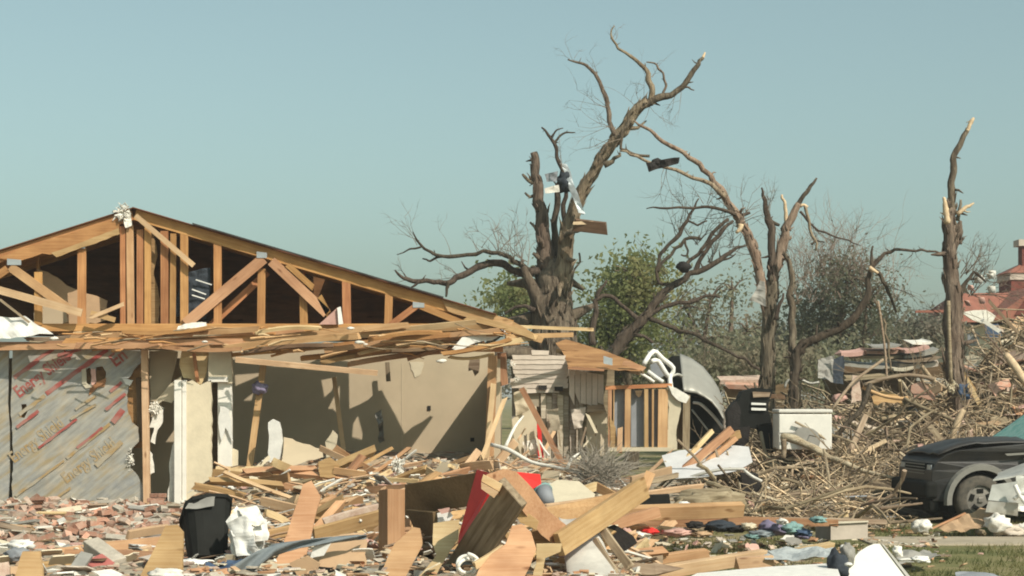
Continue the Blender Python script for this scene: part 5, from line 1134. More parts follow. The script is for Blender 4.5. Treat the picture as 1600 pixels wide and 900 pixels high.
# long pieces one can tell apart
wire('bent_pole', [(1348, 605, 32), (1365, 613, 31.9), (1385, 620, 31.8), (1410, 623, 31.7), (1418, 621, 31.7)], .035, M['pine'], 'pale curved pole lying across the brush pile left of centre', 'pole')
wire('bent_pole', [(1412, 622, 31.6), (1440, 636, 31.5), (1470, 648, 31.4), (1490, 657, 31.3)], .035, M['stick'], 'tan pole carrying on right and down from the curved pole', 'pole')
wire('thin_rod', [(1372, 470, 33), (1378, 510, 33), (1383, 550, 33), (1386, 595, 33)], .022, M['old_wood'], 'thin upright rod standing behind the brush pile', 'rod')
wire('thin_rod', [(1482, 470, 32), (1483, 520, 32), (1486, 600, 32)], .035, M['old_wood'], 'pale upright pole leaning beside the snapped trunk', 'pole')
wire('bent_pole', [(1300, 640, 31.5), (1330, 600, 31.7), (1352, 582, 31.8), (1380, 562, 31.9)], .03, M['old_wood'], 'grey branch rising over the freezer pile to the right', 'branch')
wire('bent_pole', [(1350, 602, 31.9), (1380, 592, 31.9), (1420, 586, 31.9), (1460, 592, 31.9)], .04, M['old_wood'], 'grey arching branch above the curved pole', 'branch')
wire('bent_pole', [(1440, 572, 34), (1460, 596, 34), (1490, 610, 34), (1540, 612, 34)], .045, M['stick'], 'arched tan branch on the right brush pile', 'branch')
wire('bent_pole', [(1300, 690, 30.5), (1325, 660, 30.5), (1345, 640, 30.6), (1360, 600, 30.8)], .045, M['bark_dark'], 'dark branch standing up right of the freezer', 'branch')
wire('pale_log', [(1572, 555, 33), (1584, 570, 32.8), (1604, 600, 32.6)], [.07, .08, .07], M['torn_wood'], 'pale stripped log pointing down at the right edge', 'log', sides=8)
wire('pale_log', [(1486, 690, 31), (1496, 660, 31), (1506, 640, 31)], [.05, .06, .04], M['torn_wood'], 'pale stub of log standing in the right brush pile', 'log', sides=8)
for i, a in enumerate(((1485, 553, 34, 1522, 612, 33.6, 9, 'pine', 'orange tan board slanting below the snapped trunk'), (1508, 590, 33.5, 1530, 630, 33.2, 7, 'pine_pale', 'pale board below the slanting orange tan board'), (1545, 470, 33, 1590, 520, 33, 5, 'stick', 'thin pole slanting down before the red roof'), (1535, 500, 32.5, 1562, 518, 32.5, 6, 'white_cloth', 'short white pole before the red roofed house'),
                           (1330, 700, 29.6, 1352, 650, 30.2, 9, 'old_wood', 'grey board propped upright right of the freezer'), (1340, 710, 29.3, 1385, 688, 29.6, 5, 'torn_wood', 'pale splinter below the propped grey board'), (1452, 665, 30.6, 1492, 712, 30.2, 9, 'stick', 'thick tan branch leaning above the bonnet of the dark car'))):
    top(pxbeam('board', a[0], a[1], a[2], a[3], a[4], a[5], a[6], M[a[7]], .05, .2, jag=.04), a[8], 'board')
top(panel('tile_panel', torn([(1424, 602), (1438, 597), (1456, 612), (1462, 626), (1440, 620), (1428, 622)], 2.4, 6, 3), lambda x, y: 32.5-(y-600)*.01, M['brick'], .05), 'terracotta coloured slab lying in the brush pile', 'slab')
top(panel('tile_panel', torn([(1362, 620), (1380, 610), (1404, 618), (1410, 630), (1384, 628), (1366, 634)], 2.2, 6, 4), lambda x, y: 32.3-(y-600)*.01, M['pine_red'], .05), 'rust orange board lying left of the terracotta slab', 'board')
top(panel('tile_panel', torn([(1332, 586), (1344, 588), (1346, 626), (1330, 630)], 1.2, 7, 4), 31.9, M['brick_pale'], .05), 'narrow brown slab standing in the left brush pile', 'slab')
top(panel('tile_panel', torn([(1544, 602), (1560, 597), (1576, 592), (1580, 604), (1564, 610), (1556, 620)], 2.2, 6, 4), lambda x, y: 33.2-(y-600)*.012, M['brick'], .05), 'rusty brown slab on the right brush pile', 'slab')
top(crumple('blue_cloth', P(1497, 597, 32.8), P(1510, 594, 32.7), P(1514, 622, 32.5), P(1500, 626, 32.6), M['navy'], 14, .16, 4, 3), 'blue cloth hanging in the right brush pile', 'cloth')
top(shreds('white_tuft', P(1486, 602, 32.4), (.1, .1, .14), M['drywall_cream'], 3, 80), 'cream tuft left of the blue cloth', 'insulation')
top(crumple('dark_cloth', P(1303, 560, 33.5), P(1318, 556, 33.5), P(1318, 600, 33.3), P(1300, 598, 33.3), M['denim'], 10, .06, 5, 5), 'dark cloth hanging above the left brush pile', 'cloth')
top(crumple('grey_cloth', P(1278, 560, 34), P(1304, 556, 34), P(1300, 596, 33.8), P(1280, 590, 33.8), M['grey'], 10, .1, 5, 8), 'grey crumpled cloth left of the dark cloth', 'cloth')
top(lump('pink_rag', P(1312, 622, 31.9), (.12, .1, .07), M['pink'], 8, .5), 'pink rag on the brush pile above the freezer', 'rag')
# collapsed building behind the piles
cb = thing('collapsed_building', 'collapsed low building with grey sheets and dark gaps behind the brush piles', 'building', tuple(P(1390, 0, 42).xy)+(0,))
panel('wall', torn([(1290, 572), (1480, 566), (1480, 640), (1290, 640)], 2, 20, 2), 42.2, M['dark_wood'], .2, cb)  # dark brown panel painting the shadow gap under the roof sheets
for i, (x0, y0, x1, y1, h, mt) in enumerate(((1312, 566, 1400, 572, 5, 'grey_metal'), (1396, 570, 1466, 566, 7, 'siding'), (1330, 556, 1440, 552, 5, 'old_wood'), (1410, 556, 1465, 545, 4, 'grey_metal'), (1424, 534, 1452, 532, 4, 'white_cloth'), (1345, 548, 1410, 546, 5, 'brick'), (1312, 552, 1352, 548, 6, 'pink'), (1400, 562, 1462, 558, 4, 'old_wood'), (1320, 590, 1400, 582, 4, 'old_wood'), (1430, 590, 1480, 596, 5, 'grey_metal'), (1360, 540, 1400, 538, 3, 'grey'), (1392, 575, 1420, 573, 4, 'cream'), (1408, 548, 1442, 541, 5, 'pink'))):
    pxbeam('roof_sheet', x0, y0, 41.6-i*.03, x1, y1, 41.7-i*.03, h, M[mt], .5, .15, cb, jag=.1, bend=.03)
# low red debris left of the forked tree
ld = thing('broken_roof', 'low broken reddish roof scraps left of the forked tree', 'roof', tuple(P(1165, 610, 40)))
pxbeam('roof_sheet', 1128, 594, 40, 1200, 592, 40, 6, M['brick_pale'], .5, .2, ld, jag=.1)
pxbeam('roof_sheet', 1134, 600, 39.8, 1188, 602, 39.8, 7, M['brick'], .4, .3, ld, jag=.1)
panel('wall', torn([(1130, 604), (1180, 606), (1178, 630), (1140, 634)], 1.5, 9, 4), 40.1, M['cardboard'], .1, ld)
panel('wall', torn([(1180, 604), (1236, 600), (1240, 650), (1180, 650)], 1.5, 9, 4), 40.3, M['dark_wood'], .1, ld)
wire('tube', [(1226, 606, 39.5), (1232, 594, 39.5), (1250, 593, 39.5), (1266, 599, 39.5), (1280, 597, 39.5)], .03, M['grey_metal'], None, None, parent=ld)
rd = random.Random(31)
mb = MB()
for i in range(600):
    x = rd.uniform(1100, 1330); Y = rd.uniform(34, 40); p = P(x, rd.uniform(600, 650), Y)
    p.z = max(.1, rd.uniform(.3, 1.9)*(.5+.5*rd.random()))
    mb.add(tube(stick_pts(p, rd.uniform(.3, 1.3), rd.uniform(-.8, .8), rd.gauss(0, .5), rd), [.02, .018, .015, .008], 4, smooth_steps=1), rd.choice((0, 1, 1)))
tag(mb.build('brush_sticks', [M['old_wood'], M['bark']]), 'tangle of sticks in the gap behind the freezer', 'sticks', kind='stuff')
# ---- red roofed house far right
YH = 60.0
rh = thing('red_roofed_house', 'distant cream house with a red roof and dark brick chimney', 'house', tuple(P(1600, 0, YH).xy)+(0,))
hx0, hx1 = P(1502, 0, YH).x, P(1790, 0, YH).x
obj('wall', *boxvf(((hx0+hx1)/2, YH+4, 2.1), (hx1-hx0-.6, 8, 4.2)), M['cream'], rh)
e0 = CZ+(HY-504)/F*YH; t0_ = CZ+(HY-462)/F*YH
ym = YH+4
vs = [(hx0-.3, YH-.4, e0), (hx1, YH-.4, e0), (hx1, YH+8.4, e0), (hx0-.3, YH+8.4, e0), (hx0+.3, ym-2, t0_+.2), (hx1-3, ym-2, t0_+.2)]
obj('roof', vs, [(0, 1, 5, 4), (1, 2, 5), (2, 3, 4, 5), (3, 0, 4), (0, 3, 2, 1)], M['roof_red'], rh)
obj('fascia', *boxvf(((hx0+hx1)/2+1, YH-.45, e0-.12), (hx1-hx0-2, .08, .2)), M['white_paint'], rh)
gx = P(1600, 0, YH-1).x
gz = CZ+(HY-500)/F*(YH-1)
obj('dormer', [(gx-1.1, YH-1, gz), (gx+1.6, YH-1, gz), (gx+.5, YH-1, gz+1.15), (gx-1.1, YH+4, gz), (gx+1.6, YH+4, gz), (gx+.5, YH+4, gz+1.15)], [(0, 1, 2), (0, 2, 5, 3), (1, 4, 5, 2), (3, 5, 4), (0, 3, 4, 1)], M['roof_red'], rh)
panel('dormer_gable', [(1586, 492), (1602, 468), (1630, 492)], YH-1.05, M['brick_red'], .04, rh)
def bxw(name, x0, y0, x1, y1, Y, d, mat): pbox(name, x0, y0, x1, y1, Y, d, M[mat], rh)
bxw('chimney', 1580, 434, 1640, 472, YH+3, 1.6, 'brick_red')
bxw('chimney_band', 1578, 426, 1642, 437, YH+2.95, 1.7, 'siding')
cx0, cx1 = P(1574, 0, YH+2.9).x, P(1646, 0, YH+2.9).x; cz0 = CZ+(HY-426)/F*(YH+2.9)
obj('chimney_cap', [(cx0, YH+2.9, cz0), (cx1, YH+2.9, cz0), (cx1, YH+4.7, cz0), (cx0, YH+4.7, cz0), ((cx0+cx1)/2, YH+3.8, cz0+.42)], [(0, 1, 4), (1, 2, 4), (2, 3, 4), (3, 0, 4), (3, 2, 1, 0)], M['roof_red'], rh)
bxw('finial', 1597, 384, 1622, 418, YH+3.5, .5, 'brick_red'); bxw('finial_cap', 1592, 374, 1628, 384, YH+3.4, .7, 'siding')
panel('white_soffit', torn([(1502, 488), (1540, 484), (1556, 494), (1548, 508), (1520, 500)], 1.5, 9, 3), YH-6, M['white_cloth'], .1, rh)
panel('dark_window', [(1512, 520), (1530, 520), (1530, 540), (1512, 540)], YH-.05, M['bluegrey_panel'], .03, rh)
panel('blue_panel', torn([(1538, 508), (1560, 506), (1566, 528), (1542, 530)], 1, 8, 3), YH-6, M['navy'], .05, rh)
top(pxbeam('red_beam', 1430, 487, 45, 1480, 486, 45, 4, M['roof_red'], .1), 'thin red beam behind the snapped trunk', 'beam')

# ================================================================ dark car at the right
psi = R(6)
wx, wy = P(1530, 0, 26.0).x, 26.0
car = put('damaged_car', None, None, None)
fwd = Vector((-math.cos(psi), -math.sin(psi), 0))
org = Vector((wx, wy, 0))-fwd*1.35-Vector((math.sin(psi), -math.cos(psi), 0))*.82
cm = Matrix.Translation(org) @ Matrix.Rotation(math.pi+psi, 4, 'Z')
car.matrix_world = cm; WM[car.name] = cm
tag(car, 'battered black off road car facing left with grey wheel arch flare', 'car')
def cobj(name, vs, fs, mat, parent=None, smooth=False):
    me = mesh_from(name, vs, fs)
    if smooth: me.polygons.foreach_set('use_smooth', [True]*len(me.polygons))
    return put(name, me, mat, cm, parent or car)
M['car_black'] = mat_plain('dusty_black_paint', (0.016, 0.0155, 0.0155), .45, var=.3, scale=2.5, bump=.03, col2=(.04, .036, .031), rnd=0, spec=.35)
M['tyre'] = mat_plain('tyre', (.05, .047, .04), .9, var=.3, scale=10, col2=(.13, .11, .085), rnd=0)
M['flare'] = mat_plain('flare', (.20, .19, .165), .6, var=.15, scale=4, rnd=0)
M['rim'] = mat_plain('rim', (.24, .22, .19), .6, var=.2, scale=6, metal=.4, rnd=0)
M['car_glass'] = mat_plain('green_glass', (.07, .26, .21), .25, var=.3, scale=9, col2=(.25, .42, .35), bump=.2, rnd=0, spec=.6)
def arch(cx, r, n=14): return [(cx+r*math.cos(math.pi*i/n), .34+r*math.sin(math.pi*i/n)) for i in range(n+1)]
fa = [p for p in arch(1.35, .46)]          # from front (+x) over to the rear
ra = [p for p in arch(-1.25, .46)]
prof = [(2.02, .34), (2.04, .62), (2.03, .78), (1.97, .91), (1.86, 1.0), (1.68, 1.07), (1.3, 1.115), (.78, 1.16), (.5, 1.185), (-2.2, 1.18), (-2.32, 1.0), (-2.34, .4), (-1.9, .34)]
low = [(-1.71, .34)]
side = prof[:-1]+[(-1.8, .34)]+ra[::-1][0:0]+[(x, z) for x, z in reversed(ra)]+[(x, z) for x, z in reversed(fa)]
# walk: front-bottom -> up -> rear-bottom -> rear arch (rear to front) -> sill -> front arch (rear to front)
def body_side(y0, y1):
    flat = [[Vector((p[0], p[1], 0)) for p in side]]; tr = tessellate_polygon(flat); n = len(side)
    return tr, n
tr, n = body_side(0, 0)
vs = []; fs = []
def wid(x, z): return .90-.05*max(0, (z-.75))*1.2-(.16*max(0, (x-1.55)/.5)**2 if x > 1.55 else 0)
for s in (1, -1):
    for (x, z) in side: vs.append((x, s*wid(x, z), z))
for a, b, c in tr:
    va, vb, vc = [Vector(vs[i]) for i in (a, b, c)]
    up = (vb-va).cross(vc-va).y > 0
    fs.append((a, b, c) if up else (c, b, a)); fs.append((c+n, b+n, a+n) if up else (a+n, b+n, c+n))
for i in range(n):
    j = (i+1) % n; fs.append((i, j, j+n, i+n))
bd = cobj('body', vs, fs, M['car_black']); bevel(bd, .035, 3)
# bonnet, buckled
vs = []; fs = []
for i in range(13):
    for j in range(13):
        u, v = i/12, j/12; x = 1.93-1.35*u; y = (-.80+1.6*v)*(1-.08*(1-u))
        z = .975+.215*(1-(1-u)**3.2)+.05*(1-(2*v-1)**2)+.035*noise.noise(Vector((u*4, v*5, 3)))*(.4+u)+(.03 if v > .8 and u < .5 else 0)
        vs.append((x, y, z))
for i in range(12):
    for j in range(12):
        a = i*13+j; fs.append((a, a+1, a+14, a+13))
solid(cobj('bonnet', vs, fs, M['car_black'], smooth=True), .025)
# front: bumper, grille, lamps
bm_ = [cobj('bumper', *boxvf((2.05, 0, .50), (.2, 1.62, .26)), M['black'])]
bevel(bm_[0], .06, 3)
bevel(cobj('valance', *boxvf((1.99, 0, .28), (.16, 1.5, .2)), M['black']), .04)
gr = cobj('grille', *boxvf((2.0, 0, .79), (.06, .9, .18)), M['black'])
for k in range(4): cobj('slat', *boxvf((2.035, 0, .725+k*.045), (.02, .88, .015)), M['flare'], gr)
for s in (1, -1):
    hl = cobj('headlight', *boxvf((1.96, s*.60, .80), (.1, .26, .17)), M['black']); bevel(hl, .03)
    cobj('lens', *boxvf((2.015, s*.60, .81), (.02, .18, .1)), M['galv'], hl)
    cobj('indicator', *boxvf((2.06, s*.66, .6), (.1, .12, .05)), M['flare'])
# flares and wheels
def ring_flare(cx, s):
    vs = []; fs = []; k = 18
    for i in range(k+1):
        a = math.pi*(i/k)*1.06-.1
        for (r, yy) in ((.445, .86), (.455, .955), (.53, .955), (.55, .87)):
            vs.append((cx+r*math.cos(a), s*yy, .34+r*math.sin(a)))
    for i in range(k):
        for q in range(4):
            a = i*4+q; b = i*4+(q+1) % 4; fs.append((a, b, b+4, a+4))
    fs.append((0, 1, 2, 3)); fs.append(tuple(k*4+q for q in (3, 2, 1, 0)))
    return cobj('wheel_arch_flare', vs, fs, M['flare'])
def lathe(prof_, cx, cy, cz, s, seg=28):
    vs = []; fs = []; m = len(prof_)
    for i in range(seg):
        a = 2*math.pi*i/seg
        for (r, y) in prof_: vs.append((cx+r*math.cos(a), cy+s*y, cz+r*math.sin(a)))
    for i in range(seg):
        for q in range(m-1):
            a = i*m+q; b = ((i+1) % seg)*m+q; fs.append((a, b, b+1, a+1))
    return vs, fs
def wheel(cx, s):
    cy = s*.78; cz = .36
    w = put('wheel', None, None, cm @ Matrix.Translation((cx, cy, cz)), car)
    v, f = lathe([(.215, -.1), (.30, -.12), (.352, -.10), (.368, -.06), (.368, .06), (.352, .10), (.30, .125), (.215, .11)], cx, cy, cz, s)
    o = cobj('tyre', v, f, M['tyre'], w, True)
    v, f = lathe([(.222, -.1), (.222, .095), (.205, .10), (.195, .07), (.06, .085), (.0, .09)], cx, cy, cz, s)
    o = cobj('rim', v, f, M['rim'], w)
    mbv = []; mbf = []
    for k in range(5):
        a = 2*math.pi*k/5+.3
        v, f = boxvf((cx+.13*math.cos(a), cy+s*.078, cz+.13*math.sin(a)), (.06, .03, .09), Matrix.Rotation(-a, 3, 'Y'))
        cobj('rim_opening', v, f, M['black'], w)
    bevel(cobj('hub', *boxvf((cx, cy+s*.095, cz), (.08, .03, .08)), M['rim'], w), .02)
for cx in (1.35, -1.25):
    for s in (1, -1):
        ring_flare(cx, s); wheel(cx, s)
    cobj('wheel_well', *boxvf((cx, 0, .5), (.86, 1.5, .66)), M['black'])
# cabin with shattered green windscreen
cab = [(.62, 1.15), (-.12, 1.68), (-1.95, 1.7), (-2.25, 1.18)]
vs = [(x, s*(.80 if z < 1.3 else .66), z) for s in (1, -1) for x, z in cab]
def strip(a, b, w, nm='pillar'):
    A = Vector(a); B = Vector(b)
    v = beam_mesh((B-A).length, w, w, seg=1); mm = axes_matrix(A, B, Vector((0, 1, 0)) if abs((B-A).normalized().y) < .9 else Vector((0, 0, 1)))
    return put(nm, v, M['car_black'], cm @ mm, car)
for s in (1, -1):
    y0, y1 = s*.82, s*.68
    strip((.60, y0, 1.14), (-.12, y1, 1.66), .07); strip((-.75, y0, 1.14), (-.8, y1, 1.66), .07); strip((-2.2, y0, 1.14), (-1.95, y1, 1.66), .09)
    q = [(.5, y0, 1.17), (-.7, y0, 1.17), (-.76, y1, 1.64), (-.12, y1, 1.64)]
    if s == -1: cobj('door_glass', q, [(0, 1, 2, 3)], M['car_glass'])
    strip((.5, s*.905, .95), (.5, s*.91, .4), .02, 'door_gap')
    bevel(cobj('door_mirror', *boxvf((.55, s*.98, 1.16), (.12, .18, .13)), M['black']), .03)
cobj('windscreen', [(.62, .78, 1.18), (.62, -.78, 1.18), (-.10, -.64, 1.70), (-.10, .64, 1.70)], [(0, 1, 2, 3)], M['car_glass'])
bevel(cobj('roof', *boxvf((-1.03, 0, 1.70), (1.85, 1.36, .06)), M['car_black']), .03)
cobj('seat', *boxvf((-.5, .4, 1.1), (.2, .5, .7)), M['grey']); cobj('seat', *boxvf((-.5, -.4, 1.1), (.2, .5, .7)), M['grey'])
dent = cobj('scrape', [(1.0, .905, 1.03), (.62, .905, 1.05), (.60, .905, 1.02), (.96, .905, 1.0)], [(0, 1, 2, 3)], M['flare'])
cobj('scrape', [(.72, .912, .96), (.55, .912, .74), (.50, .912, .74), (.66, .912, .96)], [(0, 1, 2, 3)], M['flare'])
# silver wreck in front of it
wc = thing('crushed_car', 'crushed silver grey car body lying in front of the black car at the right edge', 'car', tuple(P(1600, 0, 24.3).xy)+(0,))
M['silver'] = mat_plain('silver_paint', (.50, .49, .44), .4, var=.2, scale=4, bump=.05, metal=.2, rnd=0)
def cpanel(name, q, mt, n=12, amp=.04, fr=3, sd=1):
    return crumple(name, *[P(*p) for p in q], M[mt], n, amp, fr, sd, wc, .02)
cpanel('bonnet', [(1552, 752, 24.0), (1700, 715, 24.0), (1700, 690, 25.4), (1560, 742, 25.4)], 'silver', 16, .03, 2)
cpanel('wing', [(1543, 782, 23.8), (1588, 786, 23.7), (1590, 752, 23.75), (1550, 758, 23.85)], 'silver', 10, .02, 3, 3)
cpanel('wing', [(1588, 800, 23.7), (1700, 806, 23.7), (1700, 740, 23.8), (1586, 745, 23.8)], 'silver', 14, .06, 3, 5)
cpanel('inner_panel', [(1560, 800, 24.0), (1680, 808, 24.0), (1680, 745, 24.2), (1556, 756, 24.2)], 'char', 8, .03, 3, 4)
cpanel('bumper', [(1540, 800, 23.75), (1590, 806, 23.7), (1592, 786, 23.65), (1545, 783, 23.75)], 'grey_metal', 10, .03, 4, 8)
wire('strut', [(1586, 758, 23.6), (1594, 775, 23.55), (1606, 790, 23.5)], .03, M['white'], None, None, parent=wc)
wire('strut', [(1584, 780, 23.6), (1596, 772, 23.55), (1610, 770, 23.5)], .025, M['white'], None, None, parent=wc)
top(crumple('brown_sheet', P(1462, 822, 23.9), P(1545, 792, 24.2), P(1560, 824, 23.7), P(1480, 832, 23.7), M['cardboard'], 12, .07, 4, 4), 'brown crumpled sheet lying under the front wheel of the black car', 'sheet')
top(pxbeam('red_stick', 1455, 826, 23.8, 1508, 802, 24.1, 3, M['pine_red'], .03), 'reddish stick leaning over the brown crumpled sheet', 'stick')
for (x, y, sx, sy, mt, l) in ((1558, 818, .15, .11, 'white_cloth', 'pale crumpled bag below the crushed car'), (1580, 830, .2, .09, 'siding', 'pinkish crumpled cloth beside the pale bag at the right edge'), (1440, 822, .12, .09, 'white_cloth', 'whitish scrap below the front bumper of the black car'), (1600, 828, .12, .08, 'white_cloth', 'pale crumpled scrap at the right edge of the path'), (1532, 832, .06, .04, 'old_wood', 'small dark clod on the path')):
    top(lump('crumpled_bag', P(x, y, 23.7), (sx, .14, sy), M[mt], x, .5), l, 'scrap')
# ================================================================ foreground pile
rd = random.Random(5)
def plank(x1, y1, Y1_, x2, y2, Y2_, w, mt, label, roll=0., t=.045, jag=.02, cat='plank', nm='plank'):
    o = pxbeam(nm, x1, y1, Y1_, x2, y2, Y2_, w, M[mt], t, roll, jag=jag, seg=5, bend=rd.uniform(-.01, .01)); bevel(o, .004, 1)
    return top(o, label, cat)
def board(name, pts, Y, mt, label, t=.045, cat='board', th=None):
    o = panel(name, pts, Y, M[mt], t, th=th); return top(o, label, cat)
def ln(x0, Ya, x1, Yb, y0=0, dy=0):
    return lambda x, y: Ya+(Yb-Ya)*(x-x0)/(x1-x0)+dy*(y-y0)
board('plank', torn([(473, 757), (486, 751), (501, 778), (494, 800), (470, 905), (412, 905), (440, 860)], .7, 14, 3), lambda x, y: 17.4-(y-750)*.006, 'pine', 'broad pale plank leaning upright left of the cardboard sheet', .05, 'plank')
board('plank', torn([(258, 822), (276, 820), (286, 832), (284, 912), (214, 912)], .7, 14, 5), lambda x, y: 15.6-(y-820)*.006, 'pine', 'wide tan plank leaning against the black bin', .05, 'plank')
board('plank', torn([(35, 862), (62, 862), (68, 910), (20, 910)], .7, 12, 6), lambda x, y: 15.3-(y-860)*.006, 'pine', 'tan plank end sticking up at the lower left corner', .05, 'plank')
# upright post
pa, pb = P(612, 765, 17.3), P(612, 846, 17.2)
o = beam('post', pb-Vector((0, 0, .4)), pa, .19, .19, M['pine'], Vector((0.62, -1, 0)), 0); bevel(o, .006); top(o, 'stout square pine post standing upright in the foreground pile', 'post')
# dark shaded boards
def quad_board(name, c, mt, th, label, cat='board'):
    v = [P(*p) for p in c]; th = Vector(th); vs = v+[p+th for p in v]
    o = obj(name, vs, [(3, 2, 1, 0), (4, 5, 6, 7), (0, 1, 5, 4), (1, 2, 6, 5), (2, 3, 7, 6), (3, 0, 4, 7)], M[mt]); bevel(o, .006, 1)
    return top(o, label, cat)
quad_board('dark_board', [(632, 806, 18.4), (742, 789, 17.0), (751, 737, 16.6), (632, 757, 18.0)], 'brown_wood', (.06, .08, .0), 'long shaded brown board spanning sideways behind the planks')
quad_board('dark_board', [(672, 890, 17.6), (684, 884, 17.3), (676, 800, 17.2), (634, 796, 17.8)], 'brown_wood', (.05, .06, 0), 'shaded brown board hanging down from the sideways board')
for x in (648, 662): pass
board('plank', torn([(645, 824), (656, 826), (661, 850), (645, 880), (628, 915), (582, 915), (600, 885), (616, 850)], .6, 14, 8), lambda x, y: 16.2-(y-824)*.007, 'pine', 'pale plank with a pointed top before the shaded board', .05, 'plank')
board('plank', torn([(677, 818), (718, 812), (716, 842), (698, 870), (672, 915), (640, 915), (664, 890), (682, 868), (676, 850)], .6, 14, 9), lambda x, y: 16.0-(y-812)*.007, 'pine_pale', 'pale plank leaning left of the red sheet', .05, 'plank')
# red sheet folded behind the planks
vs = [P(746, 734, 16.6), P(776, 742, 16.1), P(772, 800, 16.1), P(716, 862, 16.3), P(718, 835, 16.8), P(800, 737, 16.7), P(843, 741, 17.0), P(845, 756, 17.0), P(826, 768, 16.8)]
rs = obj('red_sheet', vs, [(0, 1, 2, 3, 4), (1, 5, 6, 7, 8, 2)], M['red']); solid(rs, .012); top(rs, 'folded red plastic sheet wedged behind the foreground planks', 'sheet')
# big shaded timber and its lit edge
A = P(802, 768, 15.2); B = P(712, 905, 16.3); xx = (B-A).normalized(); yy_ = Vector((.65, .65, .36)); yy_ = (yy_-xx*yy_.dot(xx)).normalized()
o = beam('timber', A, B, .075, .30, M['old_wood'], xx.cross(yy_), 0); bevel(o, .006, 1); top(o, 'thick shaded timber leaning up right across the red sheet', 'timber')
# slanting plank with bright upper face
board('timber', torn([(760, 742), (786, 733), (806, 737), (834, 766), (858, 800), (906, 838), (902, 850), (878, 860), (845, 835), (812, 792), (775, 772), (756, 762)], .5, 16, 2), lambda x, y: 15.15+(x-760)*.007, 'pine', 'broken timber slanting down right from the top of the pile', .10, 'timber')
board('block', [(755, 742), (785, 757), (780, 768), (752, 752)], 15.05, 'pine_pale', 'sawn end of a double timber at the top of the pile', .12, 'timber')
board('block', [(752, 754), (779, 769), (772, 778), (752, 764)], 15.0, 'pine_pale', 'lower sawn end of the double timber at the top of the pile', .12, 'timber')
board('plank', torn([(804, 800), (812, 792), (842, 815), (838, 828), (812, 816)], .4, 12, 3), 15.6, 'pine', 'short cut board lying under the slanting timber', .05)
board('shade_board', torn([(836, 812), (888, 852), (876, 866), (846, 848), (838, 856), (828, 840)], .6, 12, 3), 16.1, 'pine_red', 'red brown timber in the shade under the big right plank', .12, 'timber')  # darker board painting the shaded lower face of the slanting timber
# large planks to the right
plank(872, 852, 15.8, 1006, 762, 17.2, 36, 'pine', 'large pine plank rising right out of the foreground pile', .25, .07)
board('plank', torn([(828, 798), (900, 784), (960, 770), (990, 772), (960, 806), (910, 840), (880, 848), (850, 826)], .7, 16, 3), ln(828, 16.8, 990, 17.6), 'pine', 'wide knotty plank behind the large rising plank', .05, 'plank')
plank(850, 792, 17.4, 985, 772, 18.4, 8, 'pine_pale', 'thin pale strip along the top of the wide knotty plank', .2, .04)
# front rounded plank
board('plank', torn([(800, 822), (815, 819), (830, 832), (838, 858), (828, 885), (812, 915), (738, 915), (748, 890), (768, 866), (790, 850)], .6, 14, 3), lambda x, y: 14.9-(y-820)*.006, 'pine', 'broad tan plank with rounded end at the front of the pile', .05, 'plank')
plank(742, 884, 14.5, 786, 856, 14.8, 12, 'pine_pale', 'yellow edged strip lying on the broad tan plank', .3, .04)
board('plank', torn([(838, 850), (878, 850), (876, 862), (852, 872), (846, 905), (828, 915), (838, 880)], .6, 10, 3), 15.4, 'pine_pale', 'pale splintered offcut right of the broad tan plank', .05)
# hose coil
def coil(name, px, py, Y, rr, r, turns, mt, label, cat):
    pts = []
    for i in range(int(turns*12)+1):
        a = i/12*2*math.pi; pts.append(P(px, py, Y)+Vector((math.cos(a)*rr*(1+.08*math.sin(a*1.7)), math.sin(i*.9)*.05, math.sin(a)*rr*.85+i*.002)))
    vf = tube(pts, [r]*len(pts), 6); return top(obj(name, vf[0], vf[1], M[mt], None, True), label, cat)
coil('hose_coil', 731, 889, 14.6, .085, .016, 2.3, 'white_cloth', 'pale coil of hose lying at the front of the pile', 'hose')
# white curved shell
M['dirty_white'] = mat_plain('dirty_white', (.60, .57, .51), .6, var=.3, scale=3)
vs = []; fs = []
for i in range(9):
    for j in range(13):
        t = i/8; a = -1.5+3.0*j/12
        c = P(898+30*t, 802+112*t, 17.0-1.3*t); vs.append(c+Vector((math.sin(a)*.20*(.75+.35*t), -math.cos(a)*.2, math.sin(a)*.03-.04*math.cos(a))))
for i in range(8):
    for j in range(12):
        a = i*13+j; fs.append((a, a+1, a+14, a+13))
top(solid(obj('curved_shell', vs, fs, M['dirty_white'], None, True), .012), 'white curved plastic shell lying at the front right of the pile', 'shell')
plank(935, 816, 16.6, 985, 886, 16.0, 13, 'old_wood', 'weathered narrow board slanting beside the white shell', .3)
plank(930, 842, 16.4, 962, 892, 15.9, 8, 'old_wood', 'thinner weathered slat left of the slanting narrow board', .3)
board('dark_scrap', torn([(940, 828), (960, 820), (990, 838), (996, 848), (975, 862), (960, 850)], 1, 9, 3), 17.0, 'char', 'dark scrap in the hollow beside the weathered boards', .06, 'scrap')
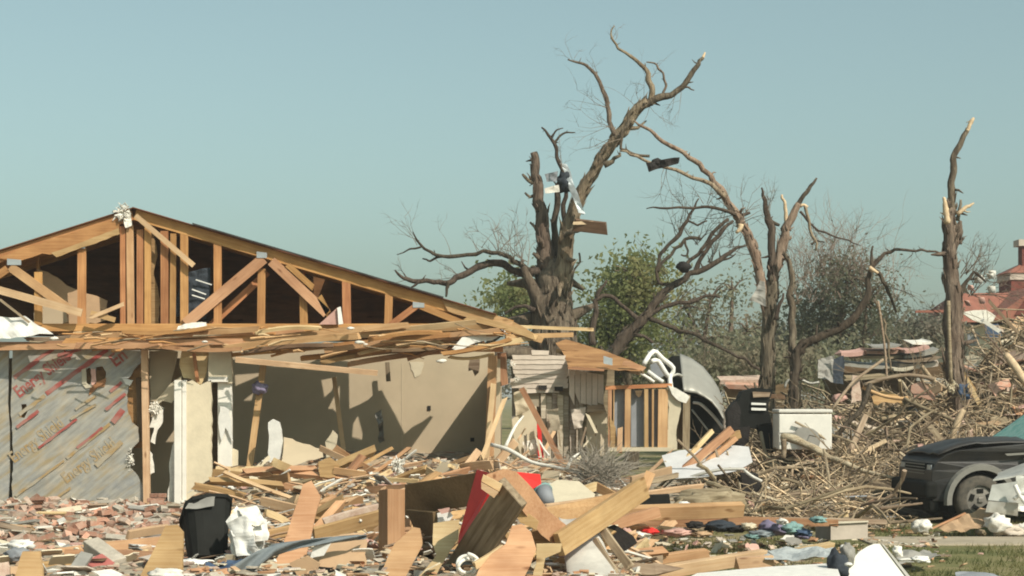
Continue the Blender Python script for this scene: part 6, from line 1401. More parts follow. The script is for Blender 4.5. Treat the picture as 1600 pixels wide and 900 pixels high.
# long beams over the grass
o = beam('beam', P(954, 803, 21.3), P(1160, 796, 21.8), .12, .17, M['pine'], Vector((0, -.35, 1))); bevel(o, .008); top(o, 'long thick beam lying level above the grass', 'beam')
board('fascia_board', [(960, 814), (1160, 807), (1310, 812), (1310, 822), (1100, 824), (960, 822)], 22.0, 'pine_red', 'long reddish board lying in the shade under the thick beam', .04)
plank(1385, 816, 23.4, 1180, 812, 23.2, 8, 'old_wood', 'long thin brown board lying behind the drawer', .2)
plank(1022, 876, 18.7, 1106, 864, 18.9, 14, 'pine', 'short pine timber with a dark sawn end on the grass', .2, .08)
board('sawn_end', [(1020, 870), (1036, 868), (1036, 880), (1021, 881)], 18.55, 'old_wood', 'dark sawn end block in front of the short pine timber', .05, 'block')
plank(985, 902, 17.8, 1195, 868, 18.3, 20, 'pine_pale', 'long yellow timber running right along the lower edge', .2, .09)
plank(1120, 882, 18.5, 1302, 851, 19.2, 9, 'pine_pale', 'yellow timber behind the long one ending by the clear plastic', .2, .09)
plank(1150, 880, 17.9, 1206, 876, 18.0, 18, 'pine_pale', 'short yellow timber end beside the clear plastic', .1, .09)
# white boards at the bottom right
board('painted_sheet', [(1090, 896), (1200, 886), (1306, 880), (1318, 915), (1050, 915)], lambda x, y: 17.2-(y-880)*.05, 'white', 'flat white panel lying at the lower edge', .03)
wp = thing('white_board', 'white board with a curved left edge and grey rim propped at the lower edge', 'board', tuple(P(1365, 900, 16.9)))
panel('face', [(1308, 915), (1318, 892), (1330, 876), (1343, 862), (1356, 854), (1366, 850), (1376, 850), (1426, 915)], lambda x, y: 16.9+(900-y)*.006, M['white_paint'], .03, wp)
panel('rim', [(1377, 849), (1382, 852), (1434, 915), (1427, 915)], lambda x, y: 16.88+(900-y)*.006, M['grey_metal'], .05, wp)
bl_ = lump('dark_fabric', P(1310, 888, 16.8), (.10, .1, .15), M['denim'], 3, .4); top(bl_, 'dark bundled fabric between the white panel and the white board', 'fabric')
top(lump('dark_fabric', P(1324, 868, 17.0), (.07, .09, .1), M['grey'], 5, .4), 'grey bundle above the dark fabric', 'fabric')
top(lump('white_tag', P(1326, 882, 16.6), (.035, .04, .02), M['white'], 5, .3, sub=2), 'small white tag on the dark bundled fabric', 'tag')
top(lump('paper_ball', P(1318, 855, 18.4), (.035, .04, .03), M['white'], 6, .3, sub=2), 'small white paper ball behind the white board', 'paper')
M['clear'] = mat_plain('cloudy_plastic', (.42, .44, .43), .35, var=.25, scale=6, bump=.15)
top(crumple('plastic_film', P(1195, 876, 17.9), P(1310, 868, 17.9), P(1300, 856, 18.8), P(1196, 862, 18.6), M['clear'], 16, .06, 4, 4), 'cloudy clear plastic film lying over the yellow timbers', 'plastic film')
plank(1197, 860, 18.5, 1228, 882, 17.8, 4, 'grey_metal', 'thin grey strip along the left of the clear plastic', 0, .03)
top(crumple('green_scrap', P(1268, 900, 16.8), P(1290, 894, 16.8), P(1292, 908, 16.7), P(1270, 910, 16.7), M['teal'], 6, .03, 6, 4), 'dark green scrap on the flat white panel', 'scrap')
# right of the white board: small things on the grass
wire('white_pipe', [(1404, 875, 18.6), (1425, 874, 18.6), (1442, 876, 18.6)], .016, M['white'], 'short white pipe lying on the grass at lower right', 'pipe')
top(lump('white_scrap', P(1438, 874, 18.5), (.09, .06, .035), M['white'], 4, .4), 'white scrap at the end of the short pipe', 'scrap')
top(lump('pale_scrap', P(1402, 862, 19), (.05, .05, .06), M['white_cloth'], 4, .4), 'pale scrap standing behind the short white pipe', 'scrap')
top(crumple('dark_film', P(1395, 862, 19.3), P(1455, 858, 19.6), P(1470, 872, 19), P(1405, 878, 18.8), M['grey'], 10, .06, 4, 9), 'grey dusty film spread on the grass at lower right', 'film')
top(crumple('blue_film', P(1492, 895, 18.2), P(1540, 892, 18.3), P(1580, 905, 17.8), P(1500, 908, 17.8), M['bluegrey_panel'], 8, .04, 4, 9), 'blue grey sheet at the lower right edge', 'sheet')
# drawer and clothes
dr = thing('drawer', 'dusty pinkish grey drawer lying on its side', 'drawer', tuple(P(1315, 842, 22)))
dv = [P(1274, 818, 22.6), P(1298, 820, 22.0), P(1356, 817, 22.1), P(1356, 841, 22.1), P(1298, 844, 22.0), P(1274, 840, 22.6)]
obj('front', [dv[1], dv[2], dv[3], dv[4]]+[p+Vector((0.02, .12, 0)) for p in (dv[1], dv[2], dv[3], dv[4])], [(3, 2, 1, 0), (4, 5, 6, 7), (0, 1, 5, 4), (1, 2, 6, 5), (2, 3, 7, 6), (3, 0, 4, 7)], M['pink'] if False else M['siding'], dr)
obj('side', [dv[0], dv[1]-Vector((.004, .0, 0)), dv[4]-Vector((.004, 0, 0)), dv[5]]+[p+Vector((.05, .1, 0)) for p in (dv[0], dv[1], dv[4], dv[5])], [(3, 2, 1, 0), (4, 5, 6, 7), (0, 1, 5, 4), (2, 3, 7, 6), (3, 0, 4, 7)], M['purple'] if False else M['grey'], dr)
obj('rim', [P(1272, 817, 22.6), P(1298, 819, 21.97), P(1357, 816, 22.07), P(1357, 813.5, 22.3), P(1300, 815, 22.4), P(1280, 814, 22.9)], [(0, 1, 2, 3, 4, 5)], M['drywall_cream'], dr)
cl = [(1208, 826, 42, 16, 'purple', 'purple bundle of clothing'), (1236, 826, 30, 14, 'teal', 'teal clothing'), (1252, 832, 26, 9, 'navy', 'dark blue clothing'), (1254, 838, 18, 6, 'purple', 'bright lilac cloth'), (1278, 812, 20, 8, 'teal', 'teal rag lying on top'), (1190, 834, 30, 8, 'blue', 'grey blue cloth'), (1175, 838, 20, 6, 'teal', 'pale teal scrap'), (1222, 815, 14, 7, 'white_cloth', 'white cloth tip')]
pos = ['left of the drawer', 'touching the left of the drawer', 'below the teal clothing', 'just under the dark blue clothing', 'of the drawer', 'left of the purple bundle', 'on the grass edge', 'above the purple bundle']
for i, (x, y, w, h, mt, l) in enumerate(cl):
    top(lump('clothing', P(x, y, 21.9-i*.05), (w/2/F*22*1.1, .2, h/2/F*22*1.2), M[mt], i+3, .5, 2.6), l+' '+pos[i], 'clothing')
for i, (x, y, w, h, mt, l) in enumerate(((1125, 822, 40, 12, 'denim', 'dark clothing heap under the long beam'), (1150, 826, 30, 8, 'char', 'black clothing right of the dark clothing heap'), (1086, 820, 24, 8, 'char', 'small black cloth left of the dark clothing heap'), (1015, 830, 22, 8, 'red', 'small bright red scrap on the ground under the beam'), (1060, 832, 40, 9, 'pink', 'pinkish paper heap under the beam'), (1000, 835, 30, 8, 'white_cloth', 'whitish crumpled paper under the left end of the beam'), (1095, 834, 26, 7, 'cardboard', 'tan cardboard scrap before the dark clothing'), (1170, 822, 20, 7, 'drywall_cream', 'cream plaster piece right of the black clothing'))):
    top(lump('scrap_heap', P(x, y, 21.2-i*.02), (w/2/F*21.4*1.1, .18, h/2/F*21.4*1.2), M[mt], i+33, .5, 2.6), l, 'scrap')
top(panel('dark_scrap', torn([(998, 776), (1046, 773), (1048, 790), (1000, 794)], .6, 9, 3), 22.5, M['black'], .25), 'black open box above the left end of the long beam', 'box')
top(lump('grey_cushion', P(1105, 785, 23.5), (.42, .3, .17), M['old_wood'], 9, .4), 'flattened grey brown cushion resting above the long beam', 'cushion')
top(lump('white_scrap', P(1068, 790, 22.6), (.07, .07, .05), M['white'], 9, .4), 'white cup like scrap left of the grey brown cushion', 'scrap')
plank(1010, 772, 24.0, 1098, 760, 24.5, 9, 'pine_pale', 'pale plank above the black open box', .3)
plank(980, 760, 24.5, 1060, 742, 25.2, 8, 'old_wood', 'grey board behind the pale plank in the mid heap', .2)
plank(985, 752, 25.5, 1050, 735, 26, 14, 'cardboard', 'tan cardboard flap near the grey dry bush', .3)
# black bin
bn = thing('black_bin', 'tipped black plastic bin with a ragged edge', 'bin', tuple(P(325, 880, 17.3)))
ax_ = (P(322, 800, 17.6)-P(325, 884, 17.2)); h_ = ax_.length; ax_.normalize()
U = Vector((1, .35, -.06)).normalized(); U = (U-ax_*U.dot(ax_)).normalized(); Vv = ax_.cross(U)
vs = []; fs = []; ns = 20; base_c = P(325, 884, 17.2)
def sq(a, r): 
    c, s = math.cos(a), math.sin(a); k = (abs(c)**4+abs(s)**4)**-.25; return c*k*r, s*k*r
rows_ = [(0, .17), (.25, .185), (.5, .20), (.8, .215), (.93, .225), (.94, .245), (1.0, .25), (1.0, .235), (.9, .21), (.1, .16)]
for (t, r) in rows_:
    for k in range(ns):
        x, y = sq(2*math.pi*k/ns, r); tt = t+(.10*(math.sin(2*math.pi*k/ns+2.2)) if t > .85 else 0)
        vs.append(base_c+ax_*h_*tt+U*x+Vv*y+U*.012*noise.noise(Vector((k*.5, t*3, 1))))
for i in range(len(rows_)-1):
    for k in range(ns):
        a = i*ns+k; b = i*ns+(k+1) % ns; fs.append((a, b, b+ns, a+ns))
fs.append(tuple(range(ns-1, -1, -1))); fs.append(tuple((len(rows_)-1)*ns+k for k in range(ns)))
obj('bin_body', vs, fs, M['black'], bn)
crumple('bin_lining', base_c+ax_*h_*.95-U*.2-Vv*.2, base_c+ax_*h_*.99+U*.05-Vv*.25, base_c+ax_*h_*.8+U*.03-Vv*.27, base_c+ax_*h_*.78-U*.24-Vv*.22, M['grey'], 8, .02, 5, 3, bn)  # grey sheet painting the sunlit rim of the black bin
# white crumpled sacks
sk = thing('white_sack', 'white crumpled plastic sack beside the black bin', 'sack', tuple(P(386, 866, 17.0)))
lump('filling', P(386, 832, 17.1), (.17, .13, .17), M['white_cloth'], 2, .25, 1.6, sk)
for i, q in enumerate(((354, 812, 372, 793, 396, 826, 366, 842), (370, 794, 400, 792, 417, 818, 388, 822), (392, 806, 418, 812, 416, 846, 390, 844), (356, 834, 388, 824, 398, 862, 362, 868), (384, 838, 414, 836, 412, 864, 388, 868), (376, 812, 398, 806, 400, 836, 372, 846))):
    crumple('sack_fold', P(q[0], q[1], 16.85+.02*i), P(q[2], q[3], 16.95), P(q[4], q[5], 16.8), P(q[6], q[7], 16.75+.03*i), M['white_cloth'] if i % 2 else M['white'], 13, .045, 8, i+1, sk)
top(crumple('white_sheet', P(356, 820, 16.8), P(385, 808, 16.75), P(414, 866, 16.6), P(372, 868, 16.7), M['white'], 14, .07, 5, 5), 'folded white sheet hanging from the white sack', 'sheet')
top(lump('white_scrap', P(306, 879, 16.7), (.16, .08, .03), M['white'], 3, .4), 'flat white scrap at the foot of the black bin', 'scrap')
top(lump('white_scrap', P(260, 898, 15), (.14, .08, .05), M['white_cloth'], 4, .4), 'pinkish white bag at the lower edge below the bin', 'bag')
top(crumple('blue_cloth', P(320, 884, 16.5), P(378, 872, 16.6), P(376, 892, 16.3), P(322, 894, 16.2), M['navy'], 12, .06, 6, 5), 'dark blue cloth lying below the black bin', 'cloth')
# blue grey strip of tarp
vs = []; fs = []
cl_ = [(352, 915, 60), (395, 880, 36), (430, 859, 20), (470, 850, 12), (515, 844, 10), (556, 840, 8), (572, 839, 6)]
for i in range(37):
    t = i/36*(len(cl_)-1); k = min(int(t), len(cl_)-2); f = t-k
    x, y, w = [cl_[k][q]*(1-f)+cl_[k+1][q]*f for q in range(3)]
    for j in range(7):
        s = j/6-.5; vs.append(P(x-s*w*.3, y+s*w, 15.9+.04*i/3+.1*math.sin(s*5+i*.4)*.4))
for i in range(36):
    for j in range(6):
        a = i*7+j; fs.append((a, a+1, a+8, a+7))
top(solid(obj('tarp_strip', vs, fs, M['blue'], None, True), .006), 'blue grey strip of tarp curving across the lower left pile', 'tarp')
# cardboard sheet and things round it
board('cardboard', torn([(492, 842), (545, 834), (567, 832), (574, 848), (570, 866), (574, 880), (560, 894), (520, 886), (488, 892)], 1.0, 9, 4), lambda x, y: 16.6-(y-832)*.006, 'cardboard', 'pale cardboard sheet with a torn right edge in the lower pile', .02, 'cardboard')
board('paper', [(492, 850), (520, 844), (506, 868), (484, 872)], 16.2, 'white', 'small white paper lying on the cardboard sheet', .01, 'paper')
board('black_edge', [(498, 886), (570, 893), (566, 900), (496, 893)], 16.0, 'black', 'black strip under the cardboard sheet', .05, 'strip')  # black strip standing for the shade in the gap below the cardboard
board('white_strip', [(498, 897), (600, 900), (600, 908), (498, 908)], 15.6, 'white_cloth', 'pale strip at the lower edge beneath the cardboard', .05, 'strip')
board('pink_board', torn([(452, 880), (480, 868), (500, 880), (492, 908), (470, 908)], 1, 9, 2), 16.1, 'cardboard', 'tan scrap tucked left of the cardboard sheet', .03)
plank(490, 836, 17.6, 594, 808, 18.0, 24, 'pine', 'pine board lying above the cardboard sheet', .4)
plank(350, 850, 18.2, 455, 828, 18.6, 16, 'pine', 'pine board behind the white sack', .3)
plank(505, 815, 19.0, 590, 792, 19.4, 10, 'brick_pale', 'dusty pinkish board behind the pine board', .3)
board('white_chip', torn([(683, 802), (700, 796), (708, 806), (698, 820), (684, 818)], .8, 7, 1), 17.0, 'white', 'small white tile scrap between the pale planks', .02, 'scrap')
board('pink_chip', torn([(684, 796), (702, 793), (706, 800), (690, 803)], .8, 6, 1), 16.9, 'pink', 'small pink scrap above the white tile scrap', .02, 'scrap')
# things left: block, red can, boards
A = P(142, 852, 17.0); B = P(186, 884, 16.6)
o = beam('concrete_block', A, B, .16, .14, M['mortar'], Vector((.3, -.6, .7))); bevel(o, .01); top(o, 'dusty grey concrete block tilted in the lower left rubble', 'block')
A = P(146, 880, 16.6); B = P(176, 902, 16.4)
o = beam('red_block', A, B, .2, .15, mat_plain('dull_red', (.38, .12, .10), .8, var=.2), Vector((.2, -.6, .7))); bevel(o, .02); top(o, 'dull red block under the tilted concrete block', 'block')
plank(108, 908, 15.6, 136, 866, 16.2, 20, 'grey', 'grey slab leaning left of the concrete block', .2)
plank(66, 884, 16.8, 118, 880, 17.0, 11, 'pine', 'tan board lying at lower left', .3)
plank(68, 896, 16.2, 112, 893, 16.3, 8, 'pine_pale', 'yellowish strip under the tan board at lower left', .3)
plank(180, 868, 17.5, 236, 856, 17.8, 10, 'pine_pale', 'pale board right of the concrete block', .3)
plank(188, 884, 17.0, 228, 866, 17.3, 14, 'pine_pale', 'splintered pale board above the tan plank', .4, jag=.06)
plank(186, 850, 18.4, 250, 842, 18.8, 10, 'brick_pale', 'brown board lying in the brick rubble', .3)
plank(200, 836, 19.5, 262, 826, 19.9, 14, 'cardboard', 'rust tan panel lying below the chunk of brickwork', .4)
top(lump('white_scrap', P(33, 852, 17.2), (.11, .1, .05), M['white'], 9, .5), 'bright white scrap at the lower left', 'scrap')
top(lump('grey_scrap', P(28, 868, 16.9), (.12, .1, .07), M['bluegrey_panel'], 10, .4), 'grey bundle below the bright white scrap', 'scrap')
# chunk of brickwork
bk = thing('brick_chunk', 'chunk of standing brickwork at the foot of the door frame', 'brickwork', tuple(P(246, 800, 28.2)))
for r_ in range(4):
    for c_ in range(2):
        v, f = boxvf(P(239+c_*13+(r_ % 2)*3-2, 796-r_*7.2, 28.3)+Vector((0, .05*(r_ % 2)-.02, 0)), (.125, .1, .064)); bevel(obj('brick', v, f, M['brick'], bk), .006, 1)
# ---------------------------------------------------------------- loose bricks
bme = []
for i in range(6):
    v, f = boxvf((0, 0, 0), (.205, .095, .062)); v = [p+Vector((rd.uniform(-.006, .006), rd.uniform(-.006, .006), rd.uniform(-.005, .005))) for p in v]
    if i > 1: v = [Vector((p.x*(.45+.1*i) if p.x > 0 else p.x*.6, p.y, p.z)) for p in v]
    m_ = mesh_from('brick', v, f); m_.materials.append(M[('brick', 'brick_pale', 'mortar')[i % 3]]); bme.append(m_)
for i in range(290):
    while True:
        Yb_ = 18.2+10.3*rd.random()**.8; x = (rd.uniform(-30, 300) if Yb_ < 26 else rd.uniform(-30, 262)); p = P(x, 0, Yb_)
        if rd.random() < (1 if x < 250 else .5): break
    z = max(0, hgt(p.x, Yb_))+rd.uniform(.01, .06)+.09*max(0, noise.noise(Vector((p.x*2.1, Yb_*1.3, 4))))
    mm = Matrix.Translation((p.x, Yb_, z)) @ Matrix.Rotation(rd.gauss(0, .9), 4, 'Z') @ Matrix.Rotation(rd.gauss(0, .4), 4, 'X') @ Matrix.Rotation(rd.gauss(0, .3), 4, 'Y')
    bi = rd.choice((0, 0, 0, 0, 1, 1, 2, 3, 3, 4, 5)); tag(put('brick', bme[bi], None, mm), '%s %s in the rubble %s' % (('loose', 'loose', 'broken', 'broken', 'broken', 'broken')[bi], ('red brick', 'dusty mortared brick', 'pale mortar crusted brick')[bi % 3], 'close to the foil sheathed wall' if Yb_ > 24.5 else 'left of the black bin'), 'brick', 'bricks fallen before the foil sheathed wall')
# flat slivers, mortar slabs and siding strips lying over the bricks
for i in range(48):
    Yb_ = 18.2+10*rd.random(); x = rd.uniform(-20, 275) if Yb_ < 26 else rd.uniform(-20, 250); p = P(x, 0, Yb_); z = max(0, hgt(p.x, Yb_))+rd.uniform(.05, .12)
    mt = rd.choice(('drywall_cream', 'mortar', 'mortar', 'old_wood', 'pine_pale', 'white_cloth', 'concrete', 'siding', 'grey', 'dark_wood'))
    l = rd.uniform(.18, .6); an = rd.gauss(0, .6); el = rd.gauss(0, .15); d = Vector((math.cos(an)*math.cos(el), math.sin(an)*math.cos(el), math.sin(el))); c = Vector((p.x, Yb_, z))
    o = beam('rubble_strip', c-d*l/2, c+d*l/2, rd.uniform(.04, .11), rd.uniform(.012, .03), M[mt], None, rd.gauss(0, .4), jag=.03, seg=3)
    cn_ = {'mortar': 'mortar grey', 'pine_pale': 'pale wooden'}.get(mt) or CN.get(mt, 'brown')
    tag(o, '%s %s strip lying over the brick rubble %s' % ('long' if l > .4 else 'short', cn_, 'close to the foil sheathed wall' if Yb_ > 24.5 else 'left of the black bin'), 'strip', 'strips lying over the brick rubble')
# ---------------------------------------------------------------- splinters of lumber in the heap before the open room
lm = []
for i in range(16):
    L_ = rd.uniform(.35, 1.7); m_ = beam_mesh(L_, rd.choice((.04, .04, .09)), rd.uniform(.05, .14), rd.uniform(-.035, .035), rd.choice((.04, .1, .16)), 5, i+900)
    m_.materials.append(M[('pine', 'pine_pale', 'pine', 'pine_red', 'pine_pale', 'old_wood')[i % 6]]); lm.append(m_)
for i in range(115):
    Yb_ = rd.uniform(18.6, 28.4); x = rd.uniform(350, 760) if rd.random() < .78 else rd.uniform(760, 1010)
    if Yb_ < 22 and x < 480: Yb_ += 4
    p = P(x, 0, Yb_); z = hgt(p.x, Yb_)+rd.uniform(.02, .22)
    mm = Matrix.Translation((p.x, Yb_, z)) @ Matrix.Rotation(rd.gauss(0, .7), 4, 'Z') @ Matrix.Rotation(rd.gauss(-.1, .3), 4, 'Y') @ Matrix.Rotation(rd.uniform(-.8, .8), 4, 'X')
    li = rd.randrange(16); tag(put('board_offcut', lm[li], None, mm), '%s splintered offcut in the debris heap before %s' % (('tan', 'pale', 'tan', 'reddish', 'pale', 'grey')[li % 6], 'the annex' if x > 770 else 'the right of the open room' if x > 560 else 'the left of the open room'), 'offcut', 'splintered offcuts before the open room')
# sheets of plaster, siding and paper in the same heap
for i in range(150):
    Yb_ = rd.uniform(18.6, 28.2); x = rd.uniform(340, 1000); s = rd.uniform(.06, .26)
    p = P(x, 0, Yb_); z = hgt(p.x, Yb_)+rd.uniform(.03, .16); p.z = z
    mt = rd.choice(('white_cloth', 'white', 'drywall_cream', 'drywall_tan', 'pink', 'cardboard', 'grey', 'drywall_cream', 'brick_pale', 'siding'))
    rot = (Matrix.Rotation(rd.uniform(0, 6), 3, 'Z') @ Matrix.Rotation(rd.gauss(.4, .5), 3, 'X'))
    pts = torn([(-s, -s*.6), (s, -s*.7), (s*.9, s*.6), (-s*.8, s*.7)], s*.14, s*.5, i)
    o = slab('plaster_scrap', [pts], lambda a, b: rot @ Vector((a, b, 0))+p, rot @ Vector((0, 0, .015)), M[mt])
    tag(o, '%s torn scrap in the debris heap before %s' % (CN[mt], 'the annex' if x > 770 else 'the right of the open room' if x > 560 else 'the left of the open room'), 'scrap', 'torn scraps in the debris heap')
# more broken timber and sheets packed between the foreground planks
for i in range(42):
    Yb_ = rd.uniform(16.6, 18.8); x = rd.uniform(60, 1000); p = P(x, 0, Yb_); z = hgt(p.x, Yb_)+rd.uniform(.0, .1)
    if 330 < x < 600 or (x < 330 and rd.random() < .5): continue
    li = rd.randrange(16)
    mm = Matrix.Translation((p.x, Yb_, z)) @ Matrix.Rotation(rd.gauss(0, .8), 4, 'Z') @ Matrix.Rotation(rd.gauss(-.05, .25), 4, 'Y') @ Matrix.Rotation(rd.uniform(-.8, .8), 4, 'X')
    zone = 'left of the black bin' if x < 280 else 'between the black bin and the post' if x < 600 else 'around the red sheet' if x < 830 else 'around the curved shell'
    tag(put('board_offcut', lm[li], None, mm), '%s splintered offcut low in the foreground pile, %s' % (('tan', 'pale', 'tan', 'reddish', 'pale', 'grey')[li % 6], zone), 'offcut', 'splintered offcuts in the foreground pile')
for i in range(70):
    Yb_ = rd.uniform(15.2, 18.8); x = rd.uniform(-10, 1000); s = rd.uniform(.04, .15)
    p = P(x, 0, Yb_); z = hgt(p.x, Yb_)+rd.uniform(.02, .1); p.z = z
    mt = rd.choice(('white_cloth', 'white', 'drywall_cream', 'drywall_tan', 'pink', 'cardboard', 'grey', 'brick_pale', 'siding'))
    rot = (Matrix.Rotation(rd.uniform(0, 6), 3, 'Z') @ Matrix.Rotation(rd.gauss(.5, .5), 3, 'X'))
    pts = torn([(-s, -s*.6), (s, -s*.7), (s*.9, s*.6), (-s*.8, s*.7)], s*.14, s*.5, i)
    o = slab('plaster_scrap', [pts], lambda a, b: rot @ Vector((a, b, 0))+p, rot @ Vector((0, 0, .012)), M[mt])
    zone = 'left of the black bin' if x < 280 else 'between the black bin and the post' if x < 600 else 'around the red sheet' if x < 830 else 'around the curved shell'
    tag(o, '%s torn scrap low in the foreground pile, %s' % (CN[mt], zone), 'scrap', 'torn scraps in the foreground pile')
# mixed scraps strewn under the long beam and over the grass
for i in range(75):
    Yb_ = rd.uniform(20.6, 23.0) if i < 60 else rd.uniform(18.8, 21); x = rd.uniform(950, 1290) if i < 60 else rd.uniform(1000, 1560); s = rd.uniform(.03, .12)
    p = P(x, 0, Yb_); p.z = max(0, hgt(p.x, Yb_))+rd.uniform(.02, .08)
    mt = rd.choice(('white_cloth', 'white', 'drywall_cream', 'drywall_tan', 'pink', 'cardboard', 'grey', 'brick_pale', 'siding', 'old_wood'))
    rot = (Matrix.Rotation(rd.uniform(0, 6), 3, 'Z') @ Matrix.Rotation(rd.gauss(.5, .5), 3, 'X'))
    pts = torn([(-s, -s*.6), (s, -s*.7), (s*.9, s*.6), (-s*.8, s*.7)], s*.2, s*.4, i)
    o = slab('plaster_scrap', [pts], lambda a, b: rot @ Vector((a, b, 0))+p, rot @ Vector((0, 0, .012)), M[mt])
    tag(o, '%s torn scrap lying %s' % (CN[mt], 'under the long level beam' if i < 60 else 'on the grass at lower right'), 'scrap', 'torn scraps on the grass')
# a few pieces one can tell apart in the heap
for a in ((500, 700, 27.6, 560, 728, 27.2, 9, 'pine_pale', 'pale lath pointing down right in front of the tan wall'), (522, 735, 26.6, 572, 742, 26.5, 10, 'pine', 'short pine board left of the round white tuft'), (545, 770, 26.0, 612, 735, 26.8, 8, 'pine_pale', 'long pale lath rising to the round white tuft'), (565, 726, 28, 612, 700, 28.6, 5, 'pine_red', 'thin reddish lath rising against the tan wall'), (372, 790, 26.6, 420, 750, 27, 14, 'pine_pale', 'pale board leaning at the foot of the white door jamb'), (385, 745, 28, 420, 715, 28.2, 6, 'drywall_cream', 'thin cream strip beside the upright white slab'), (395, 808, 24.5, 450, 790, 24.8, 9, 'pine', 'tan board stacked left of the broad leaning plank'), (392, 818, 24, 446, 800, 24.3, 8, 'pine_pale', 'pale board under the stacked tan board'), (590, 748, 26.2, 656, 752, 26, 6, 'pine_pale', 'pale lath pointing right from the white tufts'), (724, 735, 27.4, 748, 704, 27.8, 12, 'pine_pale', 'pale block ended board against the side wall'), (683, 745, 27.4, 692, 722, 27.6, 9, 'pine_pale', 'short pale splinter standing before the shaded wall'), (842, 790, 19.5, 930, 760, 20.5, 14, 'pine_pale', 'cream board behind the wide knotty plank')):
    top(pxbeam('board', a[0], a[1], a[2], a[3], a[4], a[5], a[6], M[a[7]], .04, .2, jag=.03), a[8], 'board')
top(panel('orange_panel', torn([(497, 722), (515, 714), (530, 728), (522, 748), (500, 745)], 1, 8, 3), 26.6, M['pine_red'], .04), 'rusty orange board left of the pine boards in the heap', 'board')
cn = thing('metal_can', 'crushed blue grey metal tin on the heap behind the red sheet', 'tin', tuple(P(855, 780, 18.5)))
vf = tube([P(848, 768, 18.6), P(852, 776, 18.5), P(858, 784, 18.4)], [.10, .085, .06], 14, smooth_steps=1); obj('tin_body', vf[0], vf[1], M['bluegrey_panel'], cn, True)
vf = tube([P(847.5, 767, 18.61), P(849, 769, 18.59)], [.105, .105], 14, smooth_steps=1); obj('tin_rim', vf[0], vf[1], M['teal'], cn, True)
top(panel('cream_sheet', torn([(838, 772), (870, 750), (905, 752), (930, 772), (925, 790), (860, 800)], 1, 10, 3), lambda x, y: 19.6-(y-750)*.02, M['drywall_cream'], .03), 'cream sheet behind the crushed tin', 'sheet')
# ---------------------------------------------------------------- fine litter
mb = MB()
LM = [M['white_cloth'], M['drywall_cream'], M['pine'], M['brick'], M['brick_pale'], M['grey'], M['pine_pale'], M['mortar'], M['cardboard'], M['dark_wood']]
for i in range(6500):
    Yb_ = rd.uniform(14.5, 30); x = rd.uniform(-20, 1010) if rd.random() < .91 else rd.uniform(1000, 1480)
    if x > 1000: Yb_ = rd.uniform(19.0, 26)
    if x < 280 and rd.random() < .45: continue
    p = P(x, 0, Yb_); h = hgt(p.x, Yb_)
    if h < 0 and x < 1000: h = 0
    s = rd.uniform(.012, .05)*(1.5 if rd.random() < .2 else 1); p.z = max(h, 0)+rd.uniform(0, .05)
    rot = Matrix.Rotation(rd.uniform(0, 6), 3, 'Z') @ Matrix.Rotation(rd.gauss(0, .5), 3, 'X')
    left = x < 300
    k = rd.choice((3, 4, 4, 7, 7, 0, 1, 3, 9, 4) if left else (0, 1, 2, 6, 1, 5, 4, 2, 8, 9, 7, 6))
    bv_, bf_ = boxvf(p, (s*rd.uniform(1, 3.5), s, s*rd.uniform(.15, .5)), rot); mb.add(([v+Vector((rd.uniform(-.3, .3), rd.uniform(-.3, .3), rd.uniform(-.15, .15)))*s for v in bv_], bf_), k)
tag(mb.build('litter', LM), 'fine litter of plaster crumbs, brick chips and splinters over the lot', 'litter', kind='stuff')
# torn flakes of plasterboard and paper
mb = MB()
for i in range(2000):
    Yb_ = rd.uniform(16.5, 28.3); x = rd.uniform(300, 1010); p = P(x, 0, Yb_); p.z = max(0, hgt(p.x, Yb_))+rd.uniform(.01, .12)
    s = rd.uniform(.02, .075); rot = Matrix.Rotation(rd.uniform(0, 6), 3, 'Z') @ Matrix.Rotation(rd.gauss(.4, .5), 3, 'X')
    m_ = rd.choice((5, 5, 6, 4)); a0 = rd.uniform(0, 6); q = [Vector((math.cos(a0+6.28*k/m_)*s*rd.uniform(.6, 1.6), math.sin(a0+6.28*k/m_)*s*rd.uniform(.5, 1), 0)) for k in range(m_)]
    vs = [rot @ v+p for v in q]+[rot @ (v+Vector((0, 0, .008)))+p for v in q]
    mb.add((vs, [tuple(range(m_-1, -1, -1)), tuple(range(m_, 2*m_))]+[(k, (k+1) % m_, m_+(k+1) % m_, m_+k) for k in range(m_)]), rd.choice((0, 0, 1, 1, 2, 3, 4, 5)))
tag(mb.build('plaster_flakes', [M['white_cloth'], M['drywall_cream'], M['drywall_tan'], M['pink'], M['cardboard'], M['grey']]), 'torn flakes of plasterboard and paper through the debris heap', 'flakes', kind='stuff')
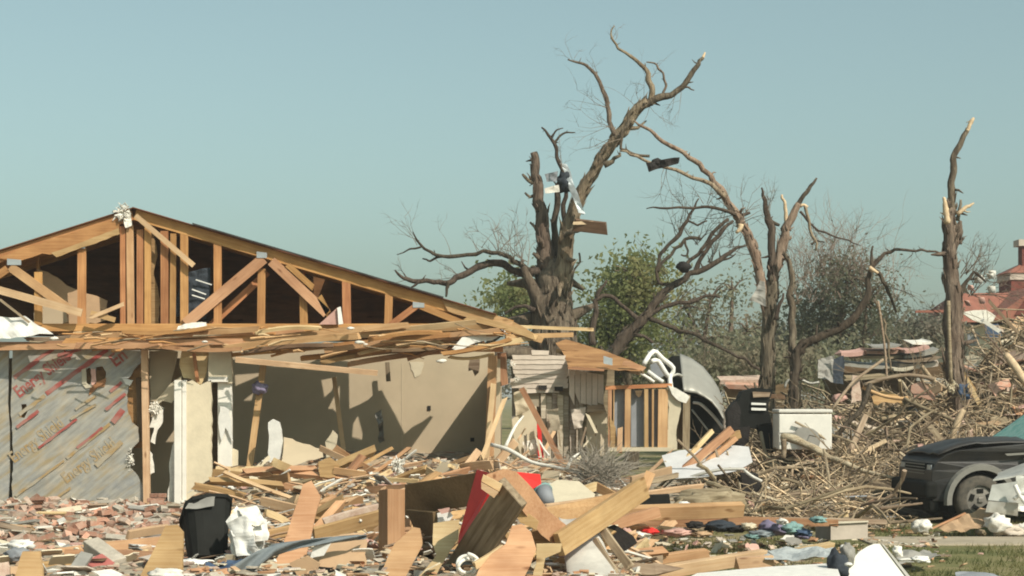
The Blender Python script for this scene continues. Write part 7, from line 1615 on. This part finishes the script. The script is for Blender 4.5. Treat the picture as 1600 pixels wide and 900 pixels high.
# thin laths and wires in the heap
mb = MB()
for i in range(420):
    Yb_ = rd.uniform(17, 28.4); x = rd.uniform(300, 1010); p = P(x, 0, Yb_); p.z = hgt(p.x, Yb_)+rd.uniform(.03, .2)
    an = rd.gauss(0, .8); el = rd.gauss(.1, .3); l = rd.uniform(.2, .8)
    d = Vector((math.cos(an)*math.cos(el), math.sin(an)*math.cos(el), math.sin(el))); r = rd.uniform(.006, .02)
    mb.add(tube([p-d*l/2, p+Vector((0, 0, .02)), p+d*l/2], [r, r, r], 4, smooth_steps=1), rd.choice((0, 0, 1, 2)))
tag(mb.build('splinters', [M['pine_pale'], M['old_wood'], M['white_cloth']]), 'thin laths and splinters strewn through the debris heap', 'splinters', kind='stuff')
# grass on the right
rs_ = np.random.RandomState(4)
ng = 26000
gx_ = rs_.uniform(.9, 10.5, ng); gy = rs_.uniform(17.5, 27.5, ng)
patch = np.array([noise.noise(Vector((a*.9, b*.9, 0))) for a, b in zip(gx_, gy)])
keep = (patch > -.12) & ~((gy > 22.3) & (gy < 23.6) & (gx_ > 4.4))
gx_, gy = gx_[keep], gy[keep]; ng = len(gx_)
hh = rs_.uniform(.03, .09, ng); an = rs_.uniform(0, 6.28, ng); ln_ = rs_.uniform(-.05, .05, (ng, 2)); wv = .006
V = np.stack([np.stack([gx_-np.cos(an)*wv, gy-np.sin(an)*wv, np.zeros(ng)], 1), np.stack([gx_+np.cos(an)*wv, gy+np.sin(an)*wv, np.zeros(ng)], 1), np.stack([gx_+ln_[:, 0], gy+ln_[:, 1], hh], 1)], 1).reshape(-1, 3)
tag(fast('grass', V, np.arange(ng*3).reshape(-1, 3), M['grass']), 'short trampled grass on the open ground at the right', 'grass', kind='stuff')
# ================================================================ haze in the air
hz = obj('haze', *boxvf((0, 1900, 6.2), (5400, 4600, 15.0)), None)
hm, hnt, hb_ = nodes('haze_air'); hnt.nodes.remove(hb_)
pv = hnt.nodes.new('ShaderNodeVolumePrincipled'); pv.inputs['Color'].default_value = (0.95, 0.94, 0.90, 1); pv.inputs['Density'].default_value = 0.0011; pv.inputs['Anisotropy'].default_value = 0.2
hnt.links.new(pv.outputs[0], hnt.nodes['Material Output'].inputs['Volume'])
hz.data.materials.append(hm); tag(hz, 'thin pale haze in the air', 'haze', kind='stuff')
